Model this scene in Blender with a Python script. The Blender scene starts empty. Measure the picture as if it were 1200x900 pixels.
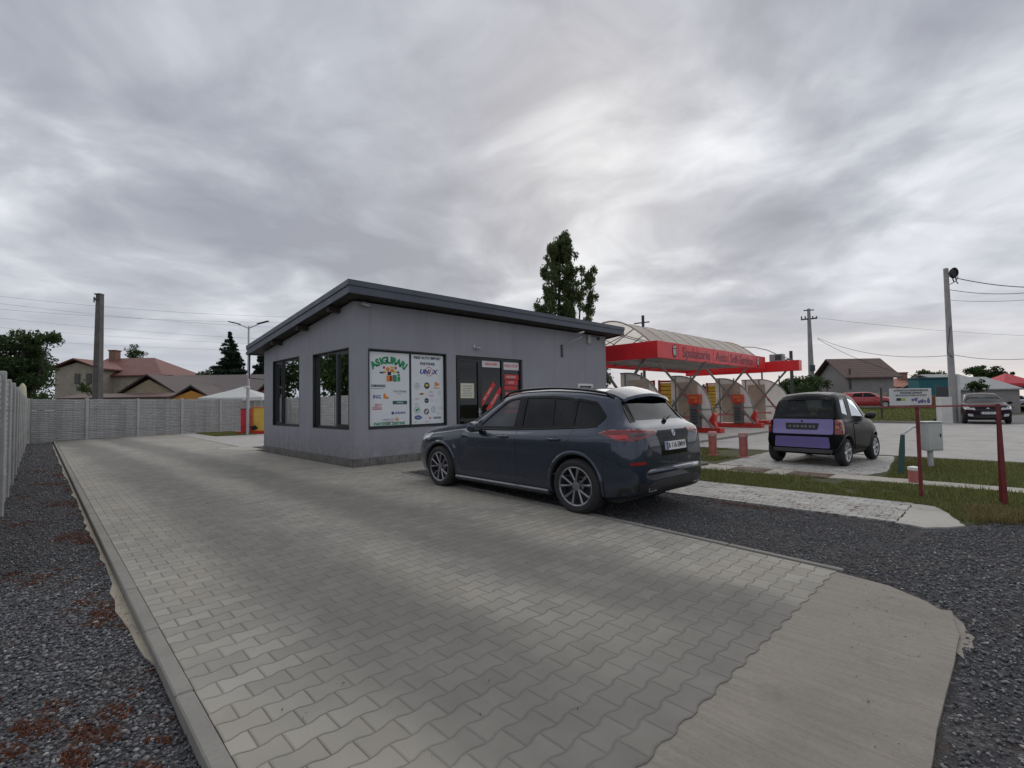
import bpy, bmesh, math, random
import numpy as np
from mathutils import Vector, Matrix
from mathutils.bvhtree import BVHTree
from mathutils.geometry import delaunay_2d_cdt
from mathutils.interpolate import poly_3d_calc
random.seed(7); rng = np.random.default_rng(7)
scene = bpy.context.scene
COL = scene.collection
R = math.radians

# ------------------------------------------------------------------ camera
CAM_H = 1.45; FOC = 570.0
PIT = math.atan(22.6/570); ROLL = 0.016; YAW = R(44.3)
fw = Vector((math.sin(YAW)*math.cos(PIT), math.cos(YAW)*math.cos(PIT), math.sin(PIT)))
r0 = Vector((math.cos(YAW), -math.sin(YAW), 0)); u0 = r0.cross(fw)
rt = r0*math.cos(ROLL)-u0*math.sin(ROLL); up = u0*math.cos(ROLL)+r0*math.sin(ROLL)
cam = bpy.data.cameras.new('camera'); camo = bpy.data.objects.new('camera', cam); COL.objects.link(camo)
cam.sensor_width = 36; cam.lens = 36*FOC/1200; cam.clip_end = 3000; cam.clip_start = 0.05
m = Matrix((rt, up, -fw)).transposed().to_4x4(); m.translation = (0, 0, CAM_H)
camo.matrix_world = m; scene.camera = camo

def bearing(x, y, depth):
    """point seen in the survey photograph at x, y, standing 'depth' metres off"""
    d = fw + rt*((x-600)/FOC) - up*((y-450)/FOC)
    return Vector((0, 0, CAM_H)) + d*depth

# ------------------------------------------------------------------ node helpers
def new_mat(name):
    m = bpy.data.materials.new(name); m.use_nodes = True
    nt = m.node_tree; nt.nodes.clear()
    out = nt.nodes.new('ShaderNodeOutputMaterial')
    b = nt.nodes.new('ShaderNodeBsdfPrincipled'); nt.links.new(b.outputs[0], out.inputs[0])
    return m, nt, b, out
class N:
    def __init__(s, nt): s.nt = nt
    def __call__(s, typ, **kw):
        n = s.nt.nodes.new('ShaderNode'+typ)
        for k, v in kw.items():
            if k == 'inp':
                for kk, vv in v.items():
                    if hasattr(vv, 'is_output') or isinstance(vv, bpy.types.NodeSocket): s.nt.links.new(vv, n.inputs[kk])
                    else: n.inputs[kk].default_value = vv
            else: setattr(n, k, v)
        return n
    def math(s, op, a, b=None, c=None, clamp=False):
        n = s.nt.nodes.new('ShaderNodeMath'); n.operation = op; n.use_clamp = clamp
        for i, v in enumerate((a, b, c)):
            if v is None: continue
            if isinstance(v, bpy.types.NodeSocket): s.nt.links.new(v, n.inputs[i])
            else: n.inputs[i].default_value = v
        return n.outputs[0]
    def mix(s, f, a, b, blend='MIX'):
        n = s.nt.nodes.new('ShaderNodeMix'); n.data_type = 'RGBA'; n.blend_type = blend
        for i, v in ((0, f), (6, a), (7, b)):
            if isinstance(v, bpy.types.NodeSocket): s.nt.links.new(v, n.inputs[i])
            else: n.inputs[i].default_value = v if i == 0 else (*v, 1)[:4]
        return n.outputs[2]
    def noise(s, vec, scale, detail=4, rough=.55, dist=0.0, dim='3D'):
        n = s.nt.nodes.new('ShaderNodeTexNoise'); n.noise_dimensions = dim
        if vec is not None: s.nt.links.new(vec, n.inputs['Vector'])
        n.inputs['Scale'].default_value = scale; n.inputs['Detail'].default_value = detail
        n.inputs['Roughness'].default_value = rough; n.inputs['Distortion'].default_value = dist
        return n.outputs['Fac']
    def ramp(s, f, stops, interp='LINEAR'):
        n = s.nt.nodes.new('ShaderNodeValToRGB'); s.nt.links.new(f, n.inputs[0])
        cr = n.color_ramp; cr.interpolation = interp
        while len(cr.elements) > 1: cr.elements.remove(cr.elements[-1])
        for i, (p, c) in enumerate(stops):
            e = cr.elements[0] if i == 0 else cr.elements.new(p)
            e.position = p; c = c if isinstance(c, tuple) else (c, c, c); e.color = (*c, 1)[:4]
        return n.outputs[0]
    def map(s, v, a, b, c, d):
        n = s.nt.nodes.new('ShaderNodeMapRange'); s.nt.links.new(v, n.inputs[0])
        for i, x in enumerate((a, b, c, d)): n.inputs[i+1].default_value = x
        return n.outputs[0]
    def scale(s, vec, sc):
        n = s.nt.nodes.new('ShaderNodeMapping'); s.nt.links.new(vec, n.inputs[0]); n.inputs['Scale'].default_value = sc
        return n.outputs[0]

MATS = {}
def mat(name, col, rough=.6, metal=0, var=.12, vs=3.0, bump=0.0, bs=60, spec=.5, coat=0.0, fine=0.0, trans=0.0, emis=None):
    """plain material with a little procedural variation in colour and roughness"""
    if name in MATS: return MATS[name]
    m, nt, b, out = new_mat(name); n = N(nt)
    pos = n('TexCoord').outputs['Object']
    f = n.noise(pos, vs, 6, .6)
    k = n.map(f, .3, .7, 1-var, 1+var)
    if fine:
        k = n.math('MULTIPLY', k, n.map(n.noise(pos, bs, 3, .6), .3, .7, 1-fine, 1+fine))
    c = n('VectorMath', operation='SCALE', inp={0: (*col,)}); nt.links.new(k, c.inputs['Scale'])
    nt.links.new(c.outputs[0], b.inputs['Base Color'])
    b.inputs['Metallic'].default_value = metal
    nt.links.new(n.map(n.noise(pos, vs*2.3, 4), .3, .7, max(0, rough*.85), min(1, rough*1.15)), b.inputs['Roughness'])
    b.inputs['Specular IOR Level'].default_value = spec
    if coat: b.inputs['Coat Weight'].default_value = coat; b.inputs['Coat Roughness'].default_value = .04
    if bump:
        bp = n('Bump', inp={'Strength': 1.0, 'Distance': bump, 'Height': n.noise(pos, bs, 5, .65)})
        nt.links.new(bp.outputs[0], b.inputs['Normal'])
    if trans:
        tr = n('BsdfTranslucent'); nt.links.new(c.outputs[0], tr.inputs[0])
        mx = n('MixShader', inp={0: trans}); nt.links.new(b.outputs[0], mx.inputs[1]); nt.links.new(tr.outputs[0], mx.inputs[2])
        nt.links.new(mx.outputs[0], out.inputs[0])
    MATS[name] = m; return m

def glass_mat(name, tint, refl=1.0, rough=.02):
    m, nt, b, out = new_mat(name); n = N(nt); nt.nodes.remove(b)
    t = n('BsdfTransparent'); t.inputs[0].default_value = (*tint, 1)
    pos = n('TexCoord').outputs['Object']
    g = n('BsdfGlossy'); nt.links.new(n.map(n.noise(pos, 1.2), .3, .7, rough*.5, rough*1.5), g.inputs['Roughness']); g.inputs[0].default_value = (.9, .93, .95, 1)
    fr = n('Fresnel'); fr.inputs[0].default_value = 1.5
    f = n.math('MULTIPLY', fr.outputs[0], refl, clamp=True)
    f = n.math('ADD', f, .02*refl, clamp=True)
    mx = n('MixShader'); nt.links.new(f, mx.inputs[0]); nt.links.new(t.outputs[0], mx.inputs[1]); nt.links.new(g.outputs[0], mx.inputs[2])
    nt.links.new(mx.outputs[0], out.inputs[0]); return m

# ------------------------------------------------------------------ object helpers
def link(name, me, parent=None, loc=None, rz=0):
    o = bpy.data.objects.new(name, me); COL.objects.link(o)
    if parent is not None: o.parent = parent
    if loc is not None: o.location = loc
    if rz: o.rotation_euler = (0, 0, rz)
    return o
def tag(o, label=None, cat=None, group=None, kind=None):
    if label: o['label'] = label
    if cat: o['category'] = cat
    if group: o['group'] = group
    if kind: o['kind'] = kind
    return o
def thing(name, label, cat, loc=(0, 0, 0), rz=0, group=None):
    o = bpy.data.objects.new(name, None); COL.objects.link(o); o.location = loc; o.rotation_euler = (0, 0, rz)
    o.empty_display_size = .2
    return tag(o, label, cat, group)
def kids(o): return [c for c in COL.objects if c.parent == o]
def copy_tree(o, parent=None, ch=None):
    c = o.copy(); COL.objects.link(c)
    if parent is not None: c.parent = parent
    for k in kids(o): copy_tree(k, c)
    return c

class MB:
    """collects shapes, links them as one mesh"""
    def __init__(s): s.v = []; s.f = []; s.mi = []; s.cur = 0
    def add(s, vs, fs):
        b = len(s.v); s.v += [tuple(v) for v in vs]; s.f += [tuple(b+i for i in f) for f in fs]; s.mi += [s.cur]*len(fs)
    def box(s, x0, y0, z0, x1, y1, z1, M=None):
        vs = [Vector((x, y, z)) for z in (z0, z1) for y in (y0, y1) for x in (x0, x1)]
        if M is not None: vs = [M @ v for v in vs]
        s.add(vs, [(0, 2, 3, 1), (4, 5, 7, 6), (0, 1, 5, 4), (2, 6, 7, 3), (0, 4, 6, 2), (1, 3, 7, 5)])
    def cbox(s, x0, y0, z0, x1, y1, z1, c=.01, M=None):
        """box with chamfered edges"""
        xs = (x0, x0+c, x1-c, x1); ys = (y0, y0+c, y1-c, y1); zs = (z0, z0+c, z1-c, z1)
        pts = []
        for i in (0, 3):
            for j in (0, 3):
                for k in (0, 3):
                    I = 1 if i == 0 else 2; J = 1 if j == 0 else 2; K = 1 if k == 0 else 2
                    pts += [Vector((xs[i], ys[J], zs[K])), Vector((xs[I], ys[j], zs[K])), Vector((xs[I], ys[J], zs[k]))]
        if M is not None: pts = [M @ p for p in pts]
        bm = bmesh.new(); vv = [bm.verts.new(p) for p in pts]
        r = bmesh.ops.convex_hull(bm, input=vv); bm.verts.index_update()
        vi = {v: i for i, v in enumerate(bm.verts)}
        s.add([v.co.copy() for v in bm.verts], [tuple(vi[v] for v in f.verts) for f in bm.faces]); bm.free()
    def tube(s, pts, r, n=8, cap=True):
        pts = [Vector(p) for p in pts]; rs = r if isinstance(r, (list, tuple)) else [r]*len(pts)
        vs = []; fs = []
        t0 = (pts[1]-pts[0]).normalized(); a = Vector((0, 0, 1)) if abs(t0.z) < .9 else Vector((1, 0, 0))
        u = t0.cross(a).normalized()
        for i, p in enumerate(pts):
            t = (pts[min(i+1, len(pts)-1)]-pts[max(i-1, 0)]).normalized()
            u = (u - t*u.dot(t)).normalized(); w = t.cross(u)
            for k in range(n):
                A = 2*math.pi*k/n; vs.append(p+(u*math.cos(A)+w*math.sin(A))*rs[i])
        for i in range(len(pts)-1):
            for k in range(n):
                k2 = (k+1) % n; fs.append((i*n+k, i*n+k2, (i+1)*n+k2, (i+1)*n+k))
        if cap: fs.append(tuple(range(n))[::-1]); fs.append(tuple((len(pts)-1)*n+k for k in range(n)))
        s.add(vs, fs)
    def lathe(s, prof, M, n=32):
        """prof: (radius, axial) pairs, axis = local x of M"""
        vs = []; fs = []
        for (r, a) in prof:
            for k in range(n):
                A = 2*math.pi*k/n; vs.append(M @ Vector((a, r*math.cos(A), r*math.sin(A))))
        for i in range(len(prof)-1):
            for k in range(n):
                k2 = (k+1) % n; fs.append((i*n+k, (i+1)*n+k, (i+1)*n+k2, i*n+k2))
        s.add(vs, fs)
    def prism(s, poly, z0, z1, M=None):
        n = len(poly); vs = [Vector((x, y, z0)) for x, y in poly]+[Vector((x, y, z1)) for x, y in poly]
        if M is not None: vs = [M @ v for v in vs]
        s.add(vs, [tuple(range(n))[::-1], tuple(range(n, 2*n))]+[(i, (i+1) % n, n+(i+1) % n, n+i) for i in range(n)])
    def quad(s, a, b, c, d): s.add([a, b, c, d], [(0, 1, 2, 3)])
    def bar(s, a, b, w, h=None):
        """square bar between two points"""
        a = Vector(a); b = Vector(b); t = (b-a).normalized(); h = h or w
        ref = Vector((0, 0, 1)) if abs(t.z) < .95 else Vector((1, 0, 0))
        u = t.cross(ref).normalized(); v = u.cross(t).normalized()
        c = [(-1, -1), (1, -1), (1, 1), (-1, 1)]
        vs = [p+u*x*w/2+v*y*h/2 for p in (a, b) for x, y in c]
        s.add(vs, [(3, 2, 1, 0), (4, 5, 6, 7)]+[(i, (i+1) % 4, 4+(i+1) % 4, 4+i) for i in range(4)])
    def mesh(s, name, mats, smooth=False, fix=True):
        me = bpy.data.meshes.new(name); me.from_pydata(s.v, [], s.f)
        for mm in (mats if isinstance(mats, (list, tuple)) else [mats]): me.materials.append(mm)
        me.polygons.foreach_set('material_index', s.mi)
        if fix:
            bm = bmesh.new(); bm.from_mesh(me); bmesh.ops.recalc_face_normals(bm, faces=bm.faces); bm.to_mesh(me); bm.free()
        if smooth:
            me.polygons.foreach_set('use_smooth', [True]*len(me.polygons))
            me.set_sharp_from_angle(angle=R(smooth if smooth is not True else 35))
        me.update(); return me
    def build(s, name, mats, parent=None, loc=None, rz=0, smooth=False, fix=True):
        return link(name, s.mesh(name, mats, smooth, fix), parent, loc, rz)

def np_mesh(name, V, F, mats, mi=None, smooth=False):
    """V (n,3), F (m,k) arrays"""
    me = bpy.data.meshes.new(name); k = F.shape[1]
    me.vertices.add(len(V)); me.vertices.foreach_set('co', V.astype(np.float32).ravel())
    me.loops.add(F.size); me.loops.foreach_set('vertex_index', F.astype(np.int32).ravel())
    me.polygons.add(len(F)); me.polygons.foreach_set('loop_start', np.arange(0, F.size, k, dtype=np.int32))
    me.polygons.foreach_set('loop_total', np.full(len(F), k, dtype=np.int32))
    for mm in (mats if isinstance(mats, (list, tuple)) else [mats]): me.materials.append(mm)
    if mi is not None: me.polygons.foreach_set('material_index', mi.astype(np.int32))
    if smooth: me.polygons.foreach_set('use_smooth', [True]*len(F))
    me.update(); me.validate(); return me

def text(s, size, M, material, parent, name='lettering', align='CENTER', extrude=.001, sx=1.0, bold=.0, shear=0):
    c = bpy.data.curves.new('t', 'FONT'); c.body = s; c.size = size; c.align_x = align; c.align_y = 'CENTER'
    c.extrude = extrude; c.offset = max(bold, size*.018); c.shear = shear; c.resolution_u = 3
    o = bpy.data.objects.new('t', c); COL.objects.link(o)
    bpy.context.view_layer.update()
    me = bpy.data.meshes.new_from_object(o.evaluated_get(bpy.context.evaluated_depsgraph_get()))
    bpy.data.objects.remove(o); me.name = name
    me.transform(M @ Matrix.Diagonal((sx, 1, 1, 1))); me.materials.clear(); me.materials.append(material)
    return link(name, me, parent)

# ------------------------------------------------------------------ materials
CONC = mat('concrete_grey', (.36, .35, .335), .85, var=.2, vs=1.5, bump=.004, bs=40, fine=.1)
BLACK = mat('black_plastic', (.018, .018, .02), .45, var=.2)
RUBBER = mat('tyre_rubber', (.022, .022, .023), .8, var=.2, bump=.001)
STEEL = mat('galvanised_steel', (.42, .43, .44), .45, .6, var=.15)
DGREY = mat('dark_grey_metal', (.055, .062, .075), .4, .3, var=.15)
WHITE = mat('white_paint', (.78, .78, .77), .5, var=.05)
REDP = mat('red_sheet_metal', (.70, .024, .03), .4, var=.14, vs=.9, fine=.04, bs=14)
CHROME = mat('alloy_silver', (.55, .56, .58), .25, .9, var=.08)
WOODD = mat('dark_wood', (.06, .045, .035), .7, var=.3)
DARKG = mat('dark_interior', (.02, .02, .022), .8)

def office_wall_mat():
    m, nt, b, out = new_mat('grey_render'); n = N(nt); pos = n('NewGeometry').outputs['Position']
    big = n.noise(pos, .7, 5, .6); drip = n.noise(n.scale(pos, (3, 3, .25)), 1.0, 4, .6)
    c = n.ramp(big, [(.3, (.305, .305, .338)), (.7, (.355, .355, .388))])
    c = n.mix(n.map(drip, .5, .72, 0, .5), c, (.24, .24, .262))
    c = n.mix(n.map(n.noise(n.scale(pos, (7, 7, .18)), 1.0, 5, .65), .6, .72, 0, .3), c, (.22, .215, .22))
    c = n.mix(n.map(n.noise(pos, 220, 2), .3, .7, 0, .3), c, (.33, .33, .36))
    z = n('SeparateXYZ', inp={0: pos}).outputs['Z']
    splash = n.math('MULTIPLY', n.map(z, .2, .75, 1, 0), n.map(n.noise(pos, 5, 5, .7), .35, .7, 0, .8), clamp=True)
    c = n.mix(splash, c, (.19, .18, .175))
    nt.links.new(c, b.inputs['Base Color']); b.inputs['Roughness'].default_value = .9; b.inputs['Specular IOR Level'].default_value = .25
    bp = n('Bump', inp={'Strength': .6, 'Distance': .004, 'Height': n.noise(pos, 260, 3, .7)}); nt.links.new(bp.outputs[0], b.inputs['Normal'])
    return m

def gravel_base_mat():
    m, nt, b, out = new_mat('gravel'); n = N(nt); pos = n('NewGeometry').outputs['Position']
    vo = n('TexVoronoi', inp={'Vector': pos, 'Scale': 45.0}); vo2 = n('TexVoronoi', inp={'Vector': pos, 'Scale': 110.0})
    rnd = n('SeparateColor', inp={0: vo.outputs['Color']}).outputs[0]
    c = n.ramp(rnd, [(0, (.035, .036, .042)), (.6, (.085, .085, .095)), (.9, (.15, .15, .155)), (1, (.3, .3, .29))])
    c = n.mix(n.map(vo.outputs['Distance'], .2, .6, 0, .6), c, (.03, .028, .027))
    big = n.noise(pos, .6, 6, .65)
    c = n.mix(n.map(big, .52, .72, 0, .75), c, (.15, .135, .115))
    dm = n.map(n.noise(pos, 1.9, 6, .7), .56, .66, 0, .6)
    c = n.mix(dm, c, (.075, .05, .034))
    nt.links.new(c, b.inputs['Base Color']); b.inputs['Roughness'].default_value = .9
    bp = n('Bump', inp={'Strength': .9, 'Distance': .015, 'Height': vo2.outputs['Distance']}); nt.links.new(bp.outputs[0], b.inputs['Normal'])
    return m

def paver_mat(name, base, rough_weeds=0.0, P=.20, Hh=.136, tracks=True, rot=False, seam=.5):
    """interlocking double-T concrete pavers: wavy row joints and staggered straight joints, all in world metres"""
    m, nt, b, out = new_mat(name); n = N(nt); pos = n('NewGeometry').outputs['Position']
    sp = n('SeparateXYZ', inp={0: pos}); X, Y = sp.outputs['X'], sp.outputs['Y']
    if rot: X, Y = Y, X
    # rows run along X (period P), stacked along Y (height Hh)
    wob = n.math('MULTIPLY', n.math('SUBTRACT', n.noise(pos, 3.0, 2), .5), .012)
    U = n.math('DIVIDE', n.math('ADD', X, wob), P)
    V = n.math('DIVIDE', n.math('ADD', Y, wob), Hh)
    tri = n.math('PINGPONG', U, .5)                      # 0..0.5..0
    t = n.math('MULTIPLY', n.math('SUBTRACT', tri, .25), 9.0)
    t = n.math('MINIMUM', n.math('MAXIMUM', t, -1.0), 1.0)   # trapezoid -1..1
    r = n.math('FLOOR', n.math('ADD', V, .5))
    par = n.math('FLOORED_MODULO', r, 2.0)
    sgn = n.math('SUBTRACT', 1.0, n.math('MULTIPLY', par, 2.0))
    bd = n.math('ADD', r, n.math('MULTIPLY', n.math('MULTIPLY', sgn, t), .062))
    dv = n.math('SUBTRACT', V, bd)
    drow = n.math('MULTIPLY', n.math('ABSOLUTE', dv), Hh)
    row = n.math('ADD', n.math('SUBTRACT', r, 1.0), n.math('GREATER_THAN', dv, 0.0))
    rp = n.math('FLOORED_MODULO', row, 2.0)
    Us = n.math('ADD', U, n.math('MULTIPLY', rp, .5))
    cell = n.math('FLOOR', n.math('ADD', Us, .5))
    dj = n.math('MULTIPLY', n.math('ABSOLUTE', n.math('SUBTRACT', Us, cell)), P)   # distance to the straight joint
    brick = n.math('FLOOR', Us)
    d = n.math('MINIMUM', drow, dj)
    joint = n.map(d, .0018, .0052, 1, 0)
    cv = n('CombineXYZ', inp={0: brick, 1: row})
    wn = n('TexWhiteNoise', noise_dimensions='2D', inp={'Vector': cv.outputs[0]})
    rb = wn.outputs['Value']
    k = n.map(rb, 0, 1, .80, 1.16)
    cb = n('VectorMath', operation='SCALE', inp={0: base}); nt.links.new(k, cb.inputs['Scale'])
    c = cb.outputs[0]
    c = n.mix(n.map(n.noise(pos, 60, 4, .7), .3, .7, 0, .22), c, tuple(x*.6 for x in base))
    c = n.mix(n.map(n.noise(pos, 1.3, 6, .65), .42, .7, 0, .35), c, tuple(x*.72 for x in base))
    if tracks:
        # tyre-darkened lanes that bend with the drive, pale sand between them
        bend = n.math('MULTIPLY', n.math('SUBTRACT', n.noise(n.scale(pos, (.25, .22, 0)), 1.0, 2), .5), .7)
        curve = n.math('MULTIPLY', n.math('POWER', n.math('MULTIPLY', n.math('MAXIMUM', n.math('SUBTRACT', sp.outputs['Y'], 9.0), 0.0), .05), 2.0), -.6)
        Xb = n.math('SUBTRACT', n.math('ADD', sp.outputs['X'], bend), curve)
        def lane(c0, w):
            a = n.math('DIVIDE', n.math('SUBTRACT', Xb, c0), w)
            return n.math('DIVIDE', 1.0, n.math('ADD', 1.0, n.math('POWER', n.math('ABSOLUTE', a), 4.0)))
        ln = n.math('ADD', lane(1.72, .60), lane(3.35, .58), clamp=True); nearf = n.math('MULTIPLY', n.map(sp.outputs['Y'], 1.2, 3.6, .9, 0), lane(2.6, 1.3)); ln = n.math('MAXIMUM', ln, nearf)
        brk = n.map(n.noise(n.scale(pos, (1.2, .5, 0)), 1.0, 6, .65), .2, .55, .65, 1)
        c = n.mix(n.math('MULTIPLY', n.math('MULTIPLY', ln, brk), .8), c, (.125, .118, .107))
        sand = n.math('MULTIPLY', n.math('SUBTRACT', 1.0, ln), n.map(n.noise(n.scale(pos, (1.0, .45, 0)), 1.0, 6, .6), .42, .62, 0, .75))
        c = n.mix(sand, c, (.37, .335, .275))
    stain = n.map(n.noise(pos, 4.5, 6, .75), .66, .76, 0, .35); c = n.mix(stain, c, (.09, .085, .08))
    spots = n('TexVoronoi', inp={'Vector': pos, 'Scale': 7.0}).outputs['Distance']
    c = n.mix(n.map(spots, .03, .05, .5, 0), c, (.05, .045, .04))
    fill = n.map(n.noise(pos, 2.2, 5, .6), .35, .65, seam, 1.0)
    if rough_weeds: 
        wd = n.map(n.noise(pos, 3.2, 5, .7), .52, .6, 0, rough_weeds)
        jw = n.map(d, .008, .03, 1, 0)
        c = n.mix(n.math('MULTIPLY', jw, wd), c, (.12, .065, .045))
    if tracks: fill = n.math('MULTIPLY', fill, n.math('SUBTRACT', 1.0, n.math('MULTIPLY', ln, .6)))
    c = n.mix(n.math('MULTIPLY', joint, fill), c, (.08, .074, .062))
    nt.links.new(c, b.inputs['Base Color'])
    nt.links.new(n.map(n.noise(pos, 5, 5), .3, .7, .62, .9), b.inputs['Roughness']); b.inputs['Specular IOR Level'].default_value = .35
    edge = n.map(d, .001, .012, 0, 1)
    tilt = n.math('MULTIPLY', rb, .3)
    hgt = n.math('ADD', n.math('ADD', edge, tilt), n.math('MULTIPLY', n.noise(pos, 150, 3, .7), .22))
    bp = n('Bump', inp={'Strength': .8, 'Distance': .006, 'Height': hgt}); nt.links.new(bp.outputs[0], b.inputs['Normal'])
    return m

def slab_mat(name, base, streak=(6, 60, 1), st=.25, crack=True):
    m, nt, b, out = new_mat(name); n = N(nt); pos = n('NewGeometry').outputs['Position']
    c = n.ramp(n.noise(pos, .9, 7, .65), [(.28, tuple(x*.75 for x in base)), (.5, base), (.75, tuple(x*1.14 for x in base))])
    c = n.mix(n.map(n.noise(n.scale(pos, streak), 1.0, 4, .6), .4, .7, 0, st), c, tuple(x*.62 for x in base))
    c = n.mix(n.map(n.noise(pos, 2.7, 8, .7), .58, .72, 0, .4), c, tuple(x*.5 for x in base)); c = n.mix(n.map(n.noise(pos, 1.1, 6, .7), .56, .7, 0, .35), c, tuple(min(1, x*1.25) for x in base))
    c = n.mix(n.map(n.noise(pos, 45, 5, .75), .45, .7, 0, .4), c, tuple(x*.6 for x in base))
    if crack:
        vo = n('TexVoronoi', feature='DISTANCE_TO_EDGE', inp={'Vector': pos, 'Scale': .45})
        wv = n('VectorMath', operation='ADD', inp={0: pos}); nz = n('TexNoise', inp={'Vector': pos, 'Scale': 2.0, 'Detail': 5.0}); 
        nt.links.new(nz.outputs['Color'], wv.inputs[1]); nt.links.new(wv.outputs[0], vo.inputs['Vector'])
        c = n.mix(n.map(vo.outputs['Distance'], .0015, .004, .5, 0), c, (.08, .075, .07))
    nt.links.new(c, b.inputs['Base Color']); b.inputs['Roughness'].default_value = .85; b.inputs['Specular IOR Level'].default_value = .3
    bp = n('Bump', inp={'Strength': .7, 'Distance': .006, 'Height': n.noise(n.scale(pos, tuple(x*2 for x in streak)), 3.0, 5, .7)}); nt.links.new(bp.outputs[0], b.inputs['Normal'])
    return m

def soil_mat():
    m, nt, b, out = new_mat('soil'); n = N(nt); pos = n('NewGeometry').outputs['Position']
    c = n.ramp(n.noise(pos, 1.4, 8, .7), [(.3, (.05, .06, .022)), (.5, (.075, .085, .03)), (.62, (.12, .10, .05)), (.75, (.15, .12, .075))])
    c = n.mix(n.map(n.noise(pos, 40, 4), .4, .7, 0, .5), c, (.04, .045, .018))
    nt.links.new(c, b.inputs['Base Color']); b.inputs['Roughness'].default_value = .95
    bp = n('Bump', inp={'Strength': 1, 'Distance': .03, 'Height': n.noise(pos, 18, 6, .7)}); nt.links.new(bp.outputs[0], b.inputs['Normal'])
    return m

def fence_mat():
    """cast concrete fence board with a coursed stone relief"""
    m, nt, b, out = new_mat('stone_relief_concrete'); n = N(nt); pos = n('NewGeometry').outputs['Position']
    s = n('SeparateXYZ', inp={0: pos}); hv = n.math('ADD', s.outputs['X'], s.outputs['Y'])
    wav = n.math('MULTIPLY', n.math('SUBTRACT', n.noise(pos, 3, 3), .5), .10)
    cv = n('CombineXYZ', inp={0: hv, 1: n.math('ADD', s.outputs['Z'], wav)})
    br = n('TexBrick', inp={'Vector': cv.outputs[0], 'Color1': (.42, .425, .425, 1), 'Color2': (.52, .52, .51, 1), 'Mortar': (.25, .25, .25, 1), 'Scale': 1.0, 'Mortar Size': .012, 'Mortar Smooth': .8, 'Brick Width': .38, 'Row Height': .085})
    br.offset = .43; br.squash = .7
    c = n.mix(n.map(n.noise(pos, 9, 6, .7), .35, .7, 0, .5), br.outputs['Color'], (.32, .325, .325))
    c = n.mix(n.map(n.noise(n.scale(pos, (2, 2, .3)), 1, 5), .45, .75, 0, .5), c, (.2, .2, .2))
    nt.links.new(c, b.inputs['Base Color']); b.inputs['Roughness'].default_value = .9
    h = n.math('ADD', n.math('MULTIPLY', br.outputs['Fac'], -1.0), n.math('MULTIPLY', n.noise(pos, 25, 5, .7), .8))
    bp = n('Bump', inp={'Strength': 1, 'Distance': .03, 'Height': h}); nt.links.new(bp.outputs[0], b.inputs['Normal'])
    return m

def tile_roof_mat(name, c1, c2, ang=0.0, sc=1.0):
    m, nt, b, out = new_mat(name); n = N(nt); pos = n('TexCoord').outputs['Object']
    c = n.ramp(n.noise(pos, 1.2, 6, .7), [(.3, c1), (.7, c2)])
    w = n('TexWave', wave_type='BANDS', bands_direction='X', inp={'Vector': pos, 'Scale': 1.6*sc, 'Distortion': .0})
    w2 = n('TexWave', wave_type='BANDS', bands_direction='Y', inp={'Vector': pos, 'Scale': .9*sc})
    hh = n.math('ADD', n.math('MULTIPLY', w.outputs['Fac'], .5), n.math('MULTIPLY', w2.outputs['Fac'], .5))
    c = n.mix(n.map(hh, .2, .5, .35, 0), c, tuple(x*.5 for x in c1))
    nt.links.new(c, b.inputs['Base Color']); b.inputs['Roughness'].default_value = .65
    bp = n('Bump', inp={'Strength': .8, 'Distance': .04, 'Height': hh}); nt.links.new(bp.outputs[0], b.inputs['Normal'])
    return m

def leaf_mat(name, a, bcol, tr=.3):
    m, nt, b, out = new_mat(name); n = N(nt); pos = n('NewGeometry').outputs['Position']
    wn = n('NewGeometry').outputs['Random Per Island']
    c = n.ramp(wn, [(0, a), (.6, bcol), (1, tuple(x*1.5 for x in bcol))])
    nt.links.new(c, b.inputs['Base Color']); b.inputs['Roughness'].default_value = .7; b.inputs['Specular IOR Level'].default_value = .2
    t = n('BsdfTranslucent'); nt.links.new(c, t.inputs[0])
    mx = n('MixShader', inp={0: tr}); nt.links.new(b.outputs[0], mx.inputs[1]); nt.links.new(t.outputs[0], mx.inputs[2]); nt.links.new(mx.outputs[0], out.inputs[0])
    return m
def stone_mat(name, stops):
    m, nt, b, out = new_mat(name); n = N(nt)
    c = n.ramp(n('NewGeometry').outputs['Random Per Island'], stops)
    pos = n('NewGeometry').outputs['Position']
    c = n.mix(n.map(n.noise(pos, 90, 4), .4, .7, 0, .4), c, (.06, .058, .055))
    c = n.mix(n.map(n.noise(pos, .8, 5, .65), .55, .7, 0, .45), c, (.15, .13, .10))
    nt.links.new(c, b.inputs['Base Color']); b.inputs['Roughness'].default_value = .8
    return m

# ------------------------------------------------------------------ sky and light
w = bpy.data.worlds.new('World'); scene.world = w; w.use_nodes = True
nt = w.node_tree; nt.nodes.clear(); n = N(nt)
SUN_EL = R(30); sun_dir = (fw + rt*((690-600)/FOC)); SUN_AZ = math.atan2(sun_dir.x, sun_dir.y)
wo = n('OutputWorld'); bg = n('Background'); bg.inputs['Strength'].default_value = .1; nt.links.new(bg.outputs[0], wo.inputs[0])
sky = n('TexSky'); sky.sky_type = 'NISHITA'; sky.sun_disc = False; sky.sun_elevation = SUN_EL; sky.sun_rotation = SUN_AZ
sky.air_density = 1.5; sky.dust_density = 3
dirv = n('TexCoord').outputs['Generated']
s3 = n('SeparateXYZ', inp={0: dirv}); Z = n.math('MAXIMUM', s3.outputs['Z'], 0.0)
den = n.math('ADD', Z, .20)
pl = n('CombineXYZ', inp={0: n.math('DIVIDE', s3.outputs['X'], den), 1: n.math('DIVIDE', s3.outputs['Y'], den)}).outputs[0]
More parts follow.
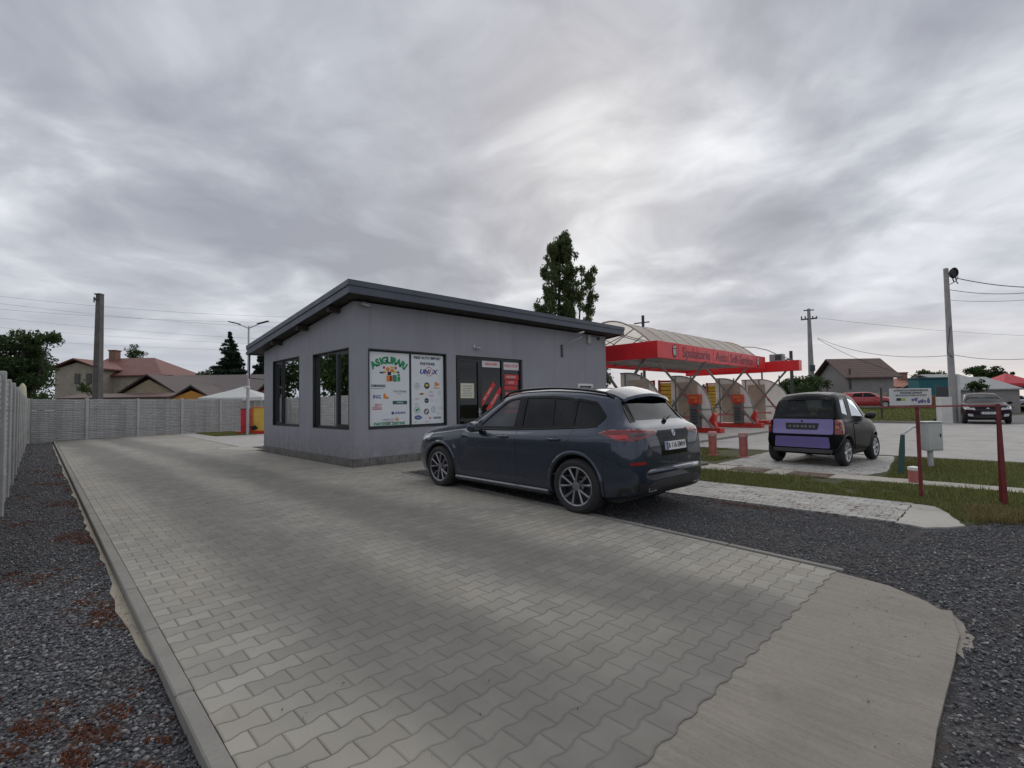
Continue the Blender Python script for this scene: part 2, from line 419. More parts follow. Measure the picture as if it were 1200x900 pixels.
# cloud deck: long soft rolls with billows on them
wv = n('TexNoise', inp={'Vector': pl, 'Scale': .8, 'Detail': 3.0})
wa = n('VectorMath', operation='MULTIPLY_ADD', inp={0: wv.outputs['Color'], 1: (.9, .9, 0), 2: pl}).outputs[0]
rotm = n('Mapping', inp={0: wa}); rotm.inputs['Rotation'].default_value = (0, 0, R(50)); rotm.inputs['Scale'].default_value = (1.05, 1.0, 1); rotm.inputs['Location'].default_value = (3.3, 1.2, 0)
a1 = n.noise(rotm.outputs[0], 1.0, 9, .5); a2 = n.noise(rotm.outputs[0], 3.1, 9, .52)
cl = n.math('ADD', n.math('MULTIPLY', a1, .60), n.math('MULTIPLY', a2, .40))
def lobe(px, py, k, amp):
    d = (fw + rt*((px-600)/FOC) - up*((py-450)/FOC)).normalized()
    dp = n('VectorMath', operation='DOT_PRODUCT', inp={0: dirv, 1: tuple(d)}).outputs['Value']
    e = n.math('MULTIPLY', n.math('POWER', 2.718, n.math('MULTIPLY', n.math('SUBTRACT', dp, 1.0), k)), amp)
    return e
for args in ((1180, 190, 30, .09), (680, 165, 200, .08), (760, 290, 45, .05), (880, 170, 18, -.05), (560, 250, 20, -.02), (150, 190, 25, .03), (230, 140, 12, .0), (90, 300, 50, -.04), (320, 60, 8, -.0), (1050, 380, 60, .04)):
    if args[3]: cl = n.math('ADD', cl, lobe(*args))
cc = n.ramp(cl, [(.38, (.235, .245, .282)), (.46, (.29, .303, .342)), (.52, (.355, .37, .408)), (.58, (.455, .472, .508)), (.67, (.60, .617, .645))])
# thin bands and pale air low over the horizon
bandv = n('CombineXYZ', inp={0: n.math('MULTIPLY', s3.outputs['X'], 1.3), 1: n.math('MULTIPLY', s3.outputs['Y'], 1.3), 2: n.math('MULTIPLY', Z, 16.0)}).outputs[0]
bd = n.noise(bandv, 1.5, 5, .55)
low = n.ramp(bd, [(.35, (.31, .335, .39)), (.55, (.42, .435, .48)), (.7, (.54, .54, .565))])
cc = n.mix(n.map(Z, .04, .24, .85, 0), cc, low)
warm = n.math('MULTIPLY', lobe(1080, 455, 5, 1.0), n.math('POWER', 2.718, n.math('MULTIPLY', Z, -20.0)), clamp=True)
cc = n.mix(n.math('MULTIPLY', warm, .7), cc, (.70, .59, .48))
c10 = n('VectorMath', operation='SCALE', inp={0: cc}); c10.inputs['Scale'].default_value = 9.2
fin = n.mix(.02, c10.outputs[0], sky.outputs[0])
nt.links.new(fin, bg.inputs[0])
sl = bpy.data.lights.new('sun', 'SUN'); sl.energy = .9; sl.angle = R(110); sl.color = (1, .96, .9)
so = bpy.data.objects.new('sun', sl); COL.objects.link(so)
sd = Vector((math.sin(SUN_AZ)*math.cos(SUN_EL), math.cos(SUN_AZ)*math.cos(SUN_EL), math.sin(SUN_EL)))
so.rotation_euler = sd.to_track_quat('Z', 'Y').to_euler()
vs = scene.view_settings; vs.view_transform = 'Standard'; vs.look = 'None'; vs.gamma = 1; vs.exposure = .68; vs.use_curve_mapping = False
scene.render.engine = 'CYCLES'
scene.cycles.max_bounces = 8; scene.cycles.transparent_max_bounces = 16
# ------------------------------------------------------------------ ground
GRAVEL = gravel_base_mat(); SOIL = soil_mat()
PAVE = paver_mat('drive_pavers', (.335, .322, .285))
PAVE2 = paver_mat('pale_pavers', (.43, .42, .39), rough_weeds=.95, tracks=False, rot=True)
RAMPM = slab_mat('brushed_concrete', (.295, .268, .232), streak=(45, 2.5, 1), st=.55, crack=False)
YARDM = slab_mat('yard_concrete', (.42, .405, .38), streak=(1, 1, 1), st=.15)
KERBM = slab_mat('kerb_concrete', (.26, .25, .225), streak=(1, 1, 1), crack=False)
def sheet(name, polys, z, material, kind='structure', side=0.0):
    mb = MB()
    for poly in polys:
        k = len(poly)
        if side:
            mb.prism(poly, z-side, z)
        else:
            mb.add([(x, y, z) for x, y in poly], [tuple(range(k))])
    o = mb.build(name, material, fix=True)
    if not side:
        me = o.data
        if me.polygons[0].normal.z < 0: me.flip_normals()
    return tag(o, kind=kind)
def wob_poly(pts, amp, step=.25):
    out = []
    for i, a in enumerate(pts):
        b = pts[(i+1) % len(pts)]; L = math.dist(a, b); k = max(1, int(L/step))
        for j in range(k):
            t = j/k; out.append((a[0]+(b[0]-a[0])*t+random.uniform(-amp, amp), a[1]+(b[1]-a[1])*t+random.uniform(-amp, amp)))
    return out

def edgeX(y): return 4.72+.098*y
sheet('ground', [[(-900, -700), (1100, -700), (1100, 1100), (-900, 1100)]], -.16, SOIL)
gl = sheet('gravel_verge', [[(-.6, .5), (.6, .5), (.6, 33), (-.6, 33)]], -.07, GRAVEL)
sheet('gravel_lot', [wob_poly([(-2.5, -2.5), (9.5, -2.5), (8.5, .2), (7.3, .6), (7.25, 9.6), (4.6, 9.6), (4.6, .6), (-2.5, .25)], .03)], -.025, GRAVEL)
teeth = []
for k in range(21):
    x = 4.8-k*.2; teeth += [(x-.028, 1.0796), (x-.072, 1.0964), (x-.128, 1.0964), (x-.172, 1.0796)]
paving_poly = [(.60, 1.0796)] + teeth[::-1] + [(edgeX(y), y) for y in (1.0797, 3, 5, 7, 9.25)] + [(7.25, 9.25), (16.5, 9.35), (16.5, 10.8), (5.3, 10.8), (5.3, 17.6), (5.7, 34.5), (.66, 32.6)]
bmp = sheet('paved_drive', [paving_poly], 0.0, PAVE, side=.15)
sheet('concrete_ramp', [wob_poly([(-.2, 1.2), (4.70, 1.2), (4.82, 1.10), (4.74, .72), (4.55, .48), (4.35, .33), (4.05, .28), (-.2, .28)], .006, .2)], -.004, RAMPM, side=.12)
# ragged mortar haunch at the corner of the ramp and along the left kerb
sheet('mortar_haunch', [wob_poly([(3.9, .33), (4.45, .44), (4.5, .36), (4.1, .22), (3.75, .24)], .02, .07)], -.018, RAMPM, side=.05)
hp = [(.52, y) for y in np.arange(3.6, 30, .25)] ; hp2 = [(.505-abs(math.sin(y*1.7)*.03+random.uniform(0, .035))*min(1, abs(y-3.5))*(1.0 if 4 < y < 8 or random.random() < .5 else .2)-.006, y) for y in np.arange(29.75, 3.5, -.25)]
sheet('kerb_footing', [hp+hp2], -.055, slab_mat('footing_concrete', (.38, .34, .27), streak=(1, 1, 1), crack=False), side=.05)
# kerb stones, one metre each, with a joint between
kb = MB()
y = 1.0
while y < 32.4:
    x = .515+.0016*y
    kb.cbox(x, y+.004, -.16, x+.082, y+.994, .006+random.uniform(-.002, .002), .008); y += 1.0
y = 1.05
while y < 9.2:
    x = edgeX(y+.5)
    M = Matrix.Translation((x, y, 0)) @ Matrix.Rotation(-math.atan(.098), 4, 'Z')
    kb.cbox(0.002, .004, -.16, .062, .994, .003, .006, M); y += 1.0
tag(kb.build('kerb', KERBM), kind='structure')
# forecourt, lawn strip, paths on the right-hand side
sheet('paver_path', [[(7.22, 9.2), (8.62, 9.2), (8.62, 1.0), (7.22, 1.0)]], -.005, PAVE2, side=.15)
sheet('path_end_slab', [wob_poly([(7.2, .99), (8.6, .99), (8.55, .75), (8.0, .56), (7.5, .42), (7.3, .55), (7.12, .72)], .015, .12)], -.008, slab_mat('path_slab', (.44, .42, .38), streak=(1, 1, 1)), side=.15)
sheet('lawn', [wob_poly([(8.6, 9.3), (14.6, 9.3), (15.2, 2.6), (15.3, -6), (9.4, -6), (8.2, .1), (7.6, .45), (8.6, .9)], .05)], -.02, SOIL)
WALK = slab_mat('walk_concrete', (.44, .41, .36), streak=(1, 1, 1))
sheet('garden_path', [wob_poly([(10.15, 5.0), (11.05, 4.9), (11.1, 2.2), (11.0, -1.0), (10.55, -1.0), (10.5, 2.0), (10.2, 3.0)], .03, .2)], -.004, WALK, side=.1)
sheet('parking_pad', [wob_poly([(11.15, 4.75), (15.1, 4.75), (15.1, 2.05), (11.9, 1.75), (11.15, 2.0)], .02, .3)], -.006, PAVE2, side=.1)
sheet('concrete_yard', [[(14.7, 9.3), (14.9, 4.9), (15.25, 2.3), (15.1, -8), (33, -16), (35.5, 3.2), (37.5, 7), (40, 34), (16.55, 34), (16.55, 9.4)]], .004, YARDM, side=.18)
sheet('street', [[(33.2, -16.1), (60, -40), (400, -200), (400, -60), (62, -3.0), (46, 1.0), (37, 2.6), (35.7, 3.1)]], -.004, slab_mat('asphalt', (.15, .148, .15), streak=(1, 1, 1), st=.1, crack=False), side=.1)
sheet('rear_apron', [[(5.72, 34.3), (5.4, 19.5), (16.5, 19.5), (16.5, 34.4), (9.0, 34.6)]], .003, YARDM, side=.1)
sheet('side_slab', [[(4.95, 18.0), (5.6, 18.0), (5.6, 20.0), (4.6, 20.0)]], .006, WALK, side=.05)
# wash-bay drain channel
dr = MB(); dr.box(15.2, 7.45, .0, 33.5, 7.75, .009); dr.box(15.2, 7.42, .0, 33.5, 7.45, .013); dr.box(15.2, 7.75, .0, 33.5, 7.78, .013)
tag(dr.build('drain_channel', mat('wet_iron', (.09, .088, .085), .5, .4)), kind='structure')
for i, (x, y) in enumerate(((10.62, 3.85), (10.62, 2.75))):
    c = MB(); c.box(x-.3, y-.35, -.02, x+.3, y+.35, .004); c.box(x-.26, y-.31, .004, x+.26, y+.31, .009)
    for k in range(6): c.box(x-.24, y-.28+k*.1, .009, x+.24, y-.25+k*.1, .012)
    tag(c.build('access_cover', mat('rusty_cover', (.13, .085, .065), .8, var=.35)), 'brown metal access cover in the pale path, '+('in front of the purple-backed microcar' if i else 'left one, near the pink bollards'), 'access cover', 'covers in the garden path')
c = MB(); M = Matrix.Translation((10.75, 5.2, -.02)) @ Matrix.Rotation(-math.pi/2, 4, 'Y')
c.lathe([(.02, .07), (.30, .07), (.33, .065), (.38, .06), (.40, .0)], M, 28)
tag(c.build('manhole', mat('manhole_iron', (.10, .08, .065), .7, .3)), 'round raised manhole rim in the grass beside the dark blue SUV', 'manhole')

# raised grass bank across the yard
bk = MB()
pts = [(34.6, 3.5), (35.8, 3.3), (38, 3.2), (46, 2.9), (60, .5)]
far = [(35.5, 12), (38, 14), (42, 18), (52, 26), (75, 30)]
zz = [-.02, .08, .12, .3, .4]
rows = [[(a[0]+(b[0]-a[0])*t, a[1]+(b[1]-a[1])*t, z+math.sin(t*9+a[0])*.03) for t in np.linspace(0, 1, 14)] for a, b, z in zip(pts, far, zz)]
vs = [p for r_ in rows for p in r_]; fs = [(i*14+j, i*14+j+1, (i+1)*14+j+1, (i+1)*14+j) for i in range(4) for j in range(13)]
bk.add(vs, fs); tag(bk.build('grass_bank', SOIL, smooth=True), kind='structure')
# far field that carries the houses, gently up from the bank
ff = MB(); ff.add([(60, .5, .4), (75, 30, .4), (300, 160, .9), (500, 60, .9), (300, -50, .7)], [(0, 1, 2, 3, 4)])
tag(ff.build('far_field', SOIL), kind='structure')
bd2 = MB(); bd2.cbox(34.0, 3.25, -.05, 34.15, 12.5, .13, .01); tag(bd2.build('yard_kerb', KERBM), kind='structure')

# ------------------------------------------------------------------ loose stones and grass
PHI = (1+5**.5)/2
ICO_V = np.array([(-1, PHI, 0), (1, PHI, 0), (-1, -PHI, 0), (1, -PHI, 0), (0, -1, PHI), (0, 1, PHI), (0, -1, -PHI), (0, 1, -PHI), (PHI, 0, -1), (PHI, 0, 1), (-PHI, 0, -1), (-PHI, 0, 1)])/1.9
ICO_F = np.array([(0, 11, 5), (0, 5, 1), (0, 1, 7), (0, 7, 10), (0, 10, 11), (1, 5, 9), (5, 11, 4), (11, 10, 2), (10, 7, 6), (7, 1, 8), (3, 9, 4), (3, 4, 2), (3, 2, 6), (3, 6, 8), (3, 8, 9), (4, 9, 5), (2, 4, 11), (6, 2, 10), (8, 6, 7), (9, 8, 1)])
OCT_V = np.array([(1, 0, 0), (-1, 0, 0), (0, 1, 0), (0, -1, 0), (0, 0, 1), (0, 0, -1.)])
OCT_F = np.array([(0, 2, 4), (2, 1, 4), (1, 3, 4), (3, 0, 4), (2, 0, 5), (1, 2, 5), (3, 1, 5), (0, 3, 5)])
def inpoly(P, poly):
    x, y = P[:, 0], P[:, 1]; r = np.zeros(len(P), bool); k = len(poly); j = k-1
    for i in range(k):
        xi, yi = poly[i]; xj, yj = poly[j]
        c = ((yi > y) != (yj > y)) & (x < (xj-xi)*(y-yi)/(yj-yi+1e-12)+xi); r ^= c; j = i
    return r
def pts_in(poly, count):
    a = np.array(poly); lo, hi = a.min(0), a.max(0); P = rng.uniform(lo, hi, (count, 2)); return P[inpoly(P, poly)]
def stones(P, z, smin, smax, ico=True):
    TV, TF = (ICO_V, ICO_F) if ico else (OCT_V, OCT_F)
    k = len(P); s = smin+(smax-smin)*rng.random(k)**2.2
    V = TV[None]*(1+rng.uniform(-.28, .28, (k, len(TV), 1)))
    V = V*(s[:, None, None]*np.stack([rng.uniform(.75, 1.35, k), rng.uniform(.7, 1.1, k), rng.uniform(.4, .75, k)], 1)[:, None, :])
    a = rng.uniform(0, 6.28, k); t = rng.normal(0, .3, k); ca, sa, ct, st = np.cos(a), np.sin(a), np.cos(t), np.sin(t)
    x = V[:, :, 0]; y = V[:, :, 1]; zc = V[:, :, 2]
    x2 = x*ct[:, None]+zc*st[:, None]; z2 = -x*st[:, None]+zc*ct[:, None]
    X = x2*ca[:, None]-y*sa[:, None]; Y = x2*sa[:, None]+y*ca[:, None]
    V = np.stack([X+P[:, 0:1], Y+P[:, 1:2], z2+z+(s*.2)[:, None]+rng.uniform(-.003, .006, k)[:, None]], 2)
    F = TF[None]+(np.arange(k)*len(TV))[:, None, None]
    return V.reshape(-1, 3), F.reshape(-1, 3)
STONE = stone_mat('crushed_stone', [(0, (.04, .041, .046)), (.4, (.095, .097, .110)), (.75, (.165, .166, .18)), (.93, (.25, .25, .25)), (.985, (.38, .37, .35)), (1, (.52, .50, .47))])
def stones_obj(name, parts):
    Vs, Fs, b = [], [], 0
    for V, F in parts: Vs.append(V); Fs.append(F+b); b += len(V)
    o = link(name, np_mesh(name, np.concatenate(Vs), np.concatenate(Fs), STONE)); return tag(o, kind='stuff')
L1 = [(-.42, 1.2), (.51, 1.2), (.52, 6.5), (-.42, 6.5)]; L2 = [(-.42, 6.5), (.52, 6.5), (.53, 14), (-.42, 14)]; L3 = [(-.42, 14), (.48, 14), (.5, 32), (-.42, 32)]
o = stones_obj('loose_gravel', [stones(pts_in(L1, 24000), -.07, .004, .0145), stones(pts_in(L2, 20000), -.07, .006, .016, False), stones(pts_in(L3, 9000), -.07, .01, .024, False)])
tag(o, 'grey crushed stone between the concrete fence and the kerb', 'gravel')
near = [(2.0, -.8), (7.2, -.8), (8.3, .1), (7.35, .38), (7.0, .7), (4.92, 1.0), (4.8, .72), (4.62, .42), (4.38, .28), (4.1, .25), (2.0, .25)]
mid = [(4.95, .9), (7.1, .8), (7.2, 1.0), (7.2, 5.0), (5.28, 5.0), (4.9, 1.1)]
farp = [(5.3, 5), (7.2, 5), (7.2, 9.2), (5.7, 9.2)]
o = stones_obj('loose_gravel', [stones(pts_in(near, 26000), -.022, .004, .0125), stones(pts_in(mid, 24000), -.022, .004, .0125, False), stones(pts_in(farp, 6000), -.022, .007, .018, False),
    stones(pts_in([(.9, -.2), (6, -.2), (6, .35), (.9, .35)], 400), 0.0, .003, .007, False) if False else stones(pts_in([(2.2, .29), (4.4, .40), (4.78, 1.0), (4.2, .9), (2.2, .45)], 260), -.003, .002, .006, False), stones(pts_in([(4.55, 1.1), (4.83, 1.1), (5.3, 7), (5.1, 7)], 260), .0, .002, .006, False), stones(pts_in([(7.2, .8), (7.5, .8), (7.45, 5), (7.2, 5)], 260), -.004, .003, .008, False)])
tag(o, 'dark grey crushed stone under and around the dark blue SUV', 'gravel')

def blades(P, z, h0, h1, w=.004, lean=.5):
    k = len(P); h = rng.uniform(h0, h1, k); a = rng.uniform(0, 6.28, k); ln = rng.normal(0, lean, k)*h; b = rng.uniform(0, 6.28, k)
    base = np.stack([P[:, 0], P[:, 1], np.full(k, z) if np.isscalar(z) else z], 1); d = np.stack([np.cos(a)*w, np.sin(a)*w, a*0], 1)*(1+h[:, None]*4)
    tip = base+np.stack([np.cos(b)*ln, np.sin(b)*ln, h], 1); md = base+np.stack([np.cos(b)*ln*.35, np.sin(b)*ln*.35, h*.6], 1)
    V = np.stack([base-d, base+d, md+d*.7, md-d*.7, tip], 1).reshape(-1, 3); i = np.arange(k)[:, None]*5
    F = np.concatenate([i+np.array([[0, 1, 2]]), i+np.array([[0, 2, 3]]), i+np.array([[3, 2, 4]])]); return V, F
GRASSM = leaf_mat('grass_blades', (.10, .115, .03), (.18, .195, .07), .35); DRYM = leaf_mat('dry_grass', (.16, .13, .05), (.20, .17, .08), .3)
REDW = leaf_mat('rusty_weed', (.10, .036, .02), (.17, .065, .034), .25)
def patchy(P, thr, sc=1.6, seed=0.0):
    f = np.sin(P[:, 0]*sc+1.3+seed)+np.sin(P[:, 1]*sc*1.3+.4+seed)+np.sin((P[:, 0]+P[:, 1])*sc*2.1+seed)*.7+np.sin((P[:, 0]-P[:, 1]*1.7)*sc*3.7)*.4
    return P[f > thr]
def grass_obj(name, parts, material, label, cat='grass'):
    Vs, Fs, b = [], [], 0
    for V, F in parts: Vs.append(V); Fs.append(F+b); b += len(V)
    o = link(name, np_mesh(name, np.concatenate(Vs), np.concatenate(Fs), material)); return tag(o, label, cat, kind='stuff')
g1 = [(8.62, 7.5), (10.15, 7.5), (10.2, 3.1), (10.45, 2.0), (10.55, -2.5), (8.7, -2.5), (8.1, .1), (7.7, .42), (8.63, .8)]
g2 = [(11.1, 1.7), (11.9, 1.7), (15.0, 2.0), (15.2, -4), (11.0, -4)]
g3 = [(10.2, 7.6), (14.6, 7.6), (14.8, 4.85), (10.2, 5.1)]
grass_obj('grass', [blades(patchy(pts_in(g1, 90000), -1.7), -.02, .015, .06), blades(patchy(pts_in(g1, 14000), .4, 1.1, 2), -.02, .04, .12),
    blades(patchy(pts_in(g2, 40000), -1.4), -.02, .02, .08), blades(patchy(pts_in(g3, 26000), -.6), -.02, .02, .07)], GRASSM, 'short patchy green grass around the sign posts, bollards and parking pad')
edge = [(7.75, .4), (8.7, .5), (9.3, -2.2), (8.2, -1.6), (8.0, -.1)]
grass_obj('dry_grass', [blades(pts_in(edge, 9000), -.02, .03, .13, lean=.8), blades(patchy(pts_in(g1, 26000), .4, 1.4, 1), -.02, .02, .06), blades(patchy(pts_in(g2, 24000), .3, 1.6, 4), -.02, .02, .07)], DRYM, 'dry yellow grass at the edge of the gravel')
wp = []
for (cx, cy, sr, k) in ((.38, 3.0, .07, 1100), (.38, 3.6, .06, 900), (.30, 4.9, .10, 1300), (.05, 5.3, .14, 900), (-.1, 6.1, .15, 400), (.3, 6.2, .13, 600), (-.05, 8.4, .22, 700), (-.2, 11.5, .3, 1200), (.1, 12, .3, 900), (.2, 9.8, .15, 400), (.37, 2.5, .06, 300), (0, 16, .3, 500), (-.15, 4.2, .1, 200)):
    wp.append(np.stack([rng.normal(cx, sr*.6, k), rng.normal(cy, sr*1.6, k)], 1))
W = np.concatenate(wp)
U_ = np.stack([rng.uniform(-.38, .50, 130000), 1.8+rng.uniform(0, 1, 130000)**1.6*16], 1); kx = np.clip((U_[:, 0]+.1)/.55, 0, 1)
f_ = np.sin(U_[:, 0]*7+U_[:, 1]*2.3)+np.sin(U_[:, 1]*4.1+1)*.8+np.sin(U_[:, 0]*17-U_[:, 1]*9)*.6+np.sin(U_[:, 1]*23+U_[:, 0]*31)*.5+np.sin(U_[:, 0]*61)*np.sin(U_[:, 1]*53)*.6
W = U_[f_ > 1.75-1.15*kx**2]
W = W[(W[:, 0] < .50) & (W[:, 0] > -.4)]
grass_obj('weeds', [blades(W, -.068, .006, .022, .003, 1.6)], REDW, 'rusty red creeping weeds in the gravel beside the kerb', 'weeds')
W = np.stack([rng.normal(7.0, .05, 500), rng.normal(2.6, .3, 500)], 1)
W2 = np.stack([rng.uniform(7.3, 8.5, 900), rng.uniform(1.0, 3.2, 900)], 1)
grass_obj('weeds', [blades(W, -.02, .01, .03, .003, 1.2), blades(patchy(W2, .9, 5), -.004, .004, .014, .004, 1.5)], REDW, 'brown red weeds growing in the joints of the pale path', 'weeds')
bp_ = np.stack([rng.uniform(35.2, 60, 26000), rng.uniform(0, 1, 26000)], 1)
yy0 = np.interp(bp_[:, 0], [34.6, 38, 46, 60], [3.5, 3.2, 2.9, .5]); yy1 = np.interp(bp_[:, 0], [35.5, 38, 42, 52, 60], [12, 14, 18, 26, 28])
Pk = np.stack([bp_[:, 0], yy0+(yy1-yy0)*bp_[:, 1]], 1); zk = np.interp(bp_[:, 0], [34.6, 35.8, 38, 46, 60], [-.02, .08, .12, .3, .4])
grass_obj('tall_grass', [blades(Pk, zk-.03, .05, .18, .02, .5)], GRASSM, 'rough green grass bank beyond the concrete yard')
Pk = np.stack([rng.uniform(6.5, 8.4, 9000), rng.uniform(0, 1, 9000)], 1); Pk[:, 1] = 28.3+Pk[:, 1]*4.4
grass_obj('grass', [blades(Pk, .0, .03, .09, .008)], GRASSM, 'small grass patch at the foot of the back fence')

# ------------------------------------------------------------------ concrete panel fences
FEN = fence_mat(); FPOST = mat('fence_post_concrete', (.40, .40, .39), .85, var=.2, bump=.004)
def fence(p0, p1, bays, label, h=2.0):
    p0 = Vector(p0); p1 = Vector(p1); L = (p1-p0).length/bays; d = (p1-p0).normalized(); ang = math.atan2(d.y, d.x)
    root = thing('panel_fence', label, 'fence', p0, ang)
    pb = MB(); pb.cbox(-.065, -.075, -.2, .065, .075, h+.03, .012); pm = pb.mesh('fence_post', FPOST)
    fb = MB()
    for k in range(4):
        fb.cbox(.06, -.03, -.12+k*(h+.12)/4+.002, L-.06, .03, -.12+(k+1)*(h+.12)/4-.006, .014)
    fm = fb.mesh('fence_panel', FEN)
    for k in range(bays+1):
        o = link('fence_post', pm, root, (k*L, random.uniform(-.008, .008), random.uniform(-.015, .015)))
        if k < bays: link('fence_panel', fm, root, (k*L, random.uniform(-.01, .01), random.uniform(-.012, .012)))
    return root
fence((-.40, 6.0, 0), (-.40, 31.6, 0), 12, 'grey concrete panel fence along the gravel strip, seen edge-on at left')
fence((-.33, 31.75, 0), (14.4, 35.9, 0), 7, 'grey stone-relief concrete panel fence across the back of the drive')

# ------------------------------------------------------------------ office
WALL = office_wall_mat()
X0, X1, Y0, Y1 = 5.38, 15.75, 10.91, 17.3
off = thing('office_building', 'low grey rendered office with dark mono-pitch roof, posters and dark windows', 'building', (0, 0, 0))
def zroof(y): return 4.02-(y-10.4)*.107
def wall(name, a, b, openings, t=.22, z0=0.0, ztop=None):
    """a,b ends on plan; openings (u0,u1,z0,z1) in metres along a->b; outward face to the right of a->b"""
    a = Vector(a); b = Vector(b); d = (b-a).normalized(); L = (b-a).length; nrm = Vector((d.y, -d.x))
    us = sorted({0, L, *[o[0] for o in openings], *[o[1] for o in openings]}); zs = sorted({z0, *[o[2] for o in openings], *[o[3] for o in openings], 3.0})
    mb = MB()
    def P(u, z, k): q = a+d*u-nrm*(k*t); return (q.x, q.y, z)
    for i in range(len(us)-1):
        for j in range(len(zs)-1):
            u = (us[i]+us[i+1])/2; z = (zs[j]+zs[j+1])/2
            if any(o[0] < u < o[1] and o[2] < z < o[3] for o in openings): continue
            for k in (0, 1): mb.quad(P(us[i], zs[j], k), P(us[i+1], zs[j], k), P(us[i+1], zs[j+1], k), P(us[i], zs[j+1], k))
        ya = P(us[i], 0, 0)[1]; yb = P(us[i+1], 0, 0)[1]
        for k in (0, 1): mb.quad(P(us[i], zs[-1], k), P(us[i+1], zs[-1], k), P(us[i+1], zroof(yb), k), P(us[i], zroof(ya), k))
    for (u0, u1, z0_, z1_) in openings:
        mb.quad(P(u0, z0_, 0), P(u1, z0_, 0), P(u1, z0_, 1), P(u0, z0_, 1)); mb.quad(P(u0, z1_, 0), P(u1, z1_, 0), P(u1, z1_, 1), P(u0, z1_, 1))
        mb.quad(P(u0, z0_, 0), P(u0, z1_, 0), P(u0, z1_, 1), P(u0, z0_, 1)); mb.quad(P(u1, z0_, 0), P(u1, z1_, 0), P(u1, z1_, 1), P(u1, z0_, 1))
    return mb.build(name, WALL, off, fix=False)
FW = (5.77-X0, 8.10-X0, .88, 2.84); FD = (8.44-X0, 11.14-X0, .10, 2.84); FS = (13.98-X0, 14.85-X0, 1.45, 2.12)
wall('wall', (X0, Y0), (X1, Y0), [FW, FD, FS])
SA = (Y1-16.45, Y1-14.28, .88, 2.9); SB = (Y1-13.3, Y1-11.16, .88, 2.86)
wall('wall', (X0, Y1), (X0, Y0), [SA, SB])
wall('wall', (X1, Y0), (X1, Y1), [])
wall('wall', (X1, Y1), (X0, Y1), [])
fl = MB(); fl.box(X0+.2, Y0+.2, 0, X1-.2, Y1-.2, .08); fl.build('floor', mat('floor_tile', (.25, .24, .23), .4), off)
# roof: sloping slab with stepped metal fascia and overhang
XA, XB, YA, YB = 5.02, 16.27, 10.4, 17.9
RM = mat('anthracite_sheet', (.075, .085, .11), .42, .25, var=.12, vs=1.2)
SOFF = mat('soffit_boards', (.05, .045, .042), .8, var=.3, vs=4)
def zr(y, dz): return 4.03-(y-YA)*.107+dz
def slab(mb, x0, x1, y0, y1, d0, d1):
    vs = [(x, y, zr(y, d)) for d in (d0, d1) for y in (y0, y1) for x in (x0, x1)]
    mb.add(vs, [(0, 2, 3, 1), (4, 5, 7, 6), (0, 1, 5, 4), (2, 6, 7, 3), (0, 4, 6, 2), (1, 3, 7, 5)])
rb_ = MB(); slab(rb_, XA+.03, XB-.03, YA+.03, YB-.03, .04, .26); roof = rb_.build('roof', SOFF, off)
fb_ = MB()
slab(fb_, XA, XB, YA, YA+.028, .0, .17); slab(fb_, XA-.025, XB+.025, YA-.025, YA+.10, .173, .30)
slab(fb_, XA, XA+.028, YA+.03, YB, .0, .17); slab(fb_, XA-.025, XA+.10, YA+.102, YB+.02, .173, .30)
slab(fb_, XB-.028, XB, YA+.03, YB, .0, .17); slab(fb_, XB-.10, XB+.025, YA+.102, YB+.02, .173, .30)
fb_.build('fascia', RM, roof)
tp = MB(); slab(tp, XA+.10, XB-.10, YA+.10, YB, .262, .285)
for k in range(24):
    x = XA+.3+k*.46; slab(tp, x, x+.03, YA+.10, YB, .286, .31)
tp.build('roof_sheet', RM, roof)
gt = MB(); gt.tube([(XA, YB+.06, zr(YB, .05)), (XB, YB+.06, zr(YB, .05))], .06, 10)
gt.tube([(XA+.1, YB+.06, zr(YB, .0)), (XA+.1, YB+.06, 2.45), (XA+.9, YB-.4, 2.35), (XA+.9, Y1+.1, .1)], .032, 8); gt.build('gutter', RM, roof, smooth=True)
pr_ = MB()

for y in (11.6, 13.6, 15.6):
    pr_ = MB(); pr_.box(XA+.06, y, zr(y, -.12), X0-.002, y+.14, zr(y, .036)); pr_.build('purlin', mat('rafter_wood', (.045, .035, .03), .75, var=.3), roof)
# plinth of split-face tiles
PL = mat('plinth_tile', (.17, .165, .155), .85, var=.3, vs=5, bump=.01, bs=30)
pb = MB()
def tiles(x0, y0, x1, y1):
    L = math.dist((x0, y0), (x1, y1)); k = int(L/.2); d = ((x1-x0)/L, (y1-y0)/L); nx, ny = d[1], -d[0]
    for i in range(k):
        a = i*L/k+.003; b_ = (i+1)*L/k-.003; o_ = .024+random.uniform(0, .006)
        M = Matrix(((d[0], -nx, 0, x0), (d[1], -ny, 0, y0), (0, 0, 1, 0), (0, 0, 0, 1)))
        pb.cbox(a, -o_, -.02, b_, .0, .19+random.uniform(-.003, .003), .005, M)
for a_ in ((X0-.02, Y0-.001, 8.42, Y0-.001), (11.16, Y0-.001, X1, Y0-.001), (X0-.001, Y1, X0-.001, Y0-.02)):
    pb = MB(); tiles(*a_); pb.build('plinth', PL, off)
st = MB(); st.cbox(8.3, Y0-.45, -.01, 11.3, Y0-.002, .085, .01); st.build('door_step', CONC, off)
FR = mat('window_frame_anthracite', (.022, .023, .027), .4, var=.1)
GL_W = glass_mat('window_glass', (.22, .245, .25), .75, .01); GL_D = glass_mat('door_glass', (.06, .065, .07), .8, .015)
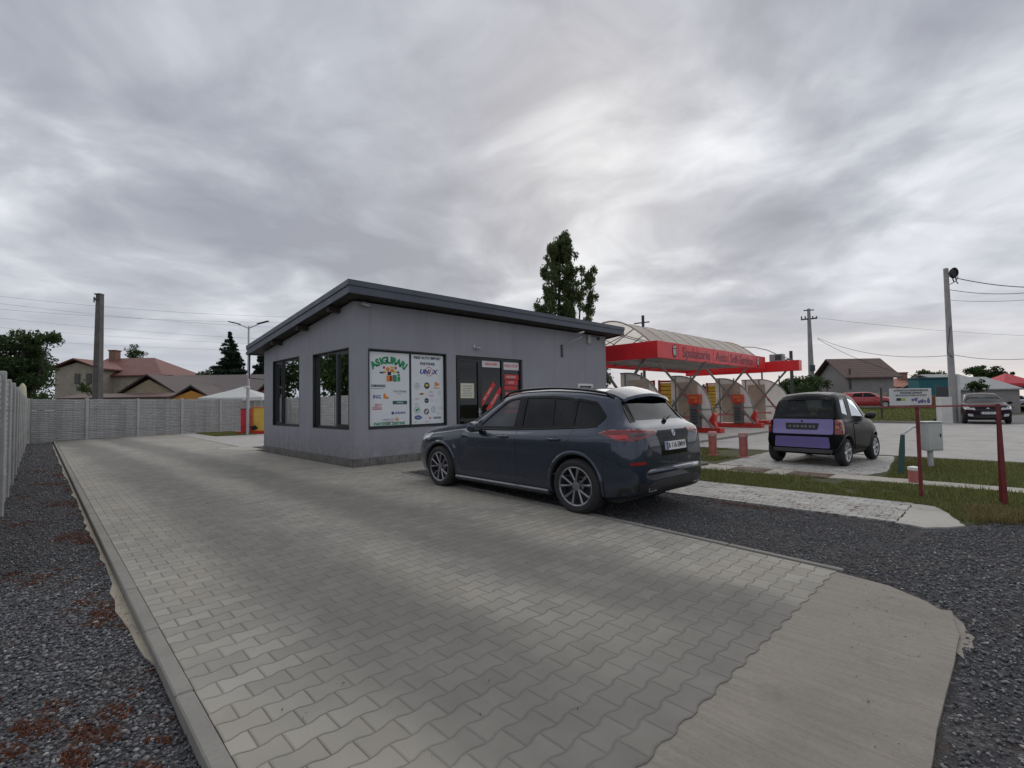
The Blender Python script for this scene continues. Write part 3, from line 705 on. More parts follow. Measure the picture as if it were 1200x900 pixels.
def frame_rect(mb, P, u0, u1, z0, z1, w, d0, d1):
    for (a, b, c, d) in ((u0, u1, z0, z0+w), (u0, u1, z1-w, z1), (u0, u0+w, z0+w, z1-w), (u1-w, u1, z0+w, z1-w)):
        mb.add([P(u, z, k) for k in (d0, d1) for z in (c, d) for u in (a, b)], [(0, 2, 3, 1), (4, 5, 7, 6), (0, 1, 5, 4), (2, 6, 7, 3), (0, 4, 6, 2), (1, 3, 7, 5)])
def PF(u, z, k): return (u, Y0+k, z)            # front face, u = world X, k = depth inwards
def PS(u, z, k): return (X0+k, u, z)            # side face, u = world Y
def win(P, u0, u1, z0, z1, splits, glass, sash=()):
    mb = MB(); frame_rect(mb, P, u0, u1, z0, z1, .055, .07, .15)
    for s_ in splits:
        mb.add([P(u, z, k) for k in (.073, .147) for z in (z0+.055, z1-.055) for u in (s_-.035, s_+.035)], [(0, 2, 3, 1), (4, 5, 7, 6), (0, 1, 5, 4), (2, 6, 7, 3), (0, 4, 6, 2), (1, 3, 7, 5)])
    for (a, b) in sash: frame_rect(mb, P, a, b, z0+.05, z1-.05, .06, .055, .11)
    w_ = mb.build('window', FR, off)
    g = MB(); ed = [u0+.055, *splits, u1-.055]
    for a, b in zip(ed[:-1], ed[1:]): g.quad(P(a, z0+.05, .1), P(b, z0+.05, .1), P(b, z1-.05, .1), P(a, z1-.05, .1))
    g.build('pane', glass, w_); return w_
win(PS, 14.28, 16.45, .88, 2.9, [15.75], GL_W, sash=[(15.79, 16.37)])
win(PS, 11.16, 13.3, .88, 2.86, [11.98], GL_W, sash=[(11.24, 11.95)])
wf = win(PF, 5.77, 8.10, .88, 2.84, [6.98], GL_D)
for a, b in ((5.75, 8.12),): pass
tr_ = MB(); frame_rect(tr_, PF, 5.76, 8.11, .87, 2.85, .03, -.012, .075); tr_.build('reveal_trim', FR, wf)
tr_ = MB(); frame_rect(tr_, PS, 11.15, 13.31, .87, 2.87, .02, -.004, .075); frame_rect(tr_, PS, 14.27, 16.46, .87, 2.91, .02, -.004, .075); tr_.build('reveal_trim', FR, off)
# small white framed window
sw = MB(); frame_rect(sw, PF, 13.98, 14.85, 1.45, 2.12, .07, -.02, .1); s2 = sw.build('window', WHITE, off); g = MB(); g.quad(PF(14.05, 1.5, .05), PF(14.8, 1.5, .05), PF(14.8, 2.06, .05), PF(14.05, 2.06, .05)); g.build('pane', GL_D, s2)
bl_ = MB()
for k in range(7): bl_.box(14.06, Y0+.07, 1.55+k*.075, 14.78, Y0+.09, 1.58+k*.075)
bl_.build('blind', WHITE, s2)
# interior seen through the glass: back partition, curtain, counter
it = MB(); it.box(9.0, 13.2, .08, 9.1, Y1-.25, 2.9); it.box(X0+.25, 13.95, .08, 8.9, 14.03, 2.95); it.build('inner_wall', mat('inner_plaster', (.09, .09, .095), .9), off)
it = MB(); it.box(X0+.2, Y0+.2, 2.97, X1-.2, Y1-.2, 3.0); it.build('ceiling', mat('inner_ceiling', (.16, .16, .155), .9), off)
cu = MB()
vs = []; k = 40
for i in range(k+1):
    y = 15.95+i*.5/k; x = X0+.27+.03*math.sin(i*1.4); vs += [(x, y, .9), (x, y, 2.85)]
cu.add(vs, [(2*i, 2*i+2, 2*i+3, 2*i+1) for i in range(k)]); cu.build('curtain', mat('curtain_cloth', (.65, .63, .6), .9, trans=.3), off, smooth=True)
ct = MB(); ct.cbox(6.3, 12.6, .08, 8.2, 13.1, 1.1, .01); ct.build('counter', mat('counter_board', (.28, .2, .13), .5), off)
# glazed door, two side panes
dr_ = MB(); frame_rect(dr_, PF, 8.44, 11.14, .10, 2.84, .07, .06, .15)
for s_ in (9.42, 10.30): dr_.box(s_-.035, Y0+.063, .17, s_+.035, Y0+.147, 2.77)
dr_.box(9.49, Y0+.064, .17, 10.23, Y0+.146, .30); dr_.box(10.37, Y0+.064, .17, 11.05, Y0+.146, .30)
dw = dr_.build('door_surround', FR, off)
g = MB()
for a, b in ((9.45, 10.27), (10.33, 11.08)): g.quad(PF(a, .28, .10), PF(b, .28, .10), PF(b, 2.78, .10), PF(a, 2.78, .10))
g.build('pane', GL_D, dw)
dl = MB(); frame_rect(dl, PF, 8.52, 9.38, .13, 2.76, .085, .045, .12); dl.box(8.6, Y0+.047, .95, 9.3, Y0+.118, 1.03); door = dl.build('door', FR, off)
g = MB(); g.quad(PF(8.6, .2, .08), PF(9.3, .2, .08), PF(9.3, 2.68, .08), PF(8.6, 2.68, .08)); g.build('pane', GL_D, door)
hd = MB(); hd.cbox(9.315, Y0+.03, 1.08, 9.355, Y0+.044, 1.32, .004); hd.tube([(9.335, Y0+.035, 1.22), (9.335, Y0-.03, 1.22), (9.21, Y0-.03, 1.215)], .011, 8); hd.build('handle', STEEL, door, smooth=True)
# stickers on the glass
PAPER = mat('cream_paper', (.68, .66, .50), .8, var=.05); STR = mat('red_sticker', (.62, .04, .04), .55, var=.08); STW = mat('white_film', (.72, .68, .70), .5, var=.05)
INKD = mat('navy_print', (.035, .04, .10), .6, var=.05); INKG = mat('green_print', (.02, .28, .12), .6, var=.05); INKR = mat('red_print', (.55, .03, .05), .6, var=.05); INKO = mat('orange_print', (.75, .25, .03), .6, var=.05); INKS = mat('grey_print', (.33, .36, .42), .6, var=.05); INKT = mat('teal_print', (.03, .12, .11), .6, var=.05); INKY = mat('yellow_print', (.75, .55, .06), .6, var=.05); INKB = mat('blue_print', (.04, .08, .30), .6, var=.05); INKK = mat('black_print', (.03, .03, .035), .6, var=.05)
def FM(u, z, k=0.0, rot=0.0):      # text plane on the front face
    return Matrix.Translation((u, Y0+k, z)) @ Matrix.Rotation(R(90), 4, 'X') @ Matrix.Rotation(rot, 4, 'Z')
def flat(mb, u0, u1, z0, z1, k, rot=0.0, th=.0015):
    M = FM((u0+u1)/2, (z0+z1)/2, k, rot); a = (u1-u0)/2; b = (z1-z0)/2; mb.box(-a, -b, 0, a, b, th, M)
p = MB(); flat(p, 8.66, 9.16, 1.62, 2.05, .074); pp = p.build('notice', PAPER, door)
l = MB()
for k in range(5): flat(l, 8.72+.02*(k % 2), 9.10-.03*(k % 3), 1.96-k*.07, 1.985-k*.07, .071)
l.build('print', INKS, pp)
s_ = MB(); flat(s_, 9.50, 10.22, 2.55, 2.74, .095); flat(s_, 10.38, 11.05, 2.50, 2.74, .095); sf = s_.build('header_film', STW, dw)
text('ASIGURARI', .105, FM(9.86, 2.645, .092), STR, sf, sx=.95, bold=.002); text('NON STOP', .12, FM(10.71, 2.62, .092), STR, sf, sx=.95, bold=.002)
dg = MB()
for o_, L in ((-.13, .86), (.10, .90)):
    a = R(50); dg.box(-L/2, -.075, 0, L/2, .075, .002, FM(9.86+o_*1.2, 1.65-o_*.7, .095, a))
sb = dg.build('banner', STR, dw)
text('RCA  CASCO', .085, FM(9.86-.156, 1.65+.091, .091, R(50)), STW, sb, name='lettering', sx=.9); text('LOCUINTE', .085, FM(9.86+.12, 1.65-.07, .091, R(50)), STW, sb, sx=.95)
rs = MB()
for k, (z, hh) in enumerate(((2.28, .15), (2.10, .15), (1.93, .12), (1.74, .15), (1.56, .12), (1.38, .15), (1.2, .12))):
    flat(rs, 10.40+.03*(k % 2), 11.04-.04*(k % 3), z-hh/2, z+hh/2, .095)
rb2 = rs.build('banner', STR, dw)
for k, (z, tx) in enumerate(((2.28, 'ASIGURARI'), (2.10, 'AUTO'), (1.74, 'PIESE AUTO'), (1.38, 'IMPORT'))): text(tx, .09, FM(10.7, z, .091), STW, rb2, sx=.95)
# posters
POST = mat('poster_vinyl', (.74, .77, .79), .35, var=.03)
def poster(u0, u1): 
    q = MB(); flat(q, u0, u1, .94, 2.785, .066, th=.004); return q.build('poster', POST, wf)
PA = poster(5.80, 6.95); PB = poster(7.02, 8.045); K = .0595
def disc(mb, u, z, r, r0=0.0, n=22, k=K, sy=1.0):
    if r0 <= 0: mb.add([FM(u, z, k) @ Vector((r*math.cos(i*6.2832/n), r*sy*math.sin(i*6.2832/n), 0)) for i in range(n)], [tuple(range(n))])
    else:
        mb.add([FM(u, z, k) @ Vector((q*math.cos(i*6.2832/n), q*sy*math.sin(i*6.2832/n), 0)) for q in (r, r0) for i in range(n)], [(i, (i+1) % n, n+(i+1) % n, n+i) for i in range(n)])
word = 'ASIGURARI'; wid = {'A': 1.0, 'S': .95, 'I': .5, 'G': 1.05, 'U': 1.02, 'R': 1.0}
tot = sum(wid[c_] for c_ in word); acc = 0
for i, chh in enumerate(word):
    t = ((acc+wid[chh]/2)/tot-.5)*2; acc += wid[chh]; ang = -t*.66; Rr = .80
    text(chh, .235, FM(6.375+Rr*math.sin(-ang)*1.0, 1.78+Rr*math.cos(ang), K, ang), INKG, PA, bold=.014, name='letter', sx=.95)
def shapes(lst, material, parent, name='emblem'):
    for s_ in lst:
        q = MB()
        if s_[0] == 'b': flat(q, s_[1], s_[2], s_[3], s_[4], K-.0005, s_[5] if len(s_) > 5 else 0, th=.001)
        elif s_[0] == 'd': disc(q, s_[1], s_[2], s_[3], s_[4] if len(s_) > 4 else 0, sy=s_[5] if len(s_) > 5 else 1, k=K-.0005*(1+(s_[6] if len(s_) > 6 else 0)))
        q.build(name, material, parent)
# little picture of a family, house and car under the arc
shapes([('d', 6.33, 2.36, .055), ('d', 6.45, 2.33, .05), ('b', 6.29, 6.40, 2.05, 2.20), ('b', 6.20, 6.27, 2.26, 2.31)], INKO, PA)
shapes([('b', 6.47, 6.58, 2.05, 2.22), ('b', 6.60, 6.68, 2.06, 2.18), ('d', 6.64, 2.22, .035)], INKG, PA)
shapes([('b', 6.32, 6.42, 2.21, 2.30), ('b', 6.10, 6.20, 2.25, 2.29), ('b', 6.58, 6.66, 2.27, 2.31)], INKK, PA)
shapes([('b', 6.38, 6.46, 2.06, 2.2), ('d', 6.22, 2.4, .035), ('d', 6.55, 2.4, .035)], INKR, PA); shapes([('d', 6.52, 2.30, .04), ('b', 6.4, 6.5, 2.39, 2.44)], INKY, PA)
text('OMNIASIG', .085, FM(6.06, 1.935, K), INKD, PA, bold=.003, sx=1.0); text('VIENNA INSURANCE GROUP', .028, FM(6.05, 1.87, K), INKS, PA)
text('GROUPAMA', .075, FM(6.68, 1.80, K), INKS, PA, sx=.95); text('asigurari', .03, FM(6.66, 1.74, K), INKS, PA)
text('ING', .125, FM(6.02, 1.66, K), INKB, PA, bold=.003); shapes([('b', 6.20, 6.27, 1.62, 1.70), ('b', 6.27, 6.34, 1.61, 1.67), ('d', 6.23, 1.72, .03)], INKO, PA)
shapes([('b', 6.46, 6.88, 1.47, 1.56)], INKT, PA); text('UNIQA', .06, FM(6.67, 1.515, K-.002), STW, PA)
shapes([('d', 6.0, 1.46, .035, .02), ('b', 5.9, 6.15, 1.40, 1.415)], INKR, PA); text('CITY', .07, FM(6.08, 1.455, K), INKR, PA, sx=1.0, shear=.3); text('Insurance', .065, FM(6.03, 1.365, K), INKR, PA, bold=.002)
shapes([('d', 6.46, 1.25, .04)], INKB, PA); text('EUROINS', .075, FM(6.68, 1.25, K), INKB, PA, bold=.002)
text('CARPATICA', .07, FM(6.33, 1.085, K), INKS, PA, sx=.9); text('ASIGURARI GENERALI', .026, FM(6.36, 1.03, K), INKR, PA); shapes([('d', 6.58, 1.09, .045, .02), ('b', 6.56, 6.63, 1.055, 1.08)], INKO, PA)
text('PARTENER DESTINE', .095, FM(6.375, .985, K), INKG, PA, bold=.004, sx=1.04)
text('PIESE AUTO IMPORT', .098, FM(7.53, 2.70, K), INKD, PB, bold=.003, sx=.97); text('PARTENER', .10, FM(7.53, 2.545, K), INKD, PB, bold=.003)
text('UN', .165, FM(7.41, 2.33, K), INKB, PB, bold=.008, sx=1.15, shear=.25); text('X', .165, FM(7.75, 2.33, K), INKB, PB, bold=.008, sx=1.2, shear=.25); text('i', .165, FM(7.585, 2.33, K), INKR, PB, bold=.008, sx=1.2, shear=.25)
shapes([('d', 7.57, 2.34, .125, .112)], INKR, PB)
text('W', .10, FM(7.19, 1.93, K), INKS, PB); text('V', .07, FM(7.19, 1.985, K), INKS, PB); shapes([('d', 7.19, 1.945, .088, .076)], INKS, PB)
shapes([('d', 7.50, 1.96, .088), ], INKD, PB); shapes([('d', 7.50, 1.97, .05, 0, .7, 1)], INKY, PB)
shapes([('b', 7.76, 7.84, 1.95, 2.06), ('b', 7.84, 7.90, 1.98, 2.03)], INKO, PB); text('RENAULT', .045, FM(7.82, 1.90, K), INKO, PB, bold=.001)
shapes([('b', 7.25, 7.42, 1.725, 1.75), ('b', 7.30, 7.37, 1.71, 1.765)], INKO, PB)
shapes([('b', 7.57, 7.64, 1.80, 1.81, .6), ('b', 7.63, 7.70, 1.80, 1.81, -.6), ('b', 7.57, 7.64, 1.765, 1.775, .6), ('b', 7.63, 7.70, 1.765, 1.775, -.6)], INKS, PB); text('CITROEN', .035, FM(7.64, 1.69, K), INKR, PB)
shapes([('d', 7.90, 1.77, .05, .042), ('b', 7.88, 7.92, 1.765, 1.775), ('d', 7.66, 1.57, .035, .028), ('d', 7.82, 1.57, .03, .024), ('d', 7.86, 1.21, .03, .022)], INKS, PB)
shapes([('d', 7.49, 1.56, .068), ('d', 7.48, 1.265, .08)], INKK, PB); text('FIAT', .035, FM(7.49, 1.56, K-.002), STW, PB); shapes([('d', 7.48, 1.265, .052, 0, 1, 1)], STW, PB)
shapes([('b', 7.44, 7.478, 1.267, 1.305), ('b', 7.482, 7.52, 1.225, 1.263)], INKB, PB); 
for o_ in PB.children: pass
shapes([('b', 7.12, 7.24, 1.60, 1.612)], INKR, PB); text('DACIA', .032, FM(7.18, 1.47, K), INKG, PB)
shapes([('d', 7.19, 1.315, .09, .078), ('b', 7.15, 7.2, 1.27, 1.34, .5), ('b', 7.19, 7.24, 1.31, 1.35, .3)], INKG, PB)
shapes([('d', 7.71, 1.32, .072, .058, 1.2), ('b', 7.70, 7.72, 1.27, 1.37)], INKS, PB)
shapes([('d', 7.22, 1.115, .115, 0, .5)], INKB, PB); text('Ford', .06, FM(7.22, 1.115, K-.002), STW, PB, shear=.3)
text('SUZUKI', .07, FM(7.83, 1.09, K), INKD, PB, bold=.003); shapes([('b', 7.57, 7.62, 1.065, 1.115, .7)], INKR, PB)
text('M', .05, FM(7.14, .995, K), INKS, PB); text('PEUGEOT', .03, FM(7.50, .99, K), INKS, PB); text('TOYOTA', .035, FM(7.95, 1.35, K), INKS, PB)
# cameras, bracket lamp, box under the eaves
def cctv(x, z, y):
    t_ = thing('security_camera', 'small pale security camera on the office '+('corner under the eaves' if x < 7 else 'wall above the glass door'), 'camera', (x, y, z))
    q = MB(); q.lathe([(0, 0), (.045, 0), (.045, .02), (0, .02)], Matrix.Rotation(R(90), 4, 'Z') @ Matrix.Translation((0, 0, 0)), 12); q.tube([(0, -.02, 0), (0, -.08, -.02), (.03, -.1, -.03)], .014, 8); q.build('bracket', WHITE, t_)
    q = MB(); q.tube([(-.05, -.1, -.03), (.12, -.12, -.06)], .033, 12); q.cbox(-.06, -.145, .0, .14, -.075, .012, .004, Matrix.Rotation(R(10), 4, 'Y')); q.build('camera_body', mat('camera_shell', (.45, .45, .45), .4), t_, smooth=True)
cctv(5.62, 3.93, Y0-.001); cctv(9.15, 3.13, Y0-.001)
t_ = thing('wall_lamp', 'grey bracket lamp on an angled arm under the roof edge', 'lamp', (13.1, Y0-.001, 3.25))
q = MB(); q.cbox(-.05, -.04, -.22, .05, 0, .22, .01); q.build('wall_plate', DGREY, t_)
q = MB(); q.tube([(0, -.03, .12), (.15, -.12, .25), (.62, -.42, .5)], .02, 8); q.build('arm', STEEL, t_, smooth=True)
q = MB(); q.cbox(.55, -.50, .47, .82, -.36, .52, .012, Matrix.Rotation(R(-14), 4, 'Y')); q.build('lamp_head', mat('lamp_shell', (.5, .48, .42), .4), t_)
t_ = thing('alarm_box', 'small white box with cable under the roof edge near the right corner', 'alarm box', (14.65, Y0-.001, 3.78))
q = MB(); q.cbox(-.1, -.07, -.17, .1, 0, .15, .012); q.build('box_body', mat('box_shell', (.4, .4, .38), .5), t_); q = MB(); q.tube([(.1, -.02, .1), (.35, -.02, .16), (.55, -.02, .1)], .012, 6); q.lathe([(0, 0), (.07, 0), (.07, .06), (0, .07)], Matrix.Translation((.62, 0, .08)) @ Matrix.Rotation(R(-90), 4, 'Z'), 14); q.build('siren', DGREY, t_)
# ------------------------------------------------------------------ cars
def pchip(xs, ys, x):
    xs = np.array(xs, float); ys = np.array(ys, float); h = np.diff(xs); d = np.diff(ys)/h; mm = np.zeros(len(xs))
    for i in range(1, len(xs)-1):
        if d[i-1]*d[i] > 0: w1 = 2*h[i]+h[i-1]; w2 = h[i]+2*h[i-1]; mm[i] = (w1+w2)/(w1/d[i-1]+w2/d[i])
    mm[0] = d[0]; mm[-1] = d[-1]
    i = np.clip(np.searchsorted(xs, x)-1, 0, len(h)-1); t = (x-xs[i])/h[i]
    return (2*t**3-3*t**2+1)*ys[i]+(t**3-2*t**2+t)*h[i]*mm[i]+(-2*t**3+3*t**2)*ys[i+1]+(t**3-t**2)*h[i]*mm[i+1]
def catmull(pts, per):
    P = np.array(pts, float); P = np.vstack([2*P[0]-P[1], P, 2*P[-1]-P[-2]]); out = []
    P[0] = (-P[2][0], P[2][1]); P[-1] = (-P[-3][0], P[-3][1])
    for i in range(1, len(P)-2):
        for j in range(per):
            t = j/per; p0, p1, p2, p3 = P[i-1], P[i], P[i+1], P[i+2]
            # centripetal-ish tension to avoid overshoot
            m1 = (p2-p0)*.5; m2 = (p3-p1)*.5; L = np.linalg.norm(p2-p1)
            for mm_ in (m1, m2):
                q = np.linalg.norm(mm_)
                if q > 1.15*L and q > 0: mm_ *= 1.15*L/q
            out.append((2*t**3-3*t**2+1)*p1+(t**3-2*t**2+t)*m1+(-2*t**3+3*t**2)*p2+(t**3-t**2)*m2)
    out.append(P[-2]); return out
KEYS = ('zbot', 'wbot', 'wmid', 'zmid', 'wsh', 'zsh', 'wb', 'zb', 'wr', 'zr', 'zt')
def loft_mesh(st, s_list, L, per=5, inner=None, mi=0):
    """closed body from stations; local axes: +y forward (nose), x across, z up; s measured from nose"""
    arr = {k: [r[i+1] for r in st] for i, k in enumerate(KEYS)}; ss = [r[0] for r in st]
    rings = []
    for s in s_list:
        v = {k: float(pchip(ss, arr[k], s)) for k in KEYS}
        if inner is None:
            pts = [(0, v['zbot']), (v['wbot']*.8, v['zbot']), (v['wbot'], v['zbot']+.05), (v['wmid'], v['zmid']), (v['wsh'], v['zsh']), (v['wb'], v['zb']), (v['wr'], v['zr']), (v['wr']*.66, v['zr']+(v['zt']-v['zr'])*.68), (0, v['zt'])]
        else:
            zf = inner; pts = [(0, zf), (v['wsh']-.2, zf), (v['wsh']-.12, (zf+v['zsh'])/2), (v['wsh']-.11, v['zsh']-.04), (v['wsh']-.11, v['zsh']), (v['wb']-.055, v['zb']), (v['wr']-.05, v['zr']-.045), (v['wr']*.66, v['zr']+(v['zt']-v['zr'])*.68-.045), (0, v['zt']-.045)]
        half = catmull(pts, per); ring = [(p[0], p[1]) for p in half]+[(-p[0], p[1]) for p in half[-2:0:-1]]
        rings.append([Vector((x, L/2-s, z)) for x, z in ring])
    bm = bmesh.new(); n_ = len(rings[0]); V = [[bm.verts.new(p) for p in r_] for r_ in rings]
    for i in range(len(V)-1):
        for j in range(n_): bm.faces.new((V[i][j], V[i][(j+1) % n_], V[i+1][(j+1) % n_], V[i+1][j]))
    for r_, rev in ((V[0], True), (V[-1], False)):
        c = sum((v.co for v in r_), Vector())/n_; cv = bm.verts.new(c)
        for j in range(n_):
            f = (cv, r_[j], r_[(j+1) % n_]); bm.faces.new(f[::-1] if rev else f)
    bmesh.ops.recalc_face_normals(bm, faces=bm.faces)
    for f in bm.faces: f.smooth = True; f.material_index = mi
    return bm
def smooth_poly(pts, r=.04, k=5, closed=True):
    """round the corners of a polygon"""
    out = []; n_ = len(pts)
    for i in range(n_):
        p = Vector(pts[i][:2]); a = Vector(pts[i-1][:2]); b = Vector(pts[(i+1) % n_][:2])
        rr = pts[i][2] if len(pts[i]) > 2 else r
        da = (a-p); db = (b-p); q = min(rr, da.length*.45, db.length*.45)
        if q < 1e-4: out.append(tuple(p)); continue
        A = p+da.normalized()*q; B = p+db.normalized()*q
        for j in range(k+1): t = j/k; out.append(tuple((1-t)**2*A+2*t*(1-t)*p+t*t*B))
    return out
class Car:
    def __init__(s, st, L, n_s=70, per=5, smap=None):
        s.smap = smap or (lambda v: v); st = [(s.smap(r[0]),)+tuple(r[1:]) for r in st]
        s.st = st; s.L = L
        ss = [r[0] for r in st]; base = np.linspace(0, ss[-1], n_s)
        s.slist = sorted(set(np.round(np.concatenate([base, ss, np.linspace(0, .12, 8), np.linspace(ss[-1]-.12, ss[-1], 8)]), 4)))
        s.bm = loft_mesh(st, s.slist, L, per); s.bm.normal_update(); s.bvh = BVHTree.FromBMesh(s.bm)
        s.bm.faces.ensure_lookup_table(); s.cuts = []
    def hit(s, a, b, side):
        """side: 'L','R' (a=s from nose, b=z) ; 'B' rear, 'F' front (a=x, b=z); 'T' top (a=x,b=s)"""
        L2 = s.L/2
        if side in 'LR': a = s.smap(a)
        if side == 'T': b = s.smap(b)
        if side in ('CL', 'CR'):
            sg = -1 if side == 'CL' else 1; q = .70710678; o = Vector((sg*(.88-q*a), -L2+.07-q*a, b)); d = Vector((-sg*q, q, 0)); o = o-d*2
        elif side == 'L': o, d = Vector((-3, L2-a, b)), Vector((1, 0, 0))
        elif side == 'R': o, d = Vector((3, L2-a, b)), Vector((-1, 0, 0))
        elif side == 'B': o, d = Vector((a, -L2-3, b)), Vector((0, 1, 0))
        elif side == 'F': o, d = Vector((a, L2+3, b)), Vector((0, -1, 0))
        else: o, d = Vector((a, L2-b, 4)), Vector((0, 0, -1))
        loc, nor, i, dist = s.bvh.ray_cast(o, d)
        if loc is None:
            loc, nor, i, dist = s.bvh.find_nearest(o+d*3)
        return loc, d
    def decal(s, mb, poly, side, off=.004, step=.07, th=0.0):
        n_ = len(poly); P = np.array(poly); lo, hi = P.min(0), P.max(0)
        g_ = np.array([(x, y) for x in np.arange(lo[0]+step/2, hi[0], step) for y in np.arange(lo[1]+step/2, hi[1], step)])
        pts = [Vector(p) for p in poly]
        if len(g_): pts += [Vector(q) for q in g_[inpoly(g_, poly)]]
        vs, es, fs, *_ = delaunay_2d_cdt(pts, [(i, (i+1) % n_) for i in range(n_)], [], 1, 1e-5)
        out = []
        for v in vs:
            loc, d = s.hit(v.x, v.y, side); out.append(loc-d*off)
        if th > 0:
            d = s.hit(*vs[0], side)[1]; k = len(out); ring = [i for i in range(n_)]
            mb.add(out+[p+d*(off+th) for p in out], [tuple(f) for f in fs]+[(i, (i+1) % n_, k+(i+1) % n_, k+i) for i in ring])
        else: mb.add(out, [tuple(f) for f in fs])
    def strip(s, mb, pts, w_, side, off=.003, closed=False, sub=.04, bulge=0.0):
        """a narrow band of width w_ lying on the body along the 2D polyline"""
        P = [Vector(p[:2]) for p in pts]
        if closed: P.append(P[0])
        Q = []
        for a, b in zip(P[:-1], P[1:]):
            k = max(1, int((b-a).length/sub))
            for j in range(k): Q.append(a+(b-a)*j/k)
        if not closed: Q.append(P[-1])
        n_ = len(Q); vs = []
        for i, q in enumerate(Q):
            a = Q[i-1] if (i or closed) else q; b = Q[(i+1) % n_] if (i < n_-1 or closed) else q
            t = (b-a).normalized() if (b-a).length > 1e-6 else Vector((1, 0)); nn = Vector((-t.y, t.x))
            for sg, e in ((-.5, 0), (0, bulge), (.5, 0)):
                p = q+nn*w_*sg; loc, d = s.hit(p.x, p.y, side); vs.append(loc-d*(off+e))
        rng_ = range(n_) if closed else range(n_-1)
        mb.add(vs, [(3*i+k, 3*((i+1) % n_)+k, 3*((i+1) % n_)+k+1, 3*i+k+1) for i in rng_ for k in (0, 1)])
    def finish(s, name, paint, parent, wheels, cabin=None, openings=(), loc=None):
        """wheels: (s, z, r, depth, half width) arches; openings: list of (poly, kind)"""
        me0 = bpy.data.meshes.new('uncut'); s.bm.to_mesh(me0)
        o = link(name, me0.copy(), parent); o.data.name = name
        o.data.materials.clear(); o.data.materials.append(paint); o.data.materials.append(DARKG)
        cutters = []
        def cutter(bm):
            for f in bm.faces: f.material_index = 1
            bmesh.ops.recalc_face_normals(bm, faces=bm.faces)
            me = bpy.data.meshes.new('c'); bm.to_mesh(me); bm.free(); me.materials.append(paint); me.materials.append(DARKG)
            c = link('c', me, parent); cutters.append(c)
        for (ws_, z, r_, dep, hw) in wheels:
            for sg in (-1, 1):
                bm = bmesh.new(); M = Matrix.Translation((sg*(hw+.3-(dep+.3)/2), s.L/2-ws_, z)) @ Matrix.Rotation(R(90), 4, 'Y')
                bmesh.ops.create_cone(bm, cap_ends=True, segments=56, radius1=r_, radius2=r_, depth=dep+.3, matrix=M); cutter(bm)
        if cabin:
            a, b, zf = cabin; bm = loft_mesh(s.st, np.linspace(a, b, 26), s.L, 3, inner=zf, mi=1); cutter(bm)
        for poly, kind, *dd in openings:
            bm = bmesh.new(); L2 = s.L/2
            if kind == 'side': f = lambda p, e: Vector((e*2, L2-s.smap(p[0]), p[1]))
            elif kind == 'B': f = lambda p, e: Vector((p[0], -L2-.3 if e < 0 else -L2+dd[0], p[1]))
            else: f = lambda p, e: Vector((p[0], L2+.3 if e < 0 else L2-dd[0], p[1]))
            A = [bm.verts.new(f(p, -1)) for p in poly]; B = [bm.verts.new(f(p, 1)) for p in poly]; n_ = len(poly)
            bm.faces.new(A); bm.faces.new(B[::-1])
            for i in range(n_): bm.faces.new((A[i], B[i], B[(i+1) % n_], A[(i+1) % n_]))
            bmesh.ops.triangulate(bm, faces=[f_ for f_ in bm.faces if len(f_.verts) > 4]); cutter(bm)
        for c in cutters:
            md = o.modifiers.new('b', 'BOOLEAN'); md.operation = 'DIFFERENCE'; md.solver = 'EXACT'; md.object = c
            try: md.material_mode = 'INDEX'
            except Exception: pass
        bpy.context.view_layer.update()
        me = bpy.data.meshes.new_from_object(o.evaluated_get(bpy.context.evaluated_depsgraph_get()))
        o.modifiers.clear(); o.data = me; me.name = name
        for c in cutters: bpy.data.objects.remove(c)
        # carry the smooth normals of the uncut body over to the cut one
        bm0 = s.bm; bm0.faces.ensure_lookup_table(); nrm = []
        me.polygons.foreach_set('use_smooth', [True]*len(me.polygons))
        for p in me.polygons:
            for li in p.loop_indices:
                co = me.vertices[me.loops[li].vertex_index].co
                if p.material_index == 0:
                    loc, nr, fi, d = s.bvh.find_nearest(co)
                    if d < .002:
                        f = bm0.faces[fi]; w_ = poly_3d_calc([v.co for v in f.verts], loc); q = Vector()
                        for vv, ww in zip(f.verts, w_): q += vv.normal*ww
                        if q.dot(p.normal) > .3: nrm.append(q.normalized()); continue
                nrm.append(p.normal.copy())
        me.normals_split_custom_set(nrm)
        bpy.data.meshes.remove(me0); return o

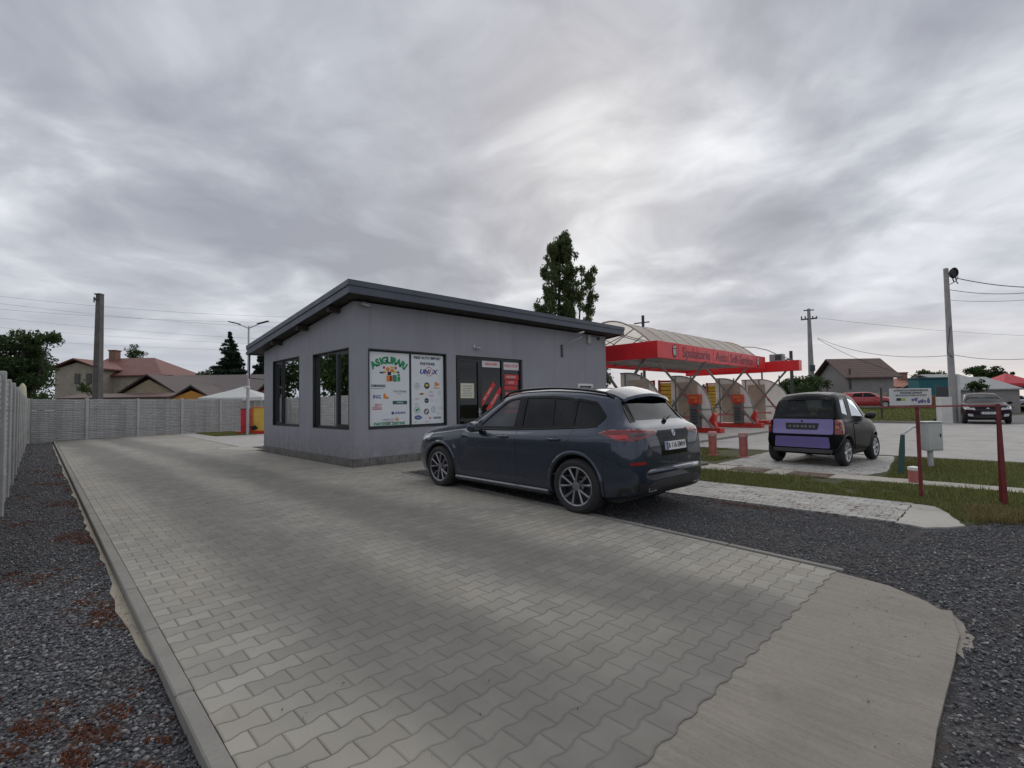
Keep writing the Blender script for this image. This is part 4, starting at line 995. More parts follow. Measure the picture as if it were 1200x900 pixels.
def wheel(parent, x, y, z, r, wd, side, rim_r, spokes, rimmat, twin=True, name='wheel'):
    """tyre of revolution with a spoked rim; side=+1 faces +x"""
    M = Matrix.Diagonal((side, 1, 1, 1)); h = wd/2
    t = MB(); prof = [(rim_r-.005, -h*.7), (rim_r+.01, -h*.95), ((r+rim_r)/2, -h*1.05), (r-.025, -h*.9), (r-.004, -h*.7), (r, -h*.3), (r-.006, -h*.28), (r-.006, -h*.22), (r, -h*.2), (r, h*.2), (r-.006, h*.22), (r-.006, h*.28), (r, h*.3), (r-.004, h*.7), (r-.025, h*.9), ((r+rim_r)/2, h*1.05), (rim_r+.012, h*.97), (rim_r-.004, h*.8)]
    t.lathe(prof, M, 48); ty = t.build(name, RUBBER, parent, (x, y, z), smooth=40)
    b = MB(); b.lathe([(rim_r+.006, h*.93), (rim_r-.004, h*.96), (rim_r-.018, h*.88), (rim_r-.022, h*.3), (rim_r-.03, -h*.7)], M, 48)
    for k in range(spokes):
        a0 = 2*math.pi*k/spokes+.2
        offs = (-.16, .16) if twin else (0,)
        for o_ in offs:
            ai = a0+o_*.25; ao = a0+o_*(2*math.pi/spokes)*1.45
            wi, wo_ = (.013, .022) if twin else (.03, .05)
            pi_ = Vector((0, math.cos(ai), math.sin(ai)))*(.055); po = Vector((0, math.cos(ao), math.sin(ao)))*(rim_r-.012)
            pi_.x = h*.72; po.x = h*.86; tdir = (po-pi_).normalized(); nn = Vector((1, 0, 0)).cross(tdir).normalized()
            vs = []
            for p, ww, dp in ((pi_, wi, .03), ((pi_+po)/2+Vector((h*.0, 0, 0)), (wi+wo_)*.42, .03), (po, wo_, .035)):
                vs += [p-nn*ww, p+Vector((.012, 0, 0))-nn*ww*.3, p+Vector((.012, 0, 0))+nn*ww*.3, p+nn*ww, p+nn*ww-Vector((dp, 0, 0)), p-nn*ww-Vector((dp, 0, 0))]
            fs = [(i*6+j, i*6+(j+1) % 6, (i+1)*6+(j+1) % 6, (i+1)*6+j) for i in range(2) for j in range(6)]
            b.add([M @ v for v in vs], fs)
    b.lathe([(0, h*.80), (.035, h*.80), (.06, h*.74), (.065, h*.5), (.09, h*.3)], M, 24)
    b.build('rim', rimmat, ty, smooth=30)
    d = MB(); d.lathe([(0, -h*.1), (rim_r*.75, -h*.1), (rim_r*.75, -h*.3), (rim_r-.02, -h*.32)], M, 40); d.build('brake_disc', mat('brake_metal', (.07, .07, .075), .5, .6), ty)
    return ty

def arc_pts(cx, cz, r, a0, a1, k=24): return [(cx+r*math.cos(R(a0+(a1-a0)*i/k)), cz+r*math.sin(R(a0+(a1-a0)*i/k))) for i in range(k+1)]
def seat(parent, x, y, z, hr=True, mt=None):
    b = MB(); b.cbox(x-.24, y-.25, z, x+.24, y+.25, z+.14, .05); M = Matrix.Translation((x, y-.25, z+.1)) @ Matrix.Rotation(R(14), 4, 'X')
    b.cbox(-.24, -.07, 0, .24, .07, .58, .05, M)
    if hr: b.cbox(-.13, -.05, .62, .13, .05, .80, .04, M); b.tube([M @ Vector((-.05, 0, .55)), M @ Vector((-.05, 0, .66))], .008, 6); b.tube([M @ Vector((.05, 0, .55)), M @ Vector((.05, 0, .66))], .008, 6)
    return b.build('seat', mt or mat('seat_cloth', (.03, .03, .034), .85), parent, smooth=30)
def steering(parent, x, y, z):
    b = MB(); M = Matrix.Translation((x, y, z)) @ Matrix.Rotation(R(-65), 4, 'X')
    b.tube([M @ Vector((.18*math.cos(a), .18*math.sin(a), 0)) for a in np.linspace(0, 6.2832, 25)], .014, 8, cap=False)
    b.tube([M @ Vector((-.17, 0, 0)), M @ Vector((.17, 0, 0))], .014, 6); b.tube([M @ Vector((0, 0, 0)), M @ Vector((0, 0, -.25))], .03, 8)
    return b.build('steering_wheel', BLACK, parent, smooth=30)
def car_paint(name, col, metal=.4, rough=.28, flake=.05, coat=1.0, spec=.5):
    m, nt, b, out = new_mat(name); n = N(nt); pos = n('TexCoord').outputs['Object']
    f = n.noise(pos, 1.6, 5, .6); z = n('SeparateXYZ', inp={0: pos}).outputs['Z']
    dust = n.math('MULTIPLY', n.map(z, .25, .75, .45 if coat else .12, .03 if coat else .0), n.map(n.noise(pos, 6, 6, .7), .3, .7, .3, 1.0), clamp=True)
    c = n.mix(n.math('MULTIPLY', n.map(n.noise(pos, 900, 1), .45, .6, 0, flake), 1.0), col, tuple(min(1, x*2.2+.02) for x in col))
    c = n.mix(n.math('MULTIPLY', dust, .35), c, (.13, .12, .11))
    nt.links.new(c, b.inputs['Base Color']); b.inputs['Metallic'].default_value = metal
    nt.links.new(n.map(f, .3, .7, rough*.85, rough*1.3), b.inputs['Roughness'])
    b.inputs['Coat Weight'].default_value = coat; b.inputs['Specular IOR Level'].default_value = spec; nt.links.new(n.math('ADD', n.math('MULTIPLY', dust, .3), .03), b.inputs['Coat Roughness'])
    return m
def lamp_mat(name, col, rough=.12):
    m, nt, b, out = new_mat(name); n = N(nt); pos = n('TexCoord').outputs['Object']
    c = n.mix(n.map(n.noise(pos, 30, 2), .35, .65, 0, .35), col, tuple(x*.45 for x in col)); nt.links.new(c, b.inputs['Base Color'])
    b.inputs['Roughness'].default_value = rough; b.inputs['Coat Weight'].default_value = 1; b.inputs['Coat Roughness'].default_value = .03; return m
REDL = lamp_mat('red_lens', (.30, .006, .008)); REDD = lamp_mat('dark_red_lens', (.17, .006, .009)); CLEARL = lamp_mat('clear_lens', (.55, .56, .58)); AMB = lamp_mat('amber_lens', (.5, .10, .02))
GLOSSB = mat('gloss_black', (.008, .008, .009), .15, spec=.22, var=.05); MATB = mat('matt_black_trim', (.017, .017, .018), .5, var=.15); PLATE = mat('number_plate_white', (.70, .71, .70), .4, var=.03)
GDARK = glass_mat('privacy_glass', (.025, .027, .032), .5, .01); GFRONT = glass_mat('clear_car_glass', (.42, .47, .46), 1.2, .01); GMID = glass_mat('rear_car_glass', (.10, .115, .12), 1.8, .01)

# --- dark blue SUV --------------------------------------------------
SUVP = car_paint('suv_paint', (.015, .026, .051), .5, .24)
ST = [ # s   zbot  wbot wmid zmid wsh  zsh   wb   zb    wr   zr    zt
 (0.00, .40, .50, .60, .52, .60, .70, .56, .80, .48, .84, .86),
 (0.03, .32, .62, .73, .52, .72, .72, .66, .84, .56, .89, .915),
 (0.10, .26, .76, .84, .52, .82, .76, .75, .90, .63, .96, .985),
 (0.28, .22, .87, .94, .54, .91, .82, .83, .97, .69, 1.03, 1.055),
 (0.60, .21, .93, .985, .58, .955, .88, .87, 1.02, .72, 1.085, 1.105),
 (1.00, .21, .95, 1.00, .60, .965, .93, .885, 1.055, .745, 1.125, 1.15),
 (1.46, .21, .95, .992, .60, .965, .955, .90, 1.085, .77, 1.16, 1.185),
 (1.70, .21, .95, .98, .60, .992, .955, .905, 1.09, .735, 1.285, 1.33),
 (1.99, .21, .95, .978, .60, .994, .96, .905, 1.095, .68, 1.47, 1.54),
 (2.26, .21, .95, .976, .60, .995, .965, .905, 1.10, .645, 1.60, 1.68),
 (2.64, .21, .95, .976, .60, .996, .97, .907, 1.11, .635, 1.66, 1.74),
 (3.10, .21, .95, .978, .60, .998, .975, .91, 1.125, .63, 1.67, 1.75),
 (3.60, .21, .95, .985, .61, 1.0, .985, .915, 1.145, .62, 1.65, 1.735),
 (4.05, .22, .95, .99, .62, 1.0, .99, .91, 1.165, .605, 1.605, 1.705),
 (4.34, .24, .945, .985, .62, .985, 1.01, .89, 1.18, .60, 1.55, 1.66),
 (4.50, .26, .935, .98, .62, .97, 1.02, .865, 1.18, .63, 1.40, 1.48),
 (4.66, .28, .915, .97, .62, .945, 1.02, .85, 1.165, .70, 1.245, 1.28),
 (4.74, .29, .88, .94, .62, .91, 1.02, .82, 1.15, .70, 1.205, 1.23),
 (4.80, .30, .85, .91, .62, .875, 1.01, .79, 1.13, .71, 1.18, 1.195),
 (4.85, .31, .80, .865, .62, .83, .99, .755, 1.10, .70, 1.145, 1.16),
 (4.895, .34, .73, .80, .60, .765, .91, .70, 1.01, .66, 1.06, 1.07),
 (4.92, .38, .62, .71, .58, .68, .78, .62, .87, .60, .91, .92)]
L = 4.73; SM = lambda v: v if v < 4.0 else 4.0+(v-4.0)*(.73/.92)
car = Car(ST, L, 76, 6, SM)
SUV_LOC = (6.06, 5.597, -.02)
suv = thing('suv', 'dark blue five-door SUV parked on the gravel in front of the grey office', 'SUV', SUV_LOC, R(-1.6))
wins = {
 'front': smooth_poly([(1.83, 1.12, .03), (2.36, 1.565, .06), (2.64, 1.605, .02), (2.72, 1.135, .03)]),
 'rear': smooth_poly([(2.82, 1.14, .03), (2.75, 1.61, .03), (3.30, 1.60, .03), (3.62, 1.565, .02), (3.66, 1.175, .02)]),
 'quarter': smooth_poly([(3.75, 1.185, .04), (3.70, 1.56, .03), (4.04, 1.50, .05), (4.30, 1.31, .04), (4.20, 1.215, .05)])}
shr = {k: [tuple(Vector(p)+(Vector((sum(q[0] for q in v)/len(v), sum(q[1] for q in v)/len(v)))-Vector(p)).normalized()*.012) for p in v] for k, v in wins.items()}
rearw = smooth_poly([(-.61, 1.265, .05), (-.49, 1.54, .05), (.49, 1.54, .05), (.61, 1.265, .05)]); wsw = smooth_poly([(-.70, 1.22, .05), (-.54, 1.60, .05), (.54, 1.60, .05), (.70, 1.22, .05)])
body = car.finish('body', SUVP, suv, [(.88, .375, .435, .30, 1.0), (3.86, .375, .435, .30, 1.0)], cabin=(1.72, 4.34, .48), openings=[(v, 'side') for v in shr.values()]+[(rearw, 'B', 1.0), (wsw, 'F', 2.3)])
for k, gm in (('front', GFRONT), ('rear', GDARK), ('quarter', GDARK)):
    for sd_ in ('L', 'R'):
        q = MB(); car.decal(q, wins[k], sd_, -.006, .12); q.build('side_window', gm, suv, smooth=True, fix=False)
q = MB(); car.decal(q, rearw, 'B', -.004, .12); q.build('rear_window', glass_mat('tailgate_privacy_glass', (.03, .032, .037), .75, .01), suv, smooth=True, fix=False)
q = MB(); car.decal(q, wsw, 'F', -.004, .12); q.build('windscreen', GFRONT, suv, smooth=True, fix=False)
for sd_ in ('L', 'R'):
    tr_ = MB()
    for k in wins: car.strip(tr_, wins[k], .035, sd_, .004, True)
    car.decal(tr_, smooth_poly([(2.66, 1.12), (2.62, 1.62), (2.77, 1.625), (2.84, 1.125)], .01), sd_, .0045, .1)
    car.decal(tr_, smooth_poly([(3.62, 1.165), (3.58, 1.58), (3.73, 1.56), (3.79, 1.175)], .01), sd_, .0045, .1)
    car.strip(tr_, [(3.42, 1.13), (3.30, 1.60)], .035, sd_, .001)
    car.decal(tr_, smooth_poly([(1.64, 1.10), (1.86, 1.26), (1.90, 1.10)], .02), sd_, .0045, .08)
    tr_.build('window_trim', GLOSSB, suv, smooth=True, fix=False)
for sd_ in ('L', 'R'):
    br = MB(); car.strip(br, [(1.66, 1.088), (2.5, 1.10), (3.3, 1.135), (4.0, 1.175), (4.2, 1.195)], .016, sd_, .008, bulge=.003)
    br.build('waist_moulding', GLOSSB, suv, smooth=True, fix=False)
sm = MB()
for sd_ in ('L', 'R'):
    car.strip(sm, smooth_poly([(1.50, 1.08), (1.42, .80), (1.44, .42), (1.55, .36)], .08)[3:-3] if False else [(1.50, 1.07), (1.44, .9), (1.42, .6), (1.45, .40)], .007, sd_, .0015)
    car.strip(sm, [(2.76, 1.10), (2.78, .8), (2.77, .40)], .007, sd_, .0015)
    car.strip(sm, [(3.80, 1.13), (3.77, 1.0), (3.62, .86), (3.50, .74), (3.43, .6), (3.41, .42)], .007, sd_, .0015)
    car.strip(sm, [(1.45, .40), (3.41, .42)], .008, sd_, .0015)
    car.strip(sm, [(4.42, .99), (4.36, .60), (4.30, .46)], .005, sd_, .0015)
    car.strip(sm, [(.55, .93), (1.45, 1.06)], .006, sd_, .0015)
    car.strip(sm, arc_pts(4.12, .93, .055, 0, 360, 16), .004, sd_, .0015) if sd_ == 'R' else None
car.strip(sm, [(-.72, 1.18), (-.70, .78), (-.58, .68), (.58, .68), (.70, .78), (.72, 1.18)], .007, 'B', .002)
sm.build('panel_gaps', MATB, suv, fix=False)
# sculpted door crease and lower body line as raised strips
for sd_, c0 in (('L', .88), ('L', 3.86), ('R', .88), ('R', 3.86)):
    cr = MB(); car.strip(cr, arc_pts(c0, .375, .462, 198, -18, 30), .06, sd_, -.004, bulge=.018)
    cr.build('arch_moulding', SUVP, suv, smooth=50, fix=False)
for sg in (-1, 1):
    sk = MB(); sk.cbox(min(sg*.90, sg*1.0), -(3.41-L/2), .215, max(sg*.90, sg*1.0), -(1.33-L/2), .275, .02)
    sk.build('side_skirt', SUVP, suv)
uc = MB()
for sg in (-1, 1): uc.cbox(min(sg*.6, sg*.95), -(3.41-L/2), .185, max(sg*.6, sg*.95), -(1.33-L/2), .235, .015)
uc.box(-.8, -L/2+.35, .2, .8, L/2-.3, .34); uc.build('underbody', MATB, suv)
# handles, mirrors, rails, spoiler
for sd_, sg in (('L', -1), ('R', 1)):
    for hs in (2.52, 3.52):
        loc, d = car.hit(hs, .995, sd_)
        q = MB(); q.tube([loc+Vector((sg*.0, .11, 0)), loc+Vector((sg*.035, .09, .0)), loc+Vector((sg*.038, -.05, .004)), loc+Vector((sg*.01, -.1, .004))], [.012, .017, .017, .012], 8)
        q.build('door_handle', SUVP, suv, smooth=True)
        q = MB(); car.decal(q, smooth_poly([(hs-.07, .965), (hs-.07, 1.02), (hs+.07, 1.02), (hs+.07, .965)], .025), sd_, .002, .05); q.build('handle_recess', MATB, suv, fix=False)
    M = Matrix.Translation((sg*.985, L/2-1.93, 1.11)) @ Matrix.Rotation(sg*R(-8), 4, 'Z')
    q = MB(); q.tube([M @ Vector(p) for p in ((sg*-.01, -.02, 0), (sg*.03, .0, .02), (sg*.10, .01, .03), (sg*.18, -.005, .02), (sg*.215, -.02, .0))], [.05, .085, .095, .085, .04], 12); mr = q.build('mirror', SUVP, suv, smooth=True)
    q = MB(); q.tube([(sg*.90, L/2-1.91, 1.09), (sg*1.02, L/2-1.92, 1.07)], [.035, .03], 8); q.build('mirror_arm', MATB, mr)
    q = MB(); q.prism(smooth_poly([(-.085, -.055), (.085, -.055), (.085, .055), (-.085, .055)], .03), 0, .004, M @ Matrix.Translation((sg*.10, -.092, .028)) @ Matrix.Rotation(R(90), 4, 'X')); q.build('mirror_glass', CHROME, mr)
    pts = []
    for s_ in np.linspace(2.15, 4.28, 16):
        loc, d = car.hit(sg*.60, s_, 'T'); e = .045*min(1, (s_-2.12)/.15, (4.30-s_)/.15); pts.append(loc+Vector((0, 0, e-.005)))
    q = MB(); q.tube(pts, .018, 8); q.build('roof_rail', GLOSSB, suv, smooth=True)
q = MB()
prof = [(4.12, .03), (4.26, .03), (4.40, .005), (4.41, -.03), (4.25, -.03)]
nx = 20; vs = []
for i in range(nx+1):
    x = -.58+1.16*i/nx; cz = car.hit(x*.98, 4.25, 'T')[0].z
    dropx = .0
    for s_, dz in prof: vs.append((x, L/2-s_-.0+(abs(x)/.58)**3*.04, cz+dz-(s_-4.2)*.30))
k5 = len(prof); q.add(vs, [(i*k5+j, i*k5+(j+1) % k5, (i+1)*k5+(j+1) % k5, (i+1)*k5+j) for i in range(nx) for j in range(k5)]+[tuple(range(k5)), tuple(nx*k5+j for j in range(k5))])
q.build('spoiler', SUVP, suv, smooth=30)
q = MB(); car.decal(q, [(-.58, 1.56), (-.47, 1.60), (.47, 1.60), (.58, 1.56), (.56, 1.53), (-.56, 1.53)], 'B', .004, .1); q.build('spoiler_underside', GLOSSB, suv, fix=False)
for sg in (-1, 1):
    q = MB(); pl_ = [(sg*.62, 1.25), (sg*.505, 1.54), (sg*.59, 1.52), (sg*.73, 1.235)]; car.decal(q, pl_, 'B', .005, .08)
    q.build('pillar_blade', GLOSSB, suv, fix=False)
q = MB(); q.tube([Vector((0, 0, .03))+car.hit(0, 1.24, 'B')[0]+Vector((0, -.02, -.03)), car.hit(.12, 1.28, 'B')[0]+Vector((0, -.02, 0)), car.hit(.34, 1.31, 'B')[0]+Vector((0, -.02, 0))], [.03, .018, .008], 8); q.build('rear_wiper', MATB, suv, smooth=True)
# tail lamps wrap round the corner: rear half and side half
for sg, sd_ in ((-1, 'L'), (1, 'R')):
    cc_ = 'CL' if sg < 0 else 'CR'
    q = MB(); car.decal(q, smooth_poly([(-.37, 1.105, .01), (-.27, 1.15, .03), (.0, 1.165, .02), (.38, 1.145, .02), (.36, 1.09, .03), (.16, 1.045, .04), (-.02, 1.01, .04), (-.20, 1.02, .04)]), cc_, .006, .03, .01)
    tl = q.build('tail_lamp', REDD, suv, smooth=40)
    q = MB(); car.strip(q, [(-.34, 1.11), (-.25, 1.138), (.0, 1.151), (.34, 1.135)], .016, cc_, .009); q.build('light_blade', REDL, tl, fix=False)
    q = MB(); car.decal(q, smooth_poly([(-.28, 1.085), (-.08, 1.105), (-.05, 1.035), (-.18, 1.035)], .02), cc_, .009, .03); q.build('light_blade', lamp_mat('bright_red_lens', (.50, .012, .016)), tl, fix=False)
    q = MB(); car.decal(q, smooth_poly([(-.03, 1.065), (-.02, 1.115), (.22, 1.115), (.18, 1.075)], .02), cc_, .009, .03); q.build('reverse_lens', mat('smoked_lens', (.09, .075, .075), .15), tl, fix=False)
    q = MB(); car.strip(q, [(-.05, .735), (.16, .74)], .036, cc_, .006); q.build('rear_reflector', REDL, suv)
q = MB(); car.decal(q, smooth_poly([(-.46, 1.13), (.46, 1.13), (.38, 1.0), (.34, .80), (-.34, .80), (-.38, 1.0)], .03), 'B', .003, .06); q.build('plate_recess', GLOSSB, suv, smooth=True, fix=False)
def plate_at(carobj, x, z, w_, h_, side, txt, parent, lift=.02, tilt=0.0, strip=True):
    loc, d = carobj.hit(x, z, side); M = Matrix.Translation(loc-d*lift) @ (Matrix.Rotation(R(90)-tilt, 4, 'X') if side == 'B' else Matrix.Rotation(R(180), 4, 'Z') @ Matrix.Rotation(R(90)-tilt, 4, 'X'))
    q = MB(); q.prism(smooth_poly([(-w_/2, -h_/2), (w_/2, -h_/2), (w_/2, h_/2), (-w_/2, h_/2)], .012), -.03, .004, M); p = q.build('number_plate', PLATE, parent)
    if strip: q = MB(); q.box(-w_/2+.004, -h_/2+.004, .0045, -w_/2+.045, h_/2-.004, .0055, M); q.build('plate_band', INKB, p)
    text(txt, h_*.86, M @ Matrix.Translation((.02, 0, .005)), INKK, p, sx=.95, bold=.001); return p
plate_at(car, 0, .925, .52, .112, 'B', 'B 116 EMW', suv, .02, R(8))
q = MB(); loc, d = car.hit(0, 1.085, 'B'); M = Matrix.Translation(loc+Vector((0, -.008, 0))) @ Matrix.Rotation(R(80), 4, 'X')
q.prism([(.042*math.cos(a), .042*math.sin(a)) for a in np.linspace(0, 6.283, 24, endpoint=False)], -.01, .004, M); bd_ = q.build('badge', CHROME, suv)
q = MB()
for a in (0, math.pi): q.prism([(0, 0)]+[(.028*math.cos(a+t), .028*math.sin(a+t)) for t in np.linspace(0, math.pi/2, 7)], .0045, .006, M)
q.build('badge_quarter', INKB, bd_)
text('X5', .06, Matrix.Translation(car.hit(-.62, .79, 'B')[0]+Vector((0, -.004, 0))) @ Matrix.Rotation(R(90), 4, 'X'), CHROME, suv, name='model_badge') if False else None
# bumper: black lower part with outlets and tow hook cover
q = MB(); car.decal(q, smooth_poly([(-.84, .50), (-.70, .46), (-.5, .50), (.5, .50), (.70, .46), (.84, .50), (.80, .36), (.6, .33), (-.6, .33), (-.80, .36)], .03), 'B', .006, .06)
for sd_ in ('L', 'R'): car.decal(q, smooth_poly([(4.55, .30), (4.62, .42), (4.86, .48), (4.86, .34), (4.7, .28)], .02), sd_, .006, .06)
q.build('rear_diffuser', MATB, suv, smooth=True, fix=False)
q = MB(); q.tube([(-.76, -L/2+.05, .60), (-.6, -L/2+.0, .615), (-.3, -L/2-.02, .62), (.3, -L/2-.02, .62), (.6, -L/2+.0, .615), (.76, -L/2+.05, .60)], .035, 10); q.build('bumper_lip', SUVP, suv, smooth=True)
for sg in (-1, 1):
    q = MB(); M = Matrix.Translation((sg*.58, -L/2+.04, .40)) @ Matrix.Rotation(R(90), 4, 'Z')
    q.prism(smooth_poly([(-.10, -.035), (.10, -.035), (.08, .04), (-.08, .04)], .02), -.02, .05, Matrix.Translation((sg*.58, -L/2+.05, .405)) @ Matrix.Rotation(R(90), 4, 'X')); q.build('exhaust_trim', CHROME, suv)
    q = MB(); q.prism(smooth_poly([(-.085, -.025), (.085, -.025), (.066, .03), (-.066, .03)], .015), .051, .053, Matrix.Translation((sg*.58, -L/2+.05, .405)) @ Matrix.Rotation(R(90), 4, 'X')); q.build('exhaust_mouth', MATB, suv)
# nose
for sg, sd_ in ((-1, 'L'), (1, 'R')):
    q = MB(); car.decal(q, smooth_poly([(.06, .80), (.10, .90), (.30, .95), (.62, .99), (.55, .90), (.25, .82)], .02), sd_, .006, .05, .008); hl = q.build('headlight', CLEARL, suv, smooth=40)
    q = MB(); car.decal(q, smooth_poly([(sg*.36, .86), (sg*.40, .76), (sg*.74, .78), (sg*.74, .88)], .02), 'F', .006, .05, .008); q.build('headlight_inner', CLEARL, hl)
    q = MB(); car.decal(q, smooth_poly([(sg*.03, .62), (sg*.03, .86), (sg*.30, .86), (sg*.33, .66)], .03), 'F', .012, .05, .01); q.build('grille', GLOSSB, suv)
    q = MB(); car.decal(q, smooth_poly([(sg*.48, .42), (sg*.50, .58), (sg*.74, .60), (sg*.70, .44)], .02), 'F', .008, .05, .01); q.build('air_intake', MATB, suv)
q = MB(); car.strip(q, [(1.28, .80), (1.34, .74)], .03, 'L', .003); q.build('wing_badge', CHROME, suv, fix=False)
ALLOY = mat('bicolour_alloy', (.27, .27, .29), .3, .85, var=.15)
for y, z in ((L/2-.88, .375), (L/2-3.86, .375)):
    for sg in (-1, 1): wheel(suv, sg*.875, y, z, .375, .26, sg, .262, 5, ALLOY)
for x, y in ((-.38, .15), (.38, .15), (-.4, -.85), (.4, -.85)): seat(suv, x, y, .52)
steering(suv, -.38, .62, 1.03); q = MB(); q.cbox(-.78, .72, .6, .78, 1.0, 1.06, .05); q.cbox(-.3, -1.6, .5, .3, -1.3, .9, .05); q.build('dashboard', BLACK, suv)
q = MB(); q.cbox(-.95, -2.0, .48, .95, 1.1, .52, .01); q.build('cabin_floor', MATB, suv)
suv.scale = (.95, 1.055, .97)

# --- black and purple microcar ---------------------------------------
SMB = car_paint('microcar_black', (.006, .006, .007), .0, .25, coat=0.0, spec=.07); SMP = car_paint('microcar_purple', (.165, .13, .36), .1, .35); SMR = mat('roof_plastic', (.05, .048, .052), .4, var=.1)
ST = [
 (0.00, .34, .42, .50, .46, .49, .60, .44, .68, .38, .71, .73),
 (0.05, .24, .55, .62, .46, .60, .64, .54, .74, .47, .78, .80),
 (0.20, .19, .66, .72, .48, .70, .72, .63, .84, .53, .90, .92),
 (0.45, .18, .69, .755, .50, .73, .78, .67, .91, .57, .99, 1.02),
 (0.65, .18, .69, .755, .50, .735, .80, .675, .94, .57, 1.10, 1.14),
 (0.90, .18, .69, .755, .50, .735, .82, .68, .96, .545, 1.29, 1.36),
 (1.15, .18, .69, .755, .50, .735, .83, .68, .97, .525, 1.42, 1.50),
 (1.55, .18, .69, .755, .50, .735, .84, .68, .98, .53, 1.465, 1.55),
 (1.95, .19, .69, .755, .50, .735, .86, .68, .99, .545, 1.45, 1.54),
 (2.15, .20, .68, .755, .50, .735, .88, .675, .99, .555, 1.40, 1.50),
 (2.26, .21, .67, .75, .50, .73, .88, .665, .98, .565, 1.32, 1.41),
 (2.34, .22, .66, .745, .50, .72, .88, .65, .97, .58, 1.14, 1.19),
 (2.41, .24, .645, .73, .50, .705, .86, .635, .95, .575, 1.0, 1.02),
 (2.44, .24, .63, .72, .50, .69, .78, .62, .84, .55, .87, .88),
 (2.475, .25, .62, .71, .47, .68, .64, .61, .69, .55, .72, .73),
 (2.50, .29, .57, .66, .46, .63, .59, .57, .64, .51, .665, .67)]
L = 2.5; c2 = Car(ST, L, 50, 5)
# nose points to +X in the world
smart = thing('microcar', 'tiny black two-seat car with purple tailgate and bumper, parked on the paver pad', 'car', (13.38, 3.13, .0), R(-96.5))
sw_ = smooth_poly([(.84, .985, .03), (1.13, 1.37, .08), (1.50, 1.43, .03), (1.62, 1.0, .04)]); sq_ = smooth_poly([(1.78, 1.02, .04), (1.70, 1.40, .04), (2.02, 1.39, .05), (2.12, 1.08, .05)])
bw_ = smooth_poly([(-.60, 1.0, .05), (-.56, 1.40, .07), (.56, 1.40, .07), (.60, 1.0, .05)]); fw_ = smooth_poly([(-.58, 1.02, .05), (-.45, 1.42, .06), (.45, 1.42, .06), (.58, 1.02, .05)])
c2.finish('body', SMB, smart, [(.40, .285, .335, .22, .77), (2.13, .285, .335, .22, .77)], cabin=(.86, 2.30, .45), openings=[(sw_, 'side'), (sq_, 'side'), (bw_, 'B', .9), (fw_, 'F', 1.5)])
for sd_ in ('L', 'R'):
    q = MB(); c2.decal(q, sw_, sd_, -.006, .1); q.build('side_window', GFRONT, smart, smooth=True, fix=False); q = MB(); c2.decal(q, sq_, sd_, -.006, .1); q.build('side_window', GMID, smart, smooth=True, fix=False)
q = MB(); c2.decal(q, bw_, 'B', -.004, .08); q.build('rear_window', GMID2 if False else glass_mat('tailgate_glass', (.36, .42, .42), .5, .01), smart, smooth=True, fix=False)
q = MB(); c2.decal(q, fw_, 'F', -.004, .08); q.build('windscreen', GFRONT, smart, smooth=True, fix=False)
q = MB()
for sd_ in ('L', 'R'): c2.strip(q, sw_, .03, sd_, .003, True); c2.strip(q, sq_, .03, sd_, .003, True)
c2.strip(q, bw_, .05, 'B', .003, True); q.build('window_trim', GLOSSB, smart, smooth=True, fix=False)
def patch_top(cr_, mb, x0, x1, s0, s1, off, nx=16, ns=24):
    vs = []
    for i in range(ns+1):
        for j in range(nx+1):
            loc, d = cr_.hit(x0+(x1-x0)*j/nx, s0+(s1-s0)*i/ns, 'T'); vs.append(loc-d*off)
    mb.add(vs, [(i*(nx+1)+j, i*(nx+1)+j+1, (i+1)*(nx+1)+j+1, (i+1)*(nx+1)+j) for i in range(ns) for j in range(nx)])
q = MB(); patch_top(c2, q, -.46, .46, 1.15, 2.13, .006); q.build('roof_panel', SMR, smart, smooth=True, fix=False)
q = MB(); c2.decal(q, smooth_poly([(-.60, .97, .03), (.60, .97, .03), (.61, .655, .05), (-.61, .655, .05)]), 'B', .009, .06, .012); q.build('tailgate', SMP, smart, smooth=50)
q = MB(); c2.decal(q, smooth_poly([(-.53, .60, .03), (.53, .60, .03), (.55, .37, .04), (-.55, .37, .04)]), 'B', .02, .06, .02); q.build('bumper_panel', SMP, smart, smooth=50)
q = MB(); c2.decal(q, smooth_poly([(-.60, .345, .03), (.60, .345, .03), (.56, .235, .04), (-.56, .235, .04)]), 'B', .012, .06, .02); q.build('bumper_valance', mat('valance_grey', (.07, .068, .075), .6), smart, smooth=50)
q = MB(); c2.decal(q, smooth_poly([(-.335, .885, .02), (.335, .885, .02), (.31, .745, .02), (-.31, .745, .02)]), 'B', .013, .05, .004); pr2 = q.build('plate_recess', MATB, smart)
q = MB()
for a in range(7): 
    x = -.24+a*.08+.01*(a % 2); c2.decal(q, [(x-.024, .79), (x+.024, .79), (x+.024, .84), (x-.024, .84)], 'B', .016, .05)
q.build('plate_letters', mat('worn_grey_letters', (.16, .16, .17), .6), pr2, fix=False)
q = MB(); c2.decal(q, arc_pts(0, .925, .022, 0, 340, 12), 'B', .016, .05, .01); q.build('tailgate_lock', BLACK, smart)
